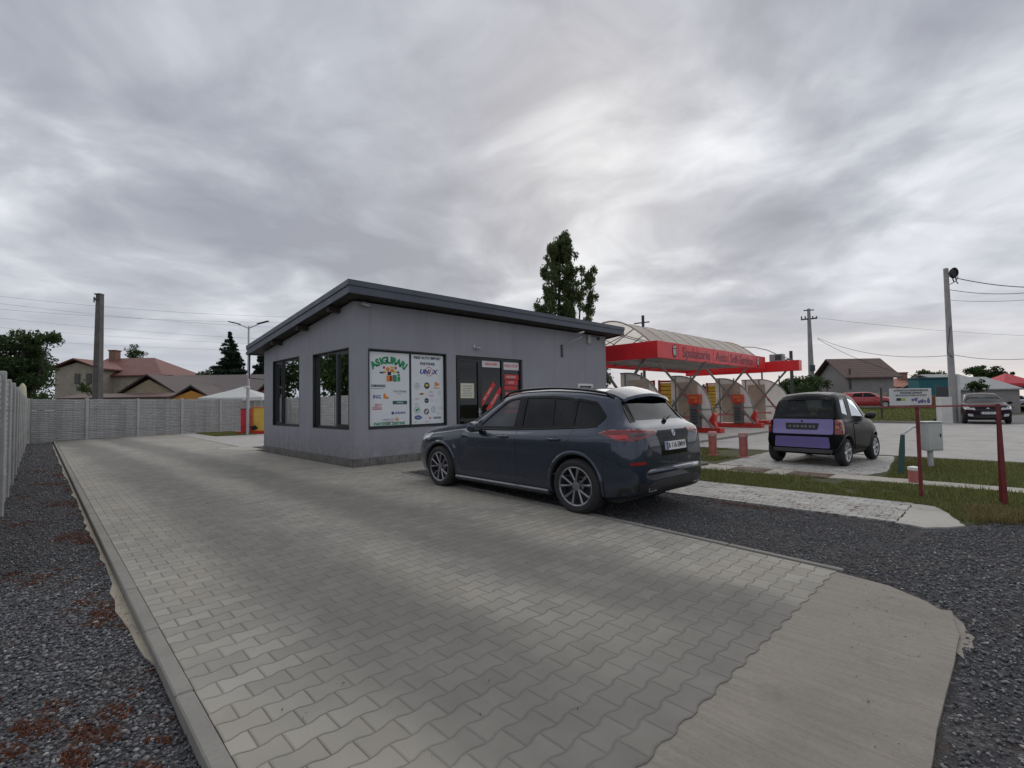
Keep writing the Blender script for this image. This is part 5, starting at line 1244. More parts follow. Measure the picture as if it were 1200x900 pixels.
for sg, sd_ in ((-1, 'L'), (1, 'R')):
    q = MB(); c2.decal(q, smooth_poly([(2.24, .965), (2.43, .96), (2.47, .66), (2.30, .66)], .04), sd_, .008, .05, .01); c2.decal(q, smooth_poly([(sg*.625, .965), (sg*.72, .95), (sg*.72, .66), (sg*.635, .66)], .02), 'B', .010, .05, .012); tl = q.build('tail_lamp', REDD, smart)
    for k, (zz_, mm_) in enumerate(((.905, REDL), (.81, AMB), (.715, REDL))):
        q = MB(); c2.decal(q, arc_pts(2.36, zz_, .036, 0, 340, 14), sd_, .014, .03); c2.decal(q, arc_pts(sg*.672, zz_, .034, 0, 340, 14), 'B', .014, .03); q.build('round_lens', mm_, tl, fix=False)
    q = MB(); c2.decal(q, smooth_poly([(.62, .80, .04), (.72, .33, .06), (1.62, .30, .06), (1.74, .55, .1), (1.72, .86, .05)]), sd_, .007, .06, .008); q.build('door', SMB, smart, smooth=50)
    q = MB(); c2.strip(q, arc_pts(.40, .285, .352, 190, -10, 22), .035, sd_, -.002, bulge=.02); c2.strip(q, arc_pts(2.13, .285, .352, 190, -10, 22), .035, sd_, -.002, bulge=.02); q.build('wheel_arch', MATB, smart, smooth=50, fix=False)
    loc, d = c2.hit(1.50, .86, sd_); q = MB(); q.tube([loc+Vector((0, .07, 0)), loc+Vector((sg*.03, .05, 0)), loc+Vector((sg*.03, -.05, 0)), loc+Vector((0, -.07, 0))], .013, 8); q.build('door_handle', MATB, smart, smooth=True)
    M = Matrix.Translation((sg*.73, L/2-.90, 1.0))
    q = MB(); q.tube([M @ Vector(p) for p in ((sg*-.02, 0, -.02), (sg*.04, 0, .0), (sg*.10, .0, .02), (sg*.16, 0, .015), (sg*.185, 0, .0))], [.03, .07, .085, .075, .035], 10); q.build('mirror', MATB, smart, smooth=True)
    q = MB(); c2.decal(q, smooth_poly([(.06, .70), (.12, .78), (.34, .85), (.30, .72)], .03), sd_, .006, .05, .01); q.build('headlight', CLEARL, smart)
for y in (L/2-.40, L/2-2.13):
    for sg in (-1, 1): wheel(smart, sg*.665, y, .285, .285, .185, sg, .19, 6, mat('silver_wheel', (.5, .51, .53), .35, .7), twin=False)
q = MB(); q.box(-.6, -L/2+.3, .2, .6, L/2-.3, .34); q.build('underbody', MATB, smart)
for x in (-.31, .31): seat(smart, x, -.18, .50)
steering(smart, -.31, .25, .95); q = MB(); q.cbox(-.6, .36, .5, .6, .6, .98, .05); q.build('dashboard', BLACK, smart)

# --- simpler cars farther off ------------------------------------------
def far_car(label, cat, loc, rz, paint, kind='hatch', name='parked_car', plate=None, glass=GLOSSB, group=None, sc=(1, 1, 1)):
    L = 4.2
    ST = [(0.00, .32, .50, .58, .48, .58, .60, .54, .68, .46, .71, .73), (.05, .24, .64, .72, .5, .71, .66, .65, .76, .56, .80, .82), (.2, .20, .78, .83, .5, .81, .72, .74, .84, .62, .88, .90),
      (.6, .19, .83, .87, .52, .85, .80, .77, .92, .66, .96, .985), (1.05, .19, .84, .875, .52, .86, .84, .79, .96, .70, 1.01, 1.04), (1.5, .19, .84, .875, .52, .86, .86, .795, .97, .62, 1.24, 1.30), (1.9, .19, .84, .875, .52, .86, .87, .795, .98, .58, 1.38, 1.455),
      (2.4, .19, .84, .875, .52, .86, .88, .795, .99, .57, 1.42, 1.50), (3.1, .19, .84, .875, .52, .86, .9, .79, 1.0, .56, 1.39, 1.475), (3.6, .2, .83, .87, .52, .85, .91, .775, 1.0, .55, 1.30, 1.38), (3.95, .23, .80, .85, .52, .82, .9, .75, .97, .6, 1.04, 1.07), (4.14, .28, .72, .79, .5, .76, .82, .70, .88, .58, .91, .93), (4.2, .36, .62, .70, .5, .68, .72, .63, .78, .52, .8, .82)]
    if kind == 'sedan': ST = [r if r[0] < 3.5 else ((r[0],)+r[1:9]+((.60, 1.12, 1.17) if r[0] < 3.7 else (.62, 1.0, 1.02) if r[0] < 4 else r[9:])) for r in ST]
    if kind == 'van': ST = [r if r[0] < 3.5 or r[0] > 4.1 else ((r[0],)+r[1:9]+(.57, 1.38, 1.46)) for r in ST]
    c_ = Car(ST, L, 44, 4); t_ = thing(name, label, cat, loc, rz, group)
    c_.finish('body', paint, t_, [(.80, .31, .36, .24, .88), (3.40, .31, .36, .24, .88)])
    w1_ = smooth_poly([(1.32, 1.0), (1.85, 1.37), (2.40, 1.40), (2.42, 1.01)], .04); w2_ = smooth_poly([(2.48, 1.01), (2.46, 1.40), (3.1, 1.36), (3.42, 1.2) if kind != 'van' else (3.2, 1.2), (3.3, 1.03)], .04)
    for sd_ in ('L', 'R'):
        for w_ in (w1_, w2_): q = MB(); c_.decal(q, w_, sd_, .004, .12); q.build('side_window', glass, t_, smooth=True, fix=False)
        q = MB(); c_.strip(q, [(1.28, .96), (1.20, .5)], .008, sd_, .002); c_.strip(q, [(2.45, .99), (2.44, .35)], .008, sd_, .002); c_.strip(q, [(3.2, .99), (3.05, .6)], .008, sd_, .002); q.build('panel_gaps', MATB, t_, fix=False)
    q = MB(); c_.decal(q, smooth_poly([(-.66, 1.04), (-.52, 1.39), (.52, 1.39), (.66, 1.04)], .06), 'F', .004, .1); q.build('windscreen', glass, t_, smooth=True, fix=False)
    q = MB(); c_.decal(q, smooth_poly([(-.60, 1.04), (-.50, 1.34), (.50, 1.34), (.60, 1.04)], .06), 'B', .004, .1); q.build('rear_window', glass, t_, smooth=True, fix=False)
    for sg, sd_ in ((-1, 'L'), (1, 'R')):
        q = MB(); c_.decal(q, smooth_poly([(.08, .68), (.12, .78), (.30, .84), (.62, .87), (.42, .76)], .03), sd_, .006, .06, .01); c_.decal(q, smooth_poly([(sg*.44, .66), (sg*.46, .77), (sg*.74, .84), (sg*.76, .70)], .03), 'F', .008, .06, .01); q.build('headlight', CLEARL, t_)
        q = MB(); c_.decal(q, smooth_poly([(3.92, .80), (3.9, .96), (4.12, .88), (4.12, .78)], .03), sd_, .006, .06, .01); c_.decal(q, smooth_poly([(sg*.5, .80), (sg*.5, .90), (sg*.74, .92), (sg*.74, .80)], .03), 'B', .008, .06, .01); q.build('tail_lamp', REDL, t_)
        M = Matrix.Translation((sg*.86, L/2-1.42, 1.0)); q = MB(); q.tube([M @ Vector((0, 0, -.03)), M @ Vector((sg*.1, 0, 0)), M @ Vector((sg*.18, 0, 0))], [.04, .08, .05], 8); q.build('mirror', paint, t_, smooth=True)
        q = MB(); c_.decal(q, smooth_poly([(sg*.52, .36), (sg*.54, .48), (sg*.72, .5), (sg*.70, .38)], .02), 'F', .006, .06, .01); q.build('fog_lamp', CLEARL, t_)
    q = MB(); c_.decal(q, smooth_poly([(-.42, .64), (-.46, .72), (.46, .72), (.42, .64)], .02), 'F', .006, .06, .01); c_.decal(q, smooth_poly([(-.5, .28), (-.5, .42), (.5, .42), (.5, .28)], .03), 'F', .006, .06, .01); q.build('grille', MATB, t_)
    q = MB(); c_.decal(q, smooth_poly([(-.07, .735), (0, .79), (.07, .735)], .01), 'F', .01, .05, .01); q.build('badge', CHROME, t_)
    if plate: plate_at(c_, 0, .53, .52, .11, 'F', plate, t_)
    for y in (L/2-.8, L/2-3.4):
        for sg in (-1, 1): wheel(t_, sg*.77, y, .31, .31, .19, sg, .205, 7, mat('silver_wheel', (.5, .51, .53), .35, .7), twin=False)
    q = MB(); q.box(-.7, -L/2+.4, .2, .7, L/2-.4, .36); q.build('underbody', MATB, t_)
    t_.scale = sc; return t_
P_ = bearing(1150, 485, 26.3)
far_car('dark plum hatchback with pale headlights facing the camera across the yard', 'car', (P_.x, P_.y, 0), math.atan2(-P_.x, P_.y)+math.pi+R(7), car_paint('plum_paint', (.02, .012, .016), .0, .35, coat=.0, spec=.1), 'hatch', plate='B 27 RDA', glass=mat('windscreen_reflecting', (.05, .06, .065), .15, spec=.2), sc=(1.06, 1, 1.08))
smart.scale = (1.02, 1.02, 1.03)
P_ = bearing(1016, 470, 46)
far_car('bright red small van with a white bonnet edge parked beyond the grass bank', 'van', (P_.x, P_.y, .50), math.atan2(-P_.x, P_.y)-R(86), car_paint('van_red', (.38, .012, .02), .1), 'van', name='red_van')
P_ = bearing(1183, 470, 52)
far_car('silver sedan parked far down the street behind the dark hatchback, side on', 'car', (P_.x, P_.y, 0.0), math.atan2(-P_.x, P_.y)+R(80), car_paint('pale_silver', (.42, .44, .48), .4), 'sedan')
P_ = bearing(1212, 470, 56)
far_car('pale grey sedan at the right edge, partly cut off, farthest down the street', 'car', (P_.x, P_.y, 0.0), math.atan2(-P_.x, P_.y)+R(95), car_paint('pale_grey', (.36, .38, .40), .4), 'sedan')
P_ = bearing(943, 467, 52)
far_car('dark car mostly hidden behind the microcar roof, beside the bushes', 'car', (P_.x, P_.y, 0.25), math.atan2(-P_.x, P_.y)+R(80), car_paint('slate_paint', (.04, .045, .06), .4), 'hatch')
# ------------------------------------------------------------------ car wash
FABR = mat('vault_membrane', (.90, .86, .78), .6, var=.04, trans=.65); STEELG = mat('brace_steel', (.22, .225, .22), .5, .5, var=.2)
PANEL = mat('wash_panel', (.80, .79, .77), .4, var=.08, trans=.55); PANELB = mat('wash_panel_beige', (.58, .49, .40), .5, var=.15, trans=.3)
CURB = mat('red_painted_curb', (.50, .03, .02), .5, var=.25)
def canopy(name, label, x0, x1, y0, y1, zb, zt, vault_x):
    t = thing(name, label, 'canopy', (0, 0, 0))
    for (a, b, c_, d) in ((x0, x1, y0, y0+.12), (x0, x1, y1-.12, y1), (x0, x0+.12, y0+.122, y1-.122), (x1-.12, x1, y0+.122, y1-.122)):
        q = MB(); q.cbox(a, c_, zb, b, d, zt, .008)
        k = int((b-a if b-a > 1 else d-c_)/1.9)
        q.build('fascia', REDP, t)
        g = MB()
        for i in range(1, k+1):
            if b-a > 1: xx = a+(b-a)*i/(k+1); g.box(xx, c_-.004, zb+.01, xx+.012, d+.004, zt-.01)
            else: yy = c_+(d-c_)*i/(k+1); g.box(a-.004, yy, zb+.01, b+.004, yy+.012, zt-.01)
        g.build('panel_joint', mat('red_shadow_gap', (.35, .012, .016), .6), t)
    fr = MB()
    for x in np.arange(x0+.3, x1-.1, 1.15): fr.box(x, y0+.13, zb+.12, x+.07, y1-.13, zb+.24)
    for y in (y0+.5, (y0+y1)/2, y1-.5): fr.box(x0+.13, y, zb+.245, x1-.13, y+.08, zb+.34)
    fr.build('roof_frame', STEELG, t)
    if not vault_x: return t
    va, vb = vault_x; ya, yb = y0+.25, y1-.35; n_ = 18; vs = []; k = int((vb-va)/1.15)
    zz = lambda f: zt-.12+1.12*math.sin(math.pi*f)**.9
    for i in range(k+1):
        for j in range(n_+1): f = j/n_; vs.append((va+(vb-va)*i/k, ya+(yb-ya)*f, zz(f)))
    q = MB(); q.add(vs, [(i*(n_+1)+j, i*(n_+1)+j+1, (i+1)*(n_+1)+j+1, (i+1)*(n_+1)+j) for i in range(k) for j in range(n_)]); q.build('vault_membrane', FABR, t, smooth=True)
    q = MB()
    for i in range(k+1):
        x = va+(vb-va)*i/k; q.tube([(x, ya+(yb-ya)*j/n_, zz(j/n_)+.02) for j in range(n_+1)], .012 if 0 < i < k else .035, 6)
    q.build('vault_rib', mat('rib_steel', (.45, .36, .32), .5), t)
    q = MB()
    for x in (va, va+1.15):
        q.tube([(x+.02, ya+.1, zt-.1), (x+.02, (ya+yb)/2, zt+.55), (x+.02, yb-.1, zt-.1)], .02, 6); q.tube([(x+.02, ya+(yb-ya)*.2, zz(.2)), (x+.02, ya+(yb-ya)*.5, zt-.1), (x+.02, ya+(yb-ya)*.8, zz(.8))], .02, 6)
    q.build('vault_tie', STEELG, t); return t
cA = canopy('wash_canopy', 'long red car-wash canopy with lettered fascia and pale arched roof, nearest the office', 17.0, 28.75, 9.4, 14.0, 3.12, 3.78, (17.05, 28.4))
cB = canopy('wash_canopy', 'narrow plain red end beam of the car wash, standing forward at the far right', 29.5, 30.0, 7.95, 14.4, 2.99, 3.56, None)
def FY(x, y, z): return Matrix.Translation((x, y, z)) @ Matrix.Rotation(R(90), 4, 'X')
LET = mat('maroon_lettering', (.14, .03, .05), .5, var=.05)
text('Spalatorie', .60, FY(20.35, 9.395, 3.43), LET, cA, name='lettering', sx=1.1, bold=.01); text('Auto', .60, FY(22.95, 9.395, 3.43), LET, cA, sx=1.1, bold=.01); text('Self-Service', .60, FY(25.4, 9.395, 3.43), LET, cA, sx=1.05, bold=.01)
def crest(x, y, z, parent):
    q = MB(); q.prism([(.17*math.cos(a), .27*math.sin(a)) for a in np.linspace(0, 6.283, 28, endpoint=False)], 0, .006, FY(x, y, z)); e = q.build('emblem', INKK, parent)
    q = MB(); q.prism(smooth_poly([(-.12, .08), (.12, .08), (.10, -.12), (0, -.2), (-.10, -.12)], .04), .006, .009, FY(x, y, z)); q.prism(smooth_poly([(-.12, .12), (.12, .12), (.08, .22), (-.08, .22)], .03), .006, .009, FY(x, y, z)); e2 = q.build('emblem_face', mat('emblem_silver', (.50, .52, .52), .5), e)
    q = MB(); q.prism(arc_pts(-.045, .01, .022, 0, 340, 10), .0095, .011, FY(x, y, z)); q.prism(arc_pts(.045, .01, .022, 0, 340, 10), .0095, .011, FY(x, y, z)); q.prism([(-.04, -.08), (.04, -.08), (.03, -.1), (-.03, -.1)], .0095, .011, FY(x, y, z)); q.build('emblem_detail', INKK, e2)
crest(18.35, 9.394, 3.45, cA); crest(27.6, 9.394, 3.45, cA)
# bay partitions, cross braces and machines
PX = [17.2, 21.45, 26.4, 30.1]
wd = ['by the office corner', 'right behind the SUV', 'in the middle of the wash', 'under the narrow far canopy beam']
def quarter(x0y, y1, z0, z1):
    pts = [(y1, z0), (y1, z1), (x0y+1.7, z1)]
    for i in range(1, 12):
        a = math.pi/2*i/12; pts.append((x0y+1.7-1.7*math.sin(a)*.98, z0+(z1-z0)*math.cos(a)**.75))
    pts.append((x0y+.02, z0)); return pts
for i, X in enumerate(PX):
    yf = 9.2 if i < 3 else 8.5; yb_ = 11.2
    t = thing('bay_partition', 'pale translucent wash-bay partition with curved front edge, '+wd[i], 'partition', (0, 0, 0), group='partitions between the wash bays')
    M = Matrix(((0, 0, 1, X-.02), (1, 0, 0, 0), (0, 1, 0, 0), (0, 0, 0, 1)))
    pts = quarter(yf, yb_, .25, 2.6); q = MB(); q.prism(pts, 0, .03, M); q.build('panel', PANEL, t)
    q = MB(); q.tube([(X-.03, a, b) for a, b in pts[1:]], .03, 6)
    for yy in (10.2, 10.95): q.box(X-.045, yy, .25, X+.03, yy+.05, 2.59)
    q.box(X-.045, yf+.1, 1.02, X+.03, yb_, 1.05); q.build('panel_frame', STEELG, t)
    q = MB(); q.cbox(X-.22, yf-.35, .0, X+.22, yb_+.1, .22, .02); q.build('curb', CURB, t)
    q = MB(); q.prism(smooth_poly([(yf-.12, .2), (yf+.12, .2), (yf+.2, .55), (yf-.02, .9), (yf-.1, .8), (yf-.05, .5)], .05), -.12, .14, M); q.build('bumper_guard', CURB, t)
    q = MB(); q.box(X-.055, 9.9, .3, X-.04, 10.85, 2.3); q.build('beige_board', PANELB, t)
    for a in (.62,):
        q = MB(); q.box(X-.058, 9.6, a, X-.046, 11.1, a+.10); q.build('lettered_band', mat('pinkish_print', (.5, .18, .18), .6), t)
    if i < 3:
        m_ = thing('wash_machine', 'wash control cabinet with red head panel, '+wd[i], 'wash machine', (X-.22, 9.95, .22), group='control cabinets in the wash bays')
        q = MB(); q.cbox(-.14, -.22, 0, .14, .22, 1.05, .015); q.build('cabinet', mat('machine_grey', (.11, .115, .115), .4), m_)
        q = MB(); q.cbox(-.17, -.26, 1.06, .16, .26, 1.5, .02); hp_ = q.build('head_panel', mat('machine_red', (.5, .05, .025), .4), m_)
        q = MB(); q.box(-.178, -.18, 1.30, -.171, .18, 1.42); q.box(-.178, -.18, 1.14, -.171, -.04, 1.26); q.build('display', mat('panel_orange', (.6, .16, .04), .5), hp_)
        q = MB(); 
        for k in range(5): q.cbox(-.155, -.14, .18+k*.14, -.141, .14, .27+k*.14, .005)
        q.build('buttons', DGREY, m_)
    # X brace
    b_ = thing('cross_brace', 'crossed steel canopy braces '+wd[i], 'brace', (0, 0, 0), group='crossed canopy braces')
    y0_, y1_ = (9.3, 11.5); ox = -.3 if i else .14
    zt_ = (3.2 if i else 3.22) if i < 3 else 3.08
    if i == 0:
        q = MB(); q.bar((X+ox, 10.1, zt_), (X+ox, 11.07, 1.99), .09); q.bar((X+ox, 12.4, zt_), (X+ox, 11.48, 1.99), .09); q.bar((X+ox, 11.0, 1.99), (X+ox, 11.55, 1.99), .06); q.bar((X+ox, 11.07, 1.99), (X+ox, 9.9, .2), .09); q.bar((X+ox, 11.48, 1.99), (X+ox, 12.5, .2), .09); q.build('brace_bar', STEELG, b_)
    else:
        yo = 0 if i < 3 else -.75
        q = MB(); q.bar((X+ox, 11.6+yo, zt_), (X+ox, 9.12+yo*.5, .2), .085); q.build('brace_bar', STEELG, b_)
        q = MB(); q.bar((X+ox+.09, 9.4+yo, zt_), (X+ox+.09, 11.9+yo, .2), .085); q.build('brace_bar', STEELG, b_)
        q = MB()
        for k in range(4): 
            f = .5+.08*k; p = Vector((X+ox-.05, 11.6+yo, zt_)).lerp(Vector((X+ox-.05, 9.12+yo*.5, .2)), f); q.cbox(p.x-.02, p.y-.05, p.z-.05, p.x+.02, p.y+.05, p.z+.05, .008)
        q.build('hose_clip', CURB, b_)
    l_ = MB()
    l_.tube([(X-.08, 11.1, 1.5), (X-.2, 11.0, 1.3), (X-.25, 10.8, .9), (X-.12, 10.6, .7), (X-.1, 10.5, .9)], .016, 6)
    h_ = thing('pressure_hose', 'black pressure-washer hose looped on the partition '+wd[i], 'hose', (0, 0, 0), group='hoses in the wash bays'); l_.build('hose', BLACK, h_, smooth=True)
    q = MB(); q.tube([(X-.1, 10.5, .9), (X-.1, 10.3, 1.15)], .014, 6); q.build('lance', STEEL, h_)
    # yellow mat racks on red frames at the back of each bay
for i, (p0, p1, dd, lab) in enumerate(((756, 768, 24.6, 'between the first two partitions, left one of two side by side'), (773, 790.5, 24.6, 'just left of the partition behind the SUV, right one of two'), (829, 844, 29.5, 'just left of the partition in the middle of the wash'), (878, 888, 33.5, 'just left of the farthest partition'))):
    a = bearing(p0, 470, dd); b = bearing(p1, 470, dd); ww = (b-a).length-.1
    r_ = thing('mat_rack', 'yellow slatted mat rack '+lab, 'rack', (a.x, a.y, 0), -YAW, group='mat racks at the back of the bays')
    q = MB(); q.cbox(-.05, -.05, 0, .05, .05, 2.5, .01); q.cbox(ww, -.05, 0, ww+.1, .05, 2.5, .01); q.cbox(.052, -.04, 2.38, ww-.002, .04, 2.48, .01); q.build('rack_frame', mat('rack_red', (.30, .035, .02), .5), r_)
    q = MB()
    for k in range(11):
        M = Matrix.Translation((0, 0, .2+k*.2)) @ Matrix.Rotation(R(12), 4, 'X'); q.box(.06, -.03, 0, ww-.01, .0, .165, M)
    q.build('slats', mat('rack_yellow', (.62, .40, .05), .5, var=.12), r_)
    q = MB(); q.box(-.02, .06, 0, ww+.06, .08, 2.36); q.build('back_board', mat('rack_brown', (.16, .07, .04), .6), r_)
# round-topped lamp arm and grey box above the second canopy
t = thing('canopy_box', 'small grey metal cabinet on top of the far red canopy fascia', 'box', (29.62, 9.15, 3.57))
q = MB(); q.cbox(0, -.35, 0, .5, .32, .40, .015); q.build('box_body', mat('grey_cabinet', (.26, .28, .29), .5), t); q = MB(); q.cbox(-.01, -.3, .06, -.001, .02, .34, .004); q.build('grille_plate', DGREY, t)
t = thing('arched_lamp', 'thin curved pole with small lamp arching over the far canopy', 'lamp', (0, 0, 0))
q = MB(); q.tube([(29.7, 8.25, 3.56), (29.7, 8.9, 3.85), (29.7, 9.6, 4.25), (29.7, 10.3, 4.47), (29.7, 10.9, 4.54), (29.7, 11.2, 4.52)], .025, 6); q.build('curved_pole', STEELG, t, smooth=True)
q = MB(); q.cbox(29.6, 11.15, 4.40, 29.8, 11.5, 4.52, .02); q.build('lamp_head', BLACK, t)

# ------------------------------------------------------------------ bollards, sign, cabinets
PINK = mat('faded_red_bollard', (.46, .15, .13), .6, var=.2, vs=8)
for i, (x, y) in enumerate(((11.85, 5.78), (12.9, 5.6), (12.95, 4.83))):
    t = thing('bollard', ('faded pink bollard half hidden behind the rear corner of the dark blue SUV', 'faded pink bollard with pale rim, between the SUV and the other free-standing bollard', 'faded pink bollard closest to the black and purple microcar')[i], 'bollard', (x, y, -.02), group='pink bollards in the grass')
    q = MB(); M = Matrix.Rotation(R(-90), 4, 'Y'); q.lathe([(.105, 0), (.10, .55), (.0, .551)], M, 24); q.lathe([(.0, -.01), (.13, -.0), (.13, .02), (.11, .03)], M, 24); q.build('post', PINK, t, smooth=40)
    q = MB(); q.lathe([(.102, .50), (.115, .51), (.118, .60), (.10, .63), (0, .635)], M, 24); q.build('cap', mat('bollard_cap', (.52, .30, .27), .6), t, smooth=40)
RUST = mat('dark_red_post', (.17, .022, .026), .55, var=.3, vs=9)
t = thing('sign_stand', 'dark red pipe frame on two leaning posts beside the lawn', 'sign frame', (0, 0, 0))
pA = Vector((9.25, .97, -.1)); pA2 = pA+Vector((0, .0, 1.42)); pB = Vector((9.19, .10, -.1)); pB2 = pB+Vector((.0, .03, 1.44))
q = MB(); q.bar(pA, pA2, .045); q.build('post', RUST, t)
q = MB(); q.bar(pB+Vector((.0, .0, 0)), pB2, .045); q.build('post', RUST, t)
q = MB(); q.bar(pB+Vector((.18, .05, 0)), pB2+Vector((.03, .0, -.02)), .04); q.build('stay', RUST, t)
q = MB(); q.bar(pA2+Vector((-.02, .45, -.02)), pB2+Vector((0, -.03, -.02)), .022); q.bar(pA2+Vector((-.28, .2, -.015)), pA2+Vector((.25, -.1, -.015)), .02); q.build('cross_rail', mat('pale_red_rail', (.30, .07, .07), .6), t)
# board faces the camera's side of the lot
bd_c = pA2+Vector((.0, .07, .13)); ang = math.atan2(-fw.y, -fw.x)+math.pi/2+R(4)
t = thing('notice_board', 'white rectangular notice board on the dark red pipe frame by the lawn', 'sign', bd_c, ang)
q = MB(); q.cbox(-.325, -.012, -.125, .325, .012, .125, .004); q.build('board', mat('board_white', (.66, .67, .66), .5, var=.06), t)
MT = lambda x, z: Matrix.Translation((x, -.013, z)) @ Matrix.Rotation(R(90), 4, 'X')
for (tx, z, s_) in (('ACTIVITATI SI ACCESORII DE BICICLETE', .095, .038), ('INTRETINERE SI REPARATII', .058, .036), ('MOTOCICLETE, SCUTERE, ATV SI AUTO', .022, .034)): text(tx, s_, MT(0, z), INKK, t, sx=.80, name='lettering')
q = MB(); q.box(-.235, -.0145, -.055, -.165, -.013, -.015); q.build('logo_block', INKK, t); q = MB(); q.box(-.160, -.0145, -.055, -.09, -.013, -.018); q.build('logo_block', INKG if False else mat('lime_print', (.35, .5, .12), .6), t)
VIO = mat('violet_print', (.16, .13, .28), .6)
q = MB()
for (x, z, r_) in ((.02, -.045, .022), (.07, -.045, .022), (.12, -.075, .02), (.165, -.075, .02), (.215, -.07, .018), (.27, -.075, .022)): q.prism(arc_pts(0, 0, r_, 0, 345, 12), 0, .0015, MT(x, z))
q.prism([(-.03, 0), (.06, .03), (.08, .01), (-.01, -.01)], 0, .0018, MT(.03, -.04)); q.prism([(-.03, 0), (.05, .03), (.08, .0), (-.01, -.02)], 0, .0018, MT(.13, -.065)); q.prism([(-.02, 0), (.01, .05), (.03, .0)], 0, .0018, MT(.26, -.06)); q.build('vehicle_pictures', VIO, t)
t = thing('utility_cabinet', 'pale grey square meter cabinet on a short post in the lawn', 'cabinet', (13.25, 1.2, -.02), R(-44))
q = MB(); q.cbox(-.17, -.11, .36, .17, .11, .93, .012); q.build('cabinet_body', mat('cabinet_grey', (.50, .52, .50), .55, var=.12), t)
q = MB(); q.cbox(-.19, -.13, .932, .19, .13, .96, .01); q.build('cabinet_top', mat('cabinet_top', (.55, .57, .55), .5), t)
q = MB(); q.cbox(-.145, -.118, .39, .145, -.111, .90, .003); dd_ = q.build('cabinet_door', mat('cabinet_grey', ()), t); q = MB(); q.cbox(.09, -.125, .64, .12, -.1185, .71, .003); q.build('lock', BLACK, dd_)
q = MB(); q.tube([(-.02, 0, -.1), (-.02, 0, .36)], .05, 10); q.build('post', mat('post_zinc', (.45, .46, .46), .5), t, smooth=True)
t = thing('hand_pump', 'dark green leaning pipe with pale bent arm beside the red sign post', 'pipe', (11.85, 1.5, -.05), R(-44))
q = MB(); q.tube([(-.05, 0, 0), (.0, 0, .45), (.03, 0, .78)], [.055, .05, .035], 10); q.build('pipe', mat('pump_green', (.035, .085, .075), .6), t, smooth=True)
q = MB(); q.tube([(.03, 0, .74), (.04, 0, .80), (.22, -.02, .93), (.27, -.02, .93)], .026, 8); q.build('arm', mat('pump_arm', (.60, .62, .62), .5), t, smooth=True)
t = thing('short_bollard', 'small pink bucket-like stump with white lid beside the foot of the red sign post', 'bollard', (10.75, 1.21, -.02), 0)
q = MB(); M = Matrix.Rotation(R(-90), 4, 'Y'); q.lathe([(.08, 0), (.084, .25), (0, .251)], M, 20); q.build('post', PINK, t, smooth=40); q = MB(); q.lathe([(.087, .22), (.09, .27), (0, .29)], M, 20); q.build('cap', WHITE, t, smooth=40)

# ------------------------------------------------------------------ poles and wires
def at_ground(px, depth, z=0): p = bearing(px, 470, depth); return Vector((p.x, p.y, z))
def top_z(px, py, depth): return bearing(px, py, depth).z
PCON = mat('pole_concrete', (.30, .295, .29), .85, var=.2, vs=2); 
b0 = at_ground(1117, 26.2); zt_ = top_z(1110, 313, 26.2)
t = thing('utility_pole', 'tall pale concrete pole with a black cable coil at its top, beside the dark hatchback', 'pole', b0, -YAW)
q = MB(); q.tube([(0, 0, -.1), (-.02, 0, zt_*.5), (-.03, 0, zt_)], [.17, .14, .11], 8); q.build('shaft', PCON, t)
q = MB()
for k in range(5): q.tube([(.22+.0*k+.19*math.cos(a), -.15-.02*k, zt_-.32+.24*math.sin(a)+.01*k) for a in np.linspace(0, 6.28, 20)], .035, 6, cap=False)
q.prism([(.17*math.cos(a), .2*math.sin(a)) for a in np.linspace(0, 6.28, 16, endpoint=False)], 0, .05, Matrix.Translation((.22, -.15, zt_-.32)) @ Matrix.Rotation(R(90), 4, 'X')); q.build('cable_coil', BLACK, t)
q = MB(); q.tube([(.1, 0, zt_-.9), (.5, 0, zt_-.7), (.62, 0, zt_-.45)], .02, 6); q.tube([(.3, 0, zt_-.5), (.38, 0, zt_-.75)], .03, 6); q.tube([(.45, -.0, zt_-.3), (.5, 0, zt_-.7), (.6, 0, zt_-.85)], .025, 6); q.tube([(-.03, -.14, zt_*.42), (-.28, -.1, zt_*.45), (-.2, -.1, zt_*.52), (-.05, -.12, zt_*.62)], .02, 6); q.build('bracket', DGREY, t, smooth=True)
q = MB(); q.tube([(.22, -.1, -.1), (.22, -.1, 2.6)], .09, 8); q.build('side_pipe', mat('pipe_pale', (.55, .55, .54), .5), t)
p = at_ground(1106, 25.6); t = thing('meter_box', 'white upright electrical cabinet at the foot of the tall concrete pole', 'cabinet', p, -YAW)
q = MB(); q.cbox(-.28, -.18, 0, .28, .18, 1.42, .015); q.build('cabinet_body', mat('cabinet_cream', (.56, .56, .54), .55), t); q = MB(); q.cbox(-.22, -.19, .55, .22, -.181, 1.3, .004); q.build('cabinet_door', mat('cabinet_cream', ()), t)
D2 = 58; b1 = at_ground(952, D2, .5); z1_ = top_z(951, 361, D2)
t = thing('power_pole', 'distant grey power pole with short crossarms, standing over the bushes', 'pole', b1, -YAW)
q = MB(); q.tube([(0, 0, -1.2), (0, 0, z1_-.5)], [.42, .17], 8); q.build('shaft', PCON, t)
q = MB(); zz1 = z1_-.5; q.bar((-.95, 0, zz1-1.3), (.95, 0, zz1-1.15), .16); q.bar((-.6, 0, zz1-.2), (.6, 0, zz1-.15), .12); q.tube([(0, -.25, zz1*.36), (0, -.25, zz1*.42)], .3, 8); q.build('crossarm', DGREY, t)
q = MB()
for x in (-.9, -.45, .45, .9): q.tube([(x, 0, zz1-1.2), (x, 0, zz1-.9)], .07, 6)
q.build('insulators', BLACK, t)
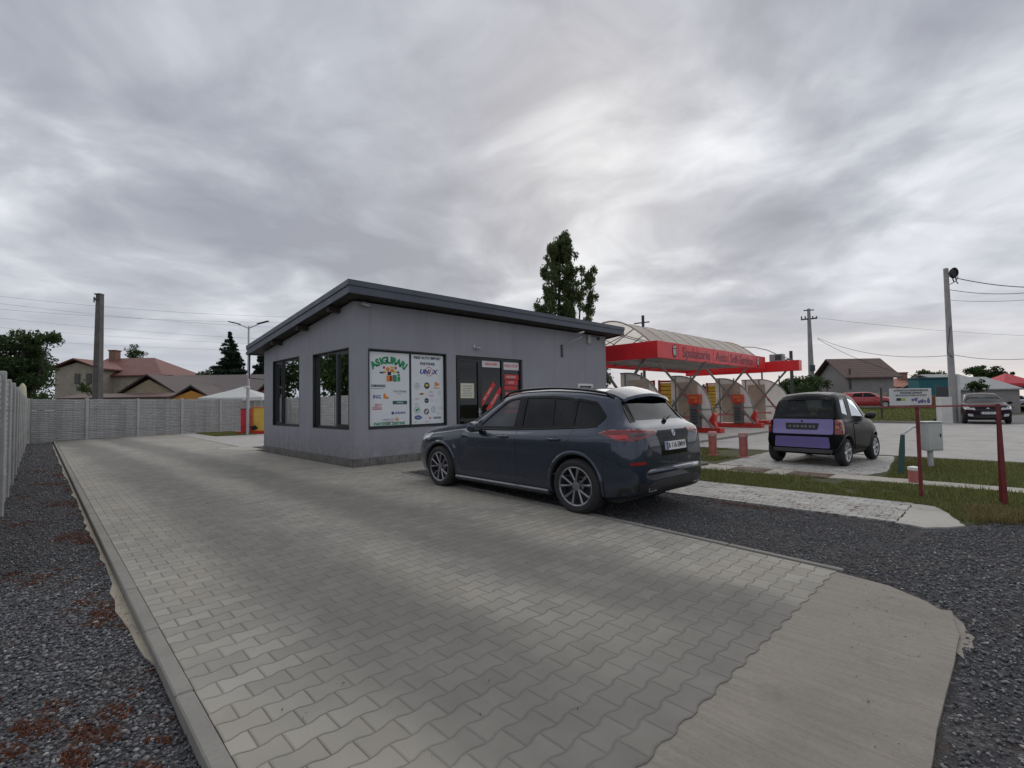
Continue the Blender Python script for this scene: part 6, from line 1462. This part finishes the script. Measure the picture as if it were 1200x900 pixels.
for (px, py, dd, r_, lab, arm) in ((929, 411, 50, .16, 'dark slim pole with a small lamp behind the far wash canopy', True), (756, 369, 60, .18, 'thin dark pole top with short bar rising behind the arched canopy roof', True), (894, 436, 55, .09, 'short thin grey post seen under the far canopy, left of the dark pole', False), (914, 440, 60, .08, 'short thin grey post seen under the far canopy, right one', False)):
    b = at_ground(px, dd, .4); z_ = top_z(px, py, dd)
    t = thing('pole', lab, 'pole', b, -YAW); q = MB(); q.tube([(0, 0, -.5), (0, 0, z_-.4)], r_, 8); q.build('shaft', mat('pole_dark', (.06, .06, .065), .7), t)
    if arm: q = MB(); q.bar((-1.1 if px < 800 else -.9, 0, z_-.4-1.0), (.8 if px < 800 else .1, 0, z_-.4-.8), .14); q.build('crossarm', mat('pole_dark', ()), t)
# left concrete pole and street lamp
D3 = 31; b3 = at_ground(114, D3); z3_ = top_z(115, 343, D3)
t = thing('concrete_pole', 'thick grey square concrete pole rising behind the left part of the back fence', 'pole', b3, -YAW)
q = MB(); M = Matrix.Rotation(R(.35), 4, 'Y'); q.add([M @ Vector((x, y, z)) for z, w in ((-.1, .21), (z3_, .145)) for x, y in ((-w, -w), (w, -w), (w, w), (-w, w))], [(3, 2, 1, 0), (4, 5, 6, 7), (0, 1, 5, 4), (1, 2, 6, 5), (2, 3, 7, 6), (3, 0, 4, 7)]); q.build('shaft', mat('weathered_pole', (.13, .12, .115), .85, var=.25, vs=2), t)
q = MB()
for z in (z3_-.08, z3_-.45, z3_*.47): q.cbox(-.19, -.19, z, .19, .19, z+.07, .01)
q.bar((-.35, 0, z3_-.3), (-.1, 0, z3_-.3), .06); q.tube([(-.32, 0, z3_-.55), (-.32, 0, z3_-.2)], .04, 6); q.build('steel_band', DGREY, t)
D4 = 26.5; b4 = at_ground(291, D4); z4_ = top_z(292, 381, D4)
t = thing('street_lamp', 'slim grey street lamp with two arms, left of the office', 'street lamp', b4, -YAW)
q = MB(); q.tube([(0, 0, 0), (0, 0, z4_-.05)], [.075, .045], 10); q.build('shaft', STEEL, t, smooth=True)
for sg in (-1, 1):
    q = MB(); q.tube([(0, 0, z4_-.15), (sg*.55, 0, z4_+.08)], .028, 6); a_ = q.build('arm', STEEL, t)
    q = MB(); q.cbox(-.32, -.1, -.03, .32, .1, .03, .02, Matrix.Translation((sg*.78, 0, z4_+.16)) @ Matrix.Rotation(-sg*R(14), 4, 'Y')); q.build('lamp_head', DGREY, a_)
t = thing('pole_fixture', 'short pale pipe with a small head standing in front of the street lamp', 'pipe', at_ground(290, 25.5), -YAW)
zz_ = top_z(290, 455, 25.5); q = MB(); q.tube([(0, 0, 0), (0, 0, zz_)], .06, 8); q.build('pipe', STEEL, t); q = MB(); q.cbox(-.16, -.1, zz_, .1, .1, zz_+.12, .02); q.build('head', mat('fixture_pale', (.6, .6, .6), .5), t)
def wire(a, b, sag, r=.012, label='thin overhead cable', group=None):
    a = Vector(a); b = Vector(b); pts = []
    for i in range(25): f = i/24; p = a.lerp(b, f); p.z -= sag*4*f*(1-f); pts.append(p)
    q = MB(); q.tube(pts, r, 4); o = q.build('cable', BLACK); tag(o, label, 'cable', group); return o
A3 = b3+Vector((0, 0, z3_-.2))
for i, (pl, pr, pyl, pyr) in enumerate(((-60, 300, 340, 372), (-60, 300, 348, 385), (-60, 300, 357, 378), (-60, 320, 366, 400), (-60, 320, 378, 405), (-60, 330, 392, 412))):
    dd = 46+i*3; wire(bearing(pl, pyl, dd), bearing(pr+60, pyr, dd+8), .5, .009, 'one of the faint parallel cables crossing the sky behind the thick concrete pole', 'parallel cables at the left')
top = b0+Vector((.3, 0, zt_-.35))
wire(top, bearing(1290, 332, 24), .4, .022, 'upper black cable running right from the cable coil of the tall pole')
wire(top+Vector((0, 0, -.75)), bearing(1290, 325, 24), .5, .015, 'second cable running right from just below the coil of the tall pole')
wire(top+Vector((-.1, 0, -1.35)), bearing(1290, 338, 24), .3, .009, 'third and thinnest cable running right from the tall pole')
pp_ = b1+Vector((0, 0, z1_-2.6-1.5))
wire(bearing(958, 396, 57), bearing(1118, 416, 40), .9, .02, 'long sagging cable from the distant power pole to the tall concrete pole')
wire(bearing(1118, 416, 40), bearing(1290, 402, 40), .8, .02, 'sagging cable continuing right behind the tall concrete pole')
wire(bearing(958, 397, 57), bearing(1100, 445, 50), .8, .02, 'thin cable dropping right from the power pole behind the brown-roofed house')
wire(bearing(955, 372, 57), bearing(1290, 395, 70), .6, .014, 'faint high cable from the power pole top to the right')

# ------------------------------------------------------------------ bins / vacuum stations left of the office
t = thing('vacuum_station', 'red and yellow car-vacuum cabinets on a red base left of the office', 'vacuum station', (8.62, 29.3, 0), -YAW)
q = MB(); q.cbox(-.75, -.4, 0, 1.6, .4, .16, .02); q.build('base', CURB, t)
q = MB(); q.cbox(-.62, -.28, .162, -.17, .28, 1.35, .02); rc_ = q.build('red_cabinet', mat('vac_red', (.55, .02, .03), .4), t); q = MB(); q.cbox(-.64, -.30, 1.352, -.15, .30, 1.40, .01); q.build('lid', BLACK, rc_)
q = MB(); q.cbox(.08, -.3, .162, 1.2, .3, 1.42, .02); yc_ = q.build('yellow_cabinet', mat('vac_yellow', (.70, .46, .08), .45), t); q = MB(); q.cbox(.03, -.34, .162, .078, .34, 1.46, .01); q.cbox(.08, -.34, 1.425, 1.22, .34, 1.47, .01); q.build('orange_edge', mat('vac_orange', (.65, .16, .03), .5), yc_)
h_ = MB(); h_.tube([(-.02, -.2, .36), (.05, -.35, .30), (.22, -.36, .42), (.30, -.33, .36), (.15, -.35, .28), (0, -.3, .40)], .075, 8); h_.build('hose', BLACK, t, smooth=True)

# ------------------------------------------------------------------ far houses
def gable_house(name, label, px0, px1, py_eave, py_ridge, depth, wall_m, roof_m, ridge_along=True, base=0.0, rot=0.0, dpt=6.0, over=.4, windows=(), cat='house', chim=None, hip=0.0):
    """house seen across px0..px1; ridge parallel to the view (False: gable faces us)"""
    a = bearing(px0, py_eave, depth); b = bearing(px1, py_eave, depth); w_ = (Vector((b.x-a.x, b.y-a.y))).length; mid = (a+b)/2
    ze = mid.z; zr_ = bearing((px0+px1)/2, py_ridge, depth+(dpt/2 if ridge_along else 0)).z
    t = thing(name, label, cat, (mid.x, mid.y, base), -YAW+rot); ze -= base; zr_ -= base
    if ridge_along:
        hw = w_/2-over; q = MB(); q.box(-hw, over, -.6, hw, dpt-over, ze+.02)
        q.add([(s*hw-(hip*.9 if s > 0 and y == dpt/2 else 0), y, z) for s in (-1, 1) for y, z in ((over, ze+.02), (dpt-over, ze+.02), (dpt/2, zr_-.25))], [(0, 1, 2), (3, 5, 4), (0, 2, 5, 3), (1, 4, 5, 2)])
        wl = q.build('wall', wall_m, t)
        q = MB(); th = .12
        for s in (0, 1):
            y0_, y1_ = (0, dpt/2) if s == 0 else (dpt, dpt/2)
            vs = [(x, y, z+e) for e in (0, th) for (y, z) in ((y0_, ze-.1), (y1_, zr_)) for x in (-w_/2, w_/2-(hip if y == y1_ else 0))]; q.add(vs, [(0, 1, 3, 2), (4, 6, 7, 5), (0, 4, 5, 1), (0, 2, 6, 4), (1, 5, 7, 3)])
        if hip: q.add([(w_/2, 0, ze-.1+th), (w_/2, dpt, ze-.1+th), (w_/2-hip, dpt/2, zr_+th)], [(0, 1, 2)])
        rf = q.build('roof', roof_m, t)
    else:
        hw = w_/2-over; q = MB(); q.box(-hw, over, -.6, hw, dpt, ze+.02); q.add([(x, y, z) for y in (over, dpt) for x, z in ((-hw, ze+.02), (hw, ze+.02), (0, zr_-.3))], [(0, 1, 2), (3, 5, 4)]); wl = q.build('wall', wall_m, t)
        q = MB(); th = .14
        for s in (-1, 1):
            vs = [(x, y, z+e) for e in (0, th) for y in (0, dpt) for x, z in ((s*w_/2, ze-.1), (0, zr_))]; q.add(vs, [(0, 1, 3, 2), (4, 6, 7, 5), (0, 2, 6, 4), (0, 4, 5, 1), (2, 3, 7, 6)])
        rf = q.build('roof', roof_m, t)
    for (u, z, ww, hh) in windows:
        x = -w_/2+u*w_; q = MB(); q.box(x-ww/2, over-.06, z, x+ww/2, over-.004, z+hh); f_ = q.build('window', mat('house_window_frame', (.10, .07, .055), .6), t); q = MB(); q.box(x-ww/2+.08, over-.075, z+.08, x+ww/2-.08, over-.062, z+hh-.08); q.build('pane', mat('house_glass', (.03, .035, .04), .1), f_)
    if chim:
        x = -w_/2+chim[0]*w_; q = MB(); q.cbox(x-.4, dpt/2-.9, ze, x+.4, dpt/2-.1, zr_+chim[1], .02); q.cbox(x-.48, dpt/2-.98, zr_+chim[1]+.002, x+.48, dpt/2-.02, zr_+chim[1]+.15, .02); q.build('chimney', mat('chimney_brick', (.22, .12, .09), .85, var=.3), rf)
    return t
CREAM = mat('cream_plaster', (.36, .32, .265), .9, var=.15, bump=.01); YEL = mat('yellow_plaster', (.42, .36, .24), .9); ORA = mat('orange_plaster', (.58, .27, .06), .85); GREYP = mat('grey_plaster', (.27, .255, .25), .9); GREYD = mat('grey_block_wall', (.17, .16, .165), .9, var=.2)
RRED = tile_roof_mat('red_tile', (.15, .052, .04), (.21, .08, .062)); RBR = tile_roof_mat('brown_tile', (.065, .044, .043), (.095, .067, .065)); RBR2 = tile_roof_mat('maroon_tile', (.085, .047, .04), (.13, .07, .058)); RGREY = tile_roof_mat('grey_sheet_roof', (.24, .25, .25), (.34, .35, .35)); RORA = tile_roof_mat('orange_tile', (.34, .13, .09), (.42, .18, .13))
gable_house('brick_house' if False else 'house', 'cream house with red tiled roof and two small windows behind the concrete pole', 54, 116, 432, 421, 52, CREAM, RRED, False, 0, 0, 9, .5, windows=((.52, 4.3, .6, 1.1), (.74, 4.3, .6, 1.1)), chim=None)
gable_house('house', 'long red tiled wing of the cream house, right of the thick concrete pole', 86, 190, 440, 421, 54, CREAM, RRED, True, 0, R(0), 9, .4, hip=4.2, windows=((.58, 1.5, .3, 2.6),), chim=(.13, .9))
gable_house('house', 'low cream gabled annex with dark roof edges, left of the orange gable', 136, 206, 461, 440, 40, YEL, RBR, False, 0, 0, 8, .3)
gable_house('house', 'long low house with wide brown tiled roof behind the back fence', 160, 316, 461, 441, 45, YEL, RBR, True, 0, R(2), 11, .3)
t = gable_house('orange_annex', 'small orange-walled annex under the brown roof behind the fence', 198, 248, 467, 453, 36.5, ORA, RBR, False, 0, 0, 3, .1)
gable_house('shed', 'grey lean-to with flat dark roof in front of the cream house', 66, 196, 466, 463, 37.5, GREYP, RBR2, True, 0, 0, 4, .1, cat='shed')
gable_house('garden_hut', 'small red wooden gabled hut just left of the office wall', 297, 327, 462, 449, 36, mat('red_boards', (.24, .06, .035), .8, var=.3), RBR2, False, 0, 0, 4, .15, cat='hut')
t = thing('gazebo', 'white fabric gazebo top showing over the back fence', 'gazebo', at_ground(284, 33), -YAW+R(8))
w_ = 1.9; ze = top_z(284, 466, 33); zp = top_z(284, 453, 33); q = MB(); n_ = 10; vs = []
for a in range(4):
    c0 = [(-w_, -w_), (w_, -w_), (w_, w_), (-w_, w_)][a]; c1 = [(-w_, -w_), (w_, -w_), (w_, w_), (-w_, w_)][(a+1) % 4]
    b_ = len(q.v); g_ = [(0, 0, zp)]
    for i in range(1, 6):
        f = i/5
        for j in range(7): e = j/6; x = (c0[0]+(c1[0]-c0[0])*e)*f; y = (c0[1]+(c1[1]-c0[1])*e)*f; g_.append((x, y, zp-(zp-ze)*f**.85+.05*math.sin(math.pi*e)*-f))
    q.add(g_, [(0, 1+j, 2+j) for j in range(6)]+[(1+i*7+j, 1+(i+1)*7+j, 2+(i+1)*7+j, 2+i*7+j) for i in range(4) for j in range(6)])
    q.quad((c0[0], c0[1], ze), (c1[0], c1[1], ze), (c1[0], c1[1], ze-.22), (c0[0], c0[1], ze-.22))
q.build('fabric_top', mat('gazebo_cloth', (.74, .75, .74), .8, var=.04, trans=.3), t, smooth=30, fix=False)
q = MB()
for x, y in ((-w_, -w_), (w_, -w_), (w_, w_), (-w_, w_)): q.tube([(x*.98, y*.98, 0), (x*.98, y*.98, ze-.02)], .03, 6)
q.build('legs', STEEL, t)
t = thing('folded_parasol', 'folded cream parasol just behind the left fence top', 'parasol', at_ground(26, 26), 0); z_ = top_z(26, 449, 26)
q = MB(); q.tube([(0, 0, .0), (0, 0, z_)], .03, 8); q.build('pole', WHITE, t); q = MB(); q.tube([(0, 0, z_-1.5), (0, 0, z_-.9), (0, 0, z_-.2), (0, 0, z_-.02)], [.10, .19, .15, .05], 10); q.build('canopy', mat('parasol_cream', (.58, .54, .40), .85), t, smooth=True)
# right-hand side
gable_house('house', 'unfinished-looking grey house with brown gabled roof across the yard', 990, 1058, 442, 421, 55, GREYP, RBR2, True, .4, R(0), 6.5, .6, windows=((.15, 2.0, .25, 2.4),))
gable_house('house', 'low orange-tiled house between the grey house and the teal shed', 1052, 1092, 453, 444, 60, mat('pink_plaster', (.42, .24, .18), .9), RORA, True, .5, R(-8), 7, .3, chim=(.6, .7))
t = thing('teal_shed', 'flat-roofed teal green shed behind the notice board', 'shed', at_ground(1094, 45, .4), -YAW)
z_ = top_z(1094, 444, 45)-.4; q = MB(); q.cbox(-1.3, 0, -.5, 1.6, 1.2, z_, .02)
for k in range(14): q.box(-1.29+k*.2, -.025, -.4, -1.24+k*.2, -.002, z_-.05)
q.build('wall', mat('teal_sheet', (.012, .14, .16), .5, var=.12), t); q = MB(); q.cbox(-1.4, -.12, z_+.003, 1.7, 1.3, z_+.15, .02); q.build('roof', mat('teal_dark', (.015, .08, .09), .6), t)
t = thing('wood_stack', 'reddish brick stack below the teal shed, right of the notice board', 'brick stack', at_ground(1097, 43, .3), -YAW)
q = MB(); z_ = top_z(1097, 466, 43)-.3
for i in range(7):
    for k in range(5): 
        if random.random() < .92: q.cbox(-.95+k*.38, random.uniform(-.03, .03), -.4+i*.24, -.60+k*.38, .5, -.18+i*.24, .015)
q.build('bricks', mat('stacked_brick', (.28, .13, .075), .85, var=.4, vs=4), t)
t = thing('metal_gate', 'dark grey solid gate leaf between the teal shed and the tall pole', 'gate', at_ground(1106, 33), -YAW)
q = MB(); q.cbox(-.42, 0, 0, .42, .06, top_z(1106, 453, 33), .01); q.build('leaf', mat('gate_grey', (.055, .055, .065), .6), t); q = MB(); q.cbox(-.5, -.04, 0, -.425, .08, top_z(1106, 451, 33), .01); q.cbox(.425, -.04, 0, .5, .08, top_z(1106, 451, 33), .01); q.build('gate_post', DGREY, t)
gable_house('house', 'long low building with pale grey roof behind the dark hatchback', 1120, 1196, 456, 443, 44, GREYP, RGREY, True, 0, R(-6), 8, .2)
gable_house('house', 'low house with slanting grey roof just right of the tall pole', 1112, 1160, 449, 439, 56, GREYD, RGREY, True, 0, R(0), 8, .2)
t = thing('red_tent', 'red pointed tent top at the right edge', 'tent', at_ground(1199, 62), -YAW); ze = top_z(1199, 449, 62); zp = top_z(1199, 436, 62)
q = MB(); w_ = 2.4; q.add([(0, 2, zp), (-w_, 0, ze), (w_, 0, ze), (w_, 4, ze), (-w_, 4, ze), (-w_, 0, ze-.4), (w_, 0, ze-.4), (w_, 4, ze-.4), (-w_, 4, ze-.4), (0, 2, zp+.5)], [(0, 1, 2), (0, 2, 3), (0, 3, 4), (0, 4, 1), (1, 5, 6, 2), (2, 6, 7, 3), (3, 7, 8, 4), (4, 8, 5, 1)]); q.build('tent_top', mat('tent_red', (.50, .03, .05), .6), t)
q = MB(); 
for x, y in ((-w_, 0), (w_, 0), (w_, 4), (-w_, 4)): q.tube([(x*.97, y, 0), (x*.97, y, ze)], .05, 6)
q.build('legs', STEEL, t)
# thin fence posts and low wall beyond the grass
for i, px in enumerate((970, 1033)):
    b = at_ground(px, 30 if i else 38, 0); t = thing('fence_post', 'thin dark metal post in the grass '+('left of the notice board' if i else 'behind the microcar roof'), 'post', b, 0)
    q = MB(); q.bar((0, 0, 0), (0, 0, top_z(px, 455 if i else 454, 30 if i else 38)), .10); q.build('shaft', mat('rust_post', (.07, .05, .05), .7), t)
    q = MB(); q.cbox(-.065, -.065, top_z(px, 455 if i else 454, 30 if i else 38), .065, .065, top_z(px, 455 if i else 454, 30 if i else 38)+.03, .01); q.build('cap', DGREY, t)
a = bearing(925, 462, 50); b = bearing(1040, 461, 50); q = MB(); d = Vector((b.x-a.x, b.y-a.y, 0)); q.cbox(0, 0, 0, d.length, .12, a.z-.3, .02); o = q.build('low_wall', mat('low_wall_pink', (.42, .36, .32), .85), None, (a.x, a.y, .3), math.atan2(d.y, d.x)); tag(o, 'low pale wall along the street in front of the brown-roofed grey house', 'wall')
a = bearing(-40, 470, 37)

# ------------------------------------------------------------------ trees
BARK = mat('bark', (.07, .055, .042), .9, var=.3, vs=6, bump=.02, bs=20)
LEAVES = {'dark': leaf_mat('dark_leaves', (.032, .056, .02), (.065, .10, .038), .4), 'mid': leaf_mat('mid_leaves', (.028, .048, .016), (.052, .082, .026), .3), 'pop': leaf_mat('poplar_leaves', (.06, .085, .034), (.12, .155, .07), .5), 'fir': leaf_mat('fir_needles', (.010, .022, .013), (.02, .038, .022), .1)}
def leaf_quads(P, size, flat_=.0, droop=0.0):
    k = len(P); s = size*rng.uniform(.6, 1.3, k)[:, None]
    a = rng.normal(0, 1, (k, 3)); a /= np.linalg.norm(a, axis=1)[:, None]; b = np.cross(a, rng.normal(0, 1, (k, 3))); b /= np.linalg.norm(b, axis=1)[:, None]
    a[:, 2] -= droop; V = np.stack([P-a*s, P-b*s*.5, P+a*s, P+b*s*.5], 1).reshape(-1, 3); F = np.arange(4*k).reshape(-1, 4); return V, F
def tree(name, label, cat, base, trunk, limbs, clumps, leaf, size, mat_, group=None, trunk_r=.2, droop=0):
    t = thing(name, label, cat, base, -YAW, group)
    q = MB()
    q.tube(trunk, [trunk_r*(1-.75*i/(len(trunk)-1)) for i in range(len(trunk))], 10)
    for l in limbs: q.tube(l, [trunk_r*.45*(1-.8*i/(len(l)-1))+.01 for i in range(len(l))], 6)
    q.build('trunk', BARK, t, smooth=True)
    Ps = []
    for (c, r_, k) in clumps:
        p = rng.normal(0, 1, (k, 3)); p /= np.linalg.norm(p, axis=1)[:, None]; rr = rng.random((k, 1))**.45; p = p*rr*np.array(r_)+np.array(c)
        # clumps keep some gaps
        f = np.sin(p[:, 0]*3.1+c[0])+np.sin(p[:, 1]*2.7+c[1]*3)+np.sin(p[:, 2]*3.7+c[2]*2); Ps.append(p[f > -1.15])
    V, F = leaf_quads(np.concatenate(Ps), size, droop=droop); o = link('crown', np_mesh('crown', V, F, LEAVES[mat_]), t); return t
def crown_clumps(cx, cz, rx, rz, k, n_, rmin, rmax, depth=None, seed=1):
    r_ = random.Random(seed); out = []; depth = depth or rx
    while len(out) < k:
        x, y, z = (r_.uniform(-1, 1) for _ in range(3)); 
        if x*x+y*y+z*z > 1: continue
        rr = r_.uniform(rmin, rmax); out.append(((cx+x*rx, y*depth, cz+z*rz), (rr, rr, rr*.75), int(n_*rr*rr)))
    return out
# left edge tree
D = 34; b = at_ground(24, D); sc_ = D/FOC; zb = lambda py: top_z(24, py, D)
cl = crown_clumps(-.9, zb(415), 2.0, 1.6, 44, 800, .4, .9, seed=3)+crown_clumps(1.5, zb(397), .85, .45, 14, 600, .3, .55, seed=5)+crown_clumps(.1, zb(440), 1.4, 1.2, 24, 800, .4, .9, seed=8)
tree('leafy_tree', 'broad dark green tree at the left edge beyond the fence', 'tree', b, [(0, 0, 0), (.1, 0, 1.8), (-.3, 0, 3.4), (-.5, 0, zb(400))], [[(0, 0, 1.8), (1.0, 0, 3.2), (1.9, 0, zb(398))], [(-.2, 0, 2.6), (-1.5, .3, 3.8), (-2.2, 0, zb(410))], [(-.3, 0, 3), (.4, -.5, 4.2), (.6, -.4, zb(388))]], cl, None, .10, 'dark', trunk_r=.28)
# poplar behind the office
D = 40; b = at_ground(664, D); X = lambda px: (px-664)/FOC*D; Z_ = lambda py: top_z(664, py, D)
cl = []
r_ = random.Random(11)
def col(pts, n_, per):
    for i in range(n_):
        f = i/(n_-1)*(len(pts)-1); j = min(int(f), len(pts)-2); e = f-j; px = pts[j][0]+(pts[j+1][0]-pts[j][0])*e; py = pts[j][1]+(pts[j+1][1]-pts[j][1])*e; w_ = pts[j][2]+(pts[j+1][2]-pts[j][2])*e
        for q_ in range(per): rr = r_.uniform(.28, .55); cl.append(((X(px)+r_.uniform(-w_, w_)*D/FOC, r_.uniform(-w_, w_)*D/FOC, Z_(py)+r_.uniform(-.3, .3)), (rr*.8, rr*.8, rr*1.35), int(820*rr*rr)))
col([(663, 277, 4), (658, 292, 12), (656, 315, 16), (657, 345, 15), (662, 375, 14), (664, 400, 10)], 26, 6); col([(672, 318, 8), (672, 345, 11), (670, 380, 12)], 9, 3)
col([(664, 290, 5), (672, 297, 6), (668, 320, 5)], 5, 2); col([(686, 315, 7), (682, 335, 12), (680, 365, 12), (676, 390, 9)], 9, 2); col([(698, 318, 3), (694, 330, 4)], 3, 1)
col([(698, 345, 4), (694, 360, 5), (688, 378, 6)], 5, 2); col([(636, 358, 5), (645, 362, 4), (632, 361, 3)], 4, 2)
tree('poplar', 'tall wind-blown poplar rising behind the office roof', 'tree', b, [(0, 0, 0), (-.2, 0, 5), (-.5, 0, 8), (-.3, 0, Z_(280))], [[(0, 0, 3), (1.0, 0, 6), (1.5, 0, Z_(320))], [(0, 0, 3.5), (1.6, .2, 6.5), (2.3, 0, Z_(348))], [(-.1, 0, 5), (-1.2, 0, 7), (-1.8, 0, Z_(360))]], cl, None, .12, 'pop', trunk_r=.3, droop=.5)
def fir(label, px, pt, pb, D, hw, mat_='fir', name='fir_tree', base_z=0, seed=1):
    b = at_ground(px, D, base_z); zt_ = top_z(px, pt, D)-base_z; zb_ = max(.5, top_z(px, pb, D)-base_z-1.0); W_ = hw*D/FOC; cl = []; r_ = random.Random(seed); limbs = []
    for i in range(16):
        f = i/15; z = zb_+(zt_-zb_)*f; rad = W_*(1-f)**.8+.1
        for k in range(7 if f < .8 else 3):
            a = r_.uniform(0, 6.28); rr = rad*r_.uniform(.45, 1.05); cl.append(((rr*math.cos(a)*.75, rr*math.sin(a)*.75, z-rr*.12), (rad*.38+.12, rad*.38+.12, .26), int(60+200*rad*rad*.3)))
        limbs.append([(0, 0, z), (rad*.8*math.cos(i*2.4), rad*.8*math.sin(i*2.4), z-rad*.15)])
    return tree(name, label, 'tree', b, [(0, 0, 0), (0, 0, zt_*.6), (0, 0, zt_)], limbs, cl, None, .12*D/50+.02, mat_, trunk_r=.2, droop=.3)
fir('dark conical fir behind the brown-roofed house, left of the street lamp', 269, 391, 445, 58, 26, seed=4)
fir('dark fir partly hidden behind the office eaves, right of the street lamp', 311, 402, 450, 55, 20, seed=6)
D = 75; b = at_ground(156, D); tree('leafy_tree', 'small dark tree rising above the red tiled roof', 'tree', b, [(0, 0, 0), (0, 0, 4), (0, 0, 7)], [[(0, 0, 4), (1, 0, 6.5)], [(0, 0, 4), (-1, 0, 6)]], crown_clumps(0, top_z(156, 413, D), 1.5, 1.1, 16, 200, .4, .8, seed=2), None, .15, 'dark', trunk_r=.25)
D = 60; b = at_ground(243, D); tree('bush', 'low green bush at the foot of the dark fir', 'bush', b, [(0, 0, 0), (0, 0, 1.5), (0, 0, 3)], [], crown_clumps(0, top_z(243, 437, D), 1.3, .9, 10, 180, .4, .8, seed=12), None, .15, 'mid', trunk_r=.12)
D = 33; b = at_ground(103, D); tree('ivy_bush', 'dark climbing bush beside the foot of the thick concrete pole', 'bush', b, [(0, 0, 0), (.1, 0, 1), (.1, 0, 1.8)], [], crown_clumps(0, top_z(103, 455, D), .65, .6, 14, 420, .22, .42, seed=14), None, .08, 'mid', trunk_r=.08)
for px, py, D, rx, rz, lab, sd_, mt in ((948, 452, 56, 2.2, 1.3, 'dark green bushy tree around the foot of the distant power pole', 21, 'dark'), (921, 455, 64, 1.6, 1.2, 'dark bush between the far wash canopy and the power pole', 22, 'dark'), (1088, 441, 66, 1.5, .9, 'round dark tree behind the teal shed', 23, 'dark'), (1150, 437, 75, 2.2, .9, 'wide green tree behind the grey roofs at right', 24, 'mid'), (1146, 452, 39, .5, .45, 'small bush in front of the pale grey roof', 25, 'mid'), (1168, 441, 90, 2.5, .9, 'faint distant tree left of the red tent', 26, 'mid'), (690, 440, 60, 3, 1.5, 'tree glimpsed under the nearest red canopy', 27, 'dark'), (1188, 449, 70, 1.4, .7, 'small tree beside the red tent', 28, 'dark')):
    b = at_ground(px, D); zc_ = top_z(px, py, D); tree('leafy_tree', lab, 'tree', b, [(0, 0, 0), (0, 0, zc_*.6), (0, 0, zc_)], [[(0, 0, zc_*.5), (rx*.5, 0, zc_)], [(0, 0, zc_*.5), (-rx*.5, 0, zc_)]], crown_clumps(0, zc_, rx, rz, 16, 260, .4*rz, .95*rz, seed=sd_), None, .045+.0022*D, mt, trunk_r=.15)
for i, (px, D, lab) in enumerate(((350, 90, 'distant tree line behind the office'), (20, 75, 'distant tree behind the left edge tree'), (800, 95, 'distant tree behind the wash'))):
    b = at_ground(px, D); tree('leafy_tree', lab, 'tree', b, [(0, 0, 0), (0, 0, 2), (0, 0, 4)], [], crown_clumps(0, 3.2, 4.5, 1.5, 22, 60, .9, 1.6, seed=40+i), None, .25, 'dark', trunk_r=.2)
# small litter of dead leaves on the paving
P = np.concatenate([np.stack([rng.uniform(.7, 4.6, 60), rng.uniform(1.2, 9, 60)], 1)]); V, F = leaf_quads(np.concatenate([P, np.full((len(P), 1), .012)], 1), .010); V[:, 2] = np.clip(V[:, 2], .006, .02)
tag(link('fallen_leaves', np_mesh('fallen_leaves', V, F, mat('dead_leaf', (.10, .07, .04), .8))), 'few tiny dead leaves scattered on the grey pavers', 'leaves', kind='stuff')

for i, (x, y, lab) in enumerate(((-9, 38, 'leafy tree beyond the left fence, nearer the camera, seen only as a reflection in the office windows'), (-12, 49, 'leafy tree beyond the left fence, farther one, seen only as a reflection in the office windows'), (-8, 58, 'leafy tree beyond the left fence near the back corner, seen only in reflection'))):
    tree('leafy_tree', ' '.join(lab.split()[:16]), 'tree', Vector((x, y, 0)), [(0, 0, 0), (0, 0, 2.5), (0, 0, 5)], [[(0, 0, 2), (1.5, 0, 4.5)], [(0, 0, 2), (-1.5, 0, 4)]], crown_clumps(0, 4.8, 3.8, 3.2, 50, 90, .9, 1.6, seed=60+i), None, .22, 'mid', trunk_r=.2)
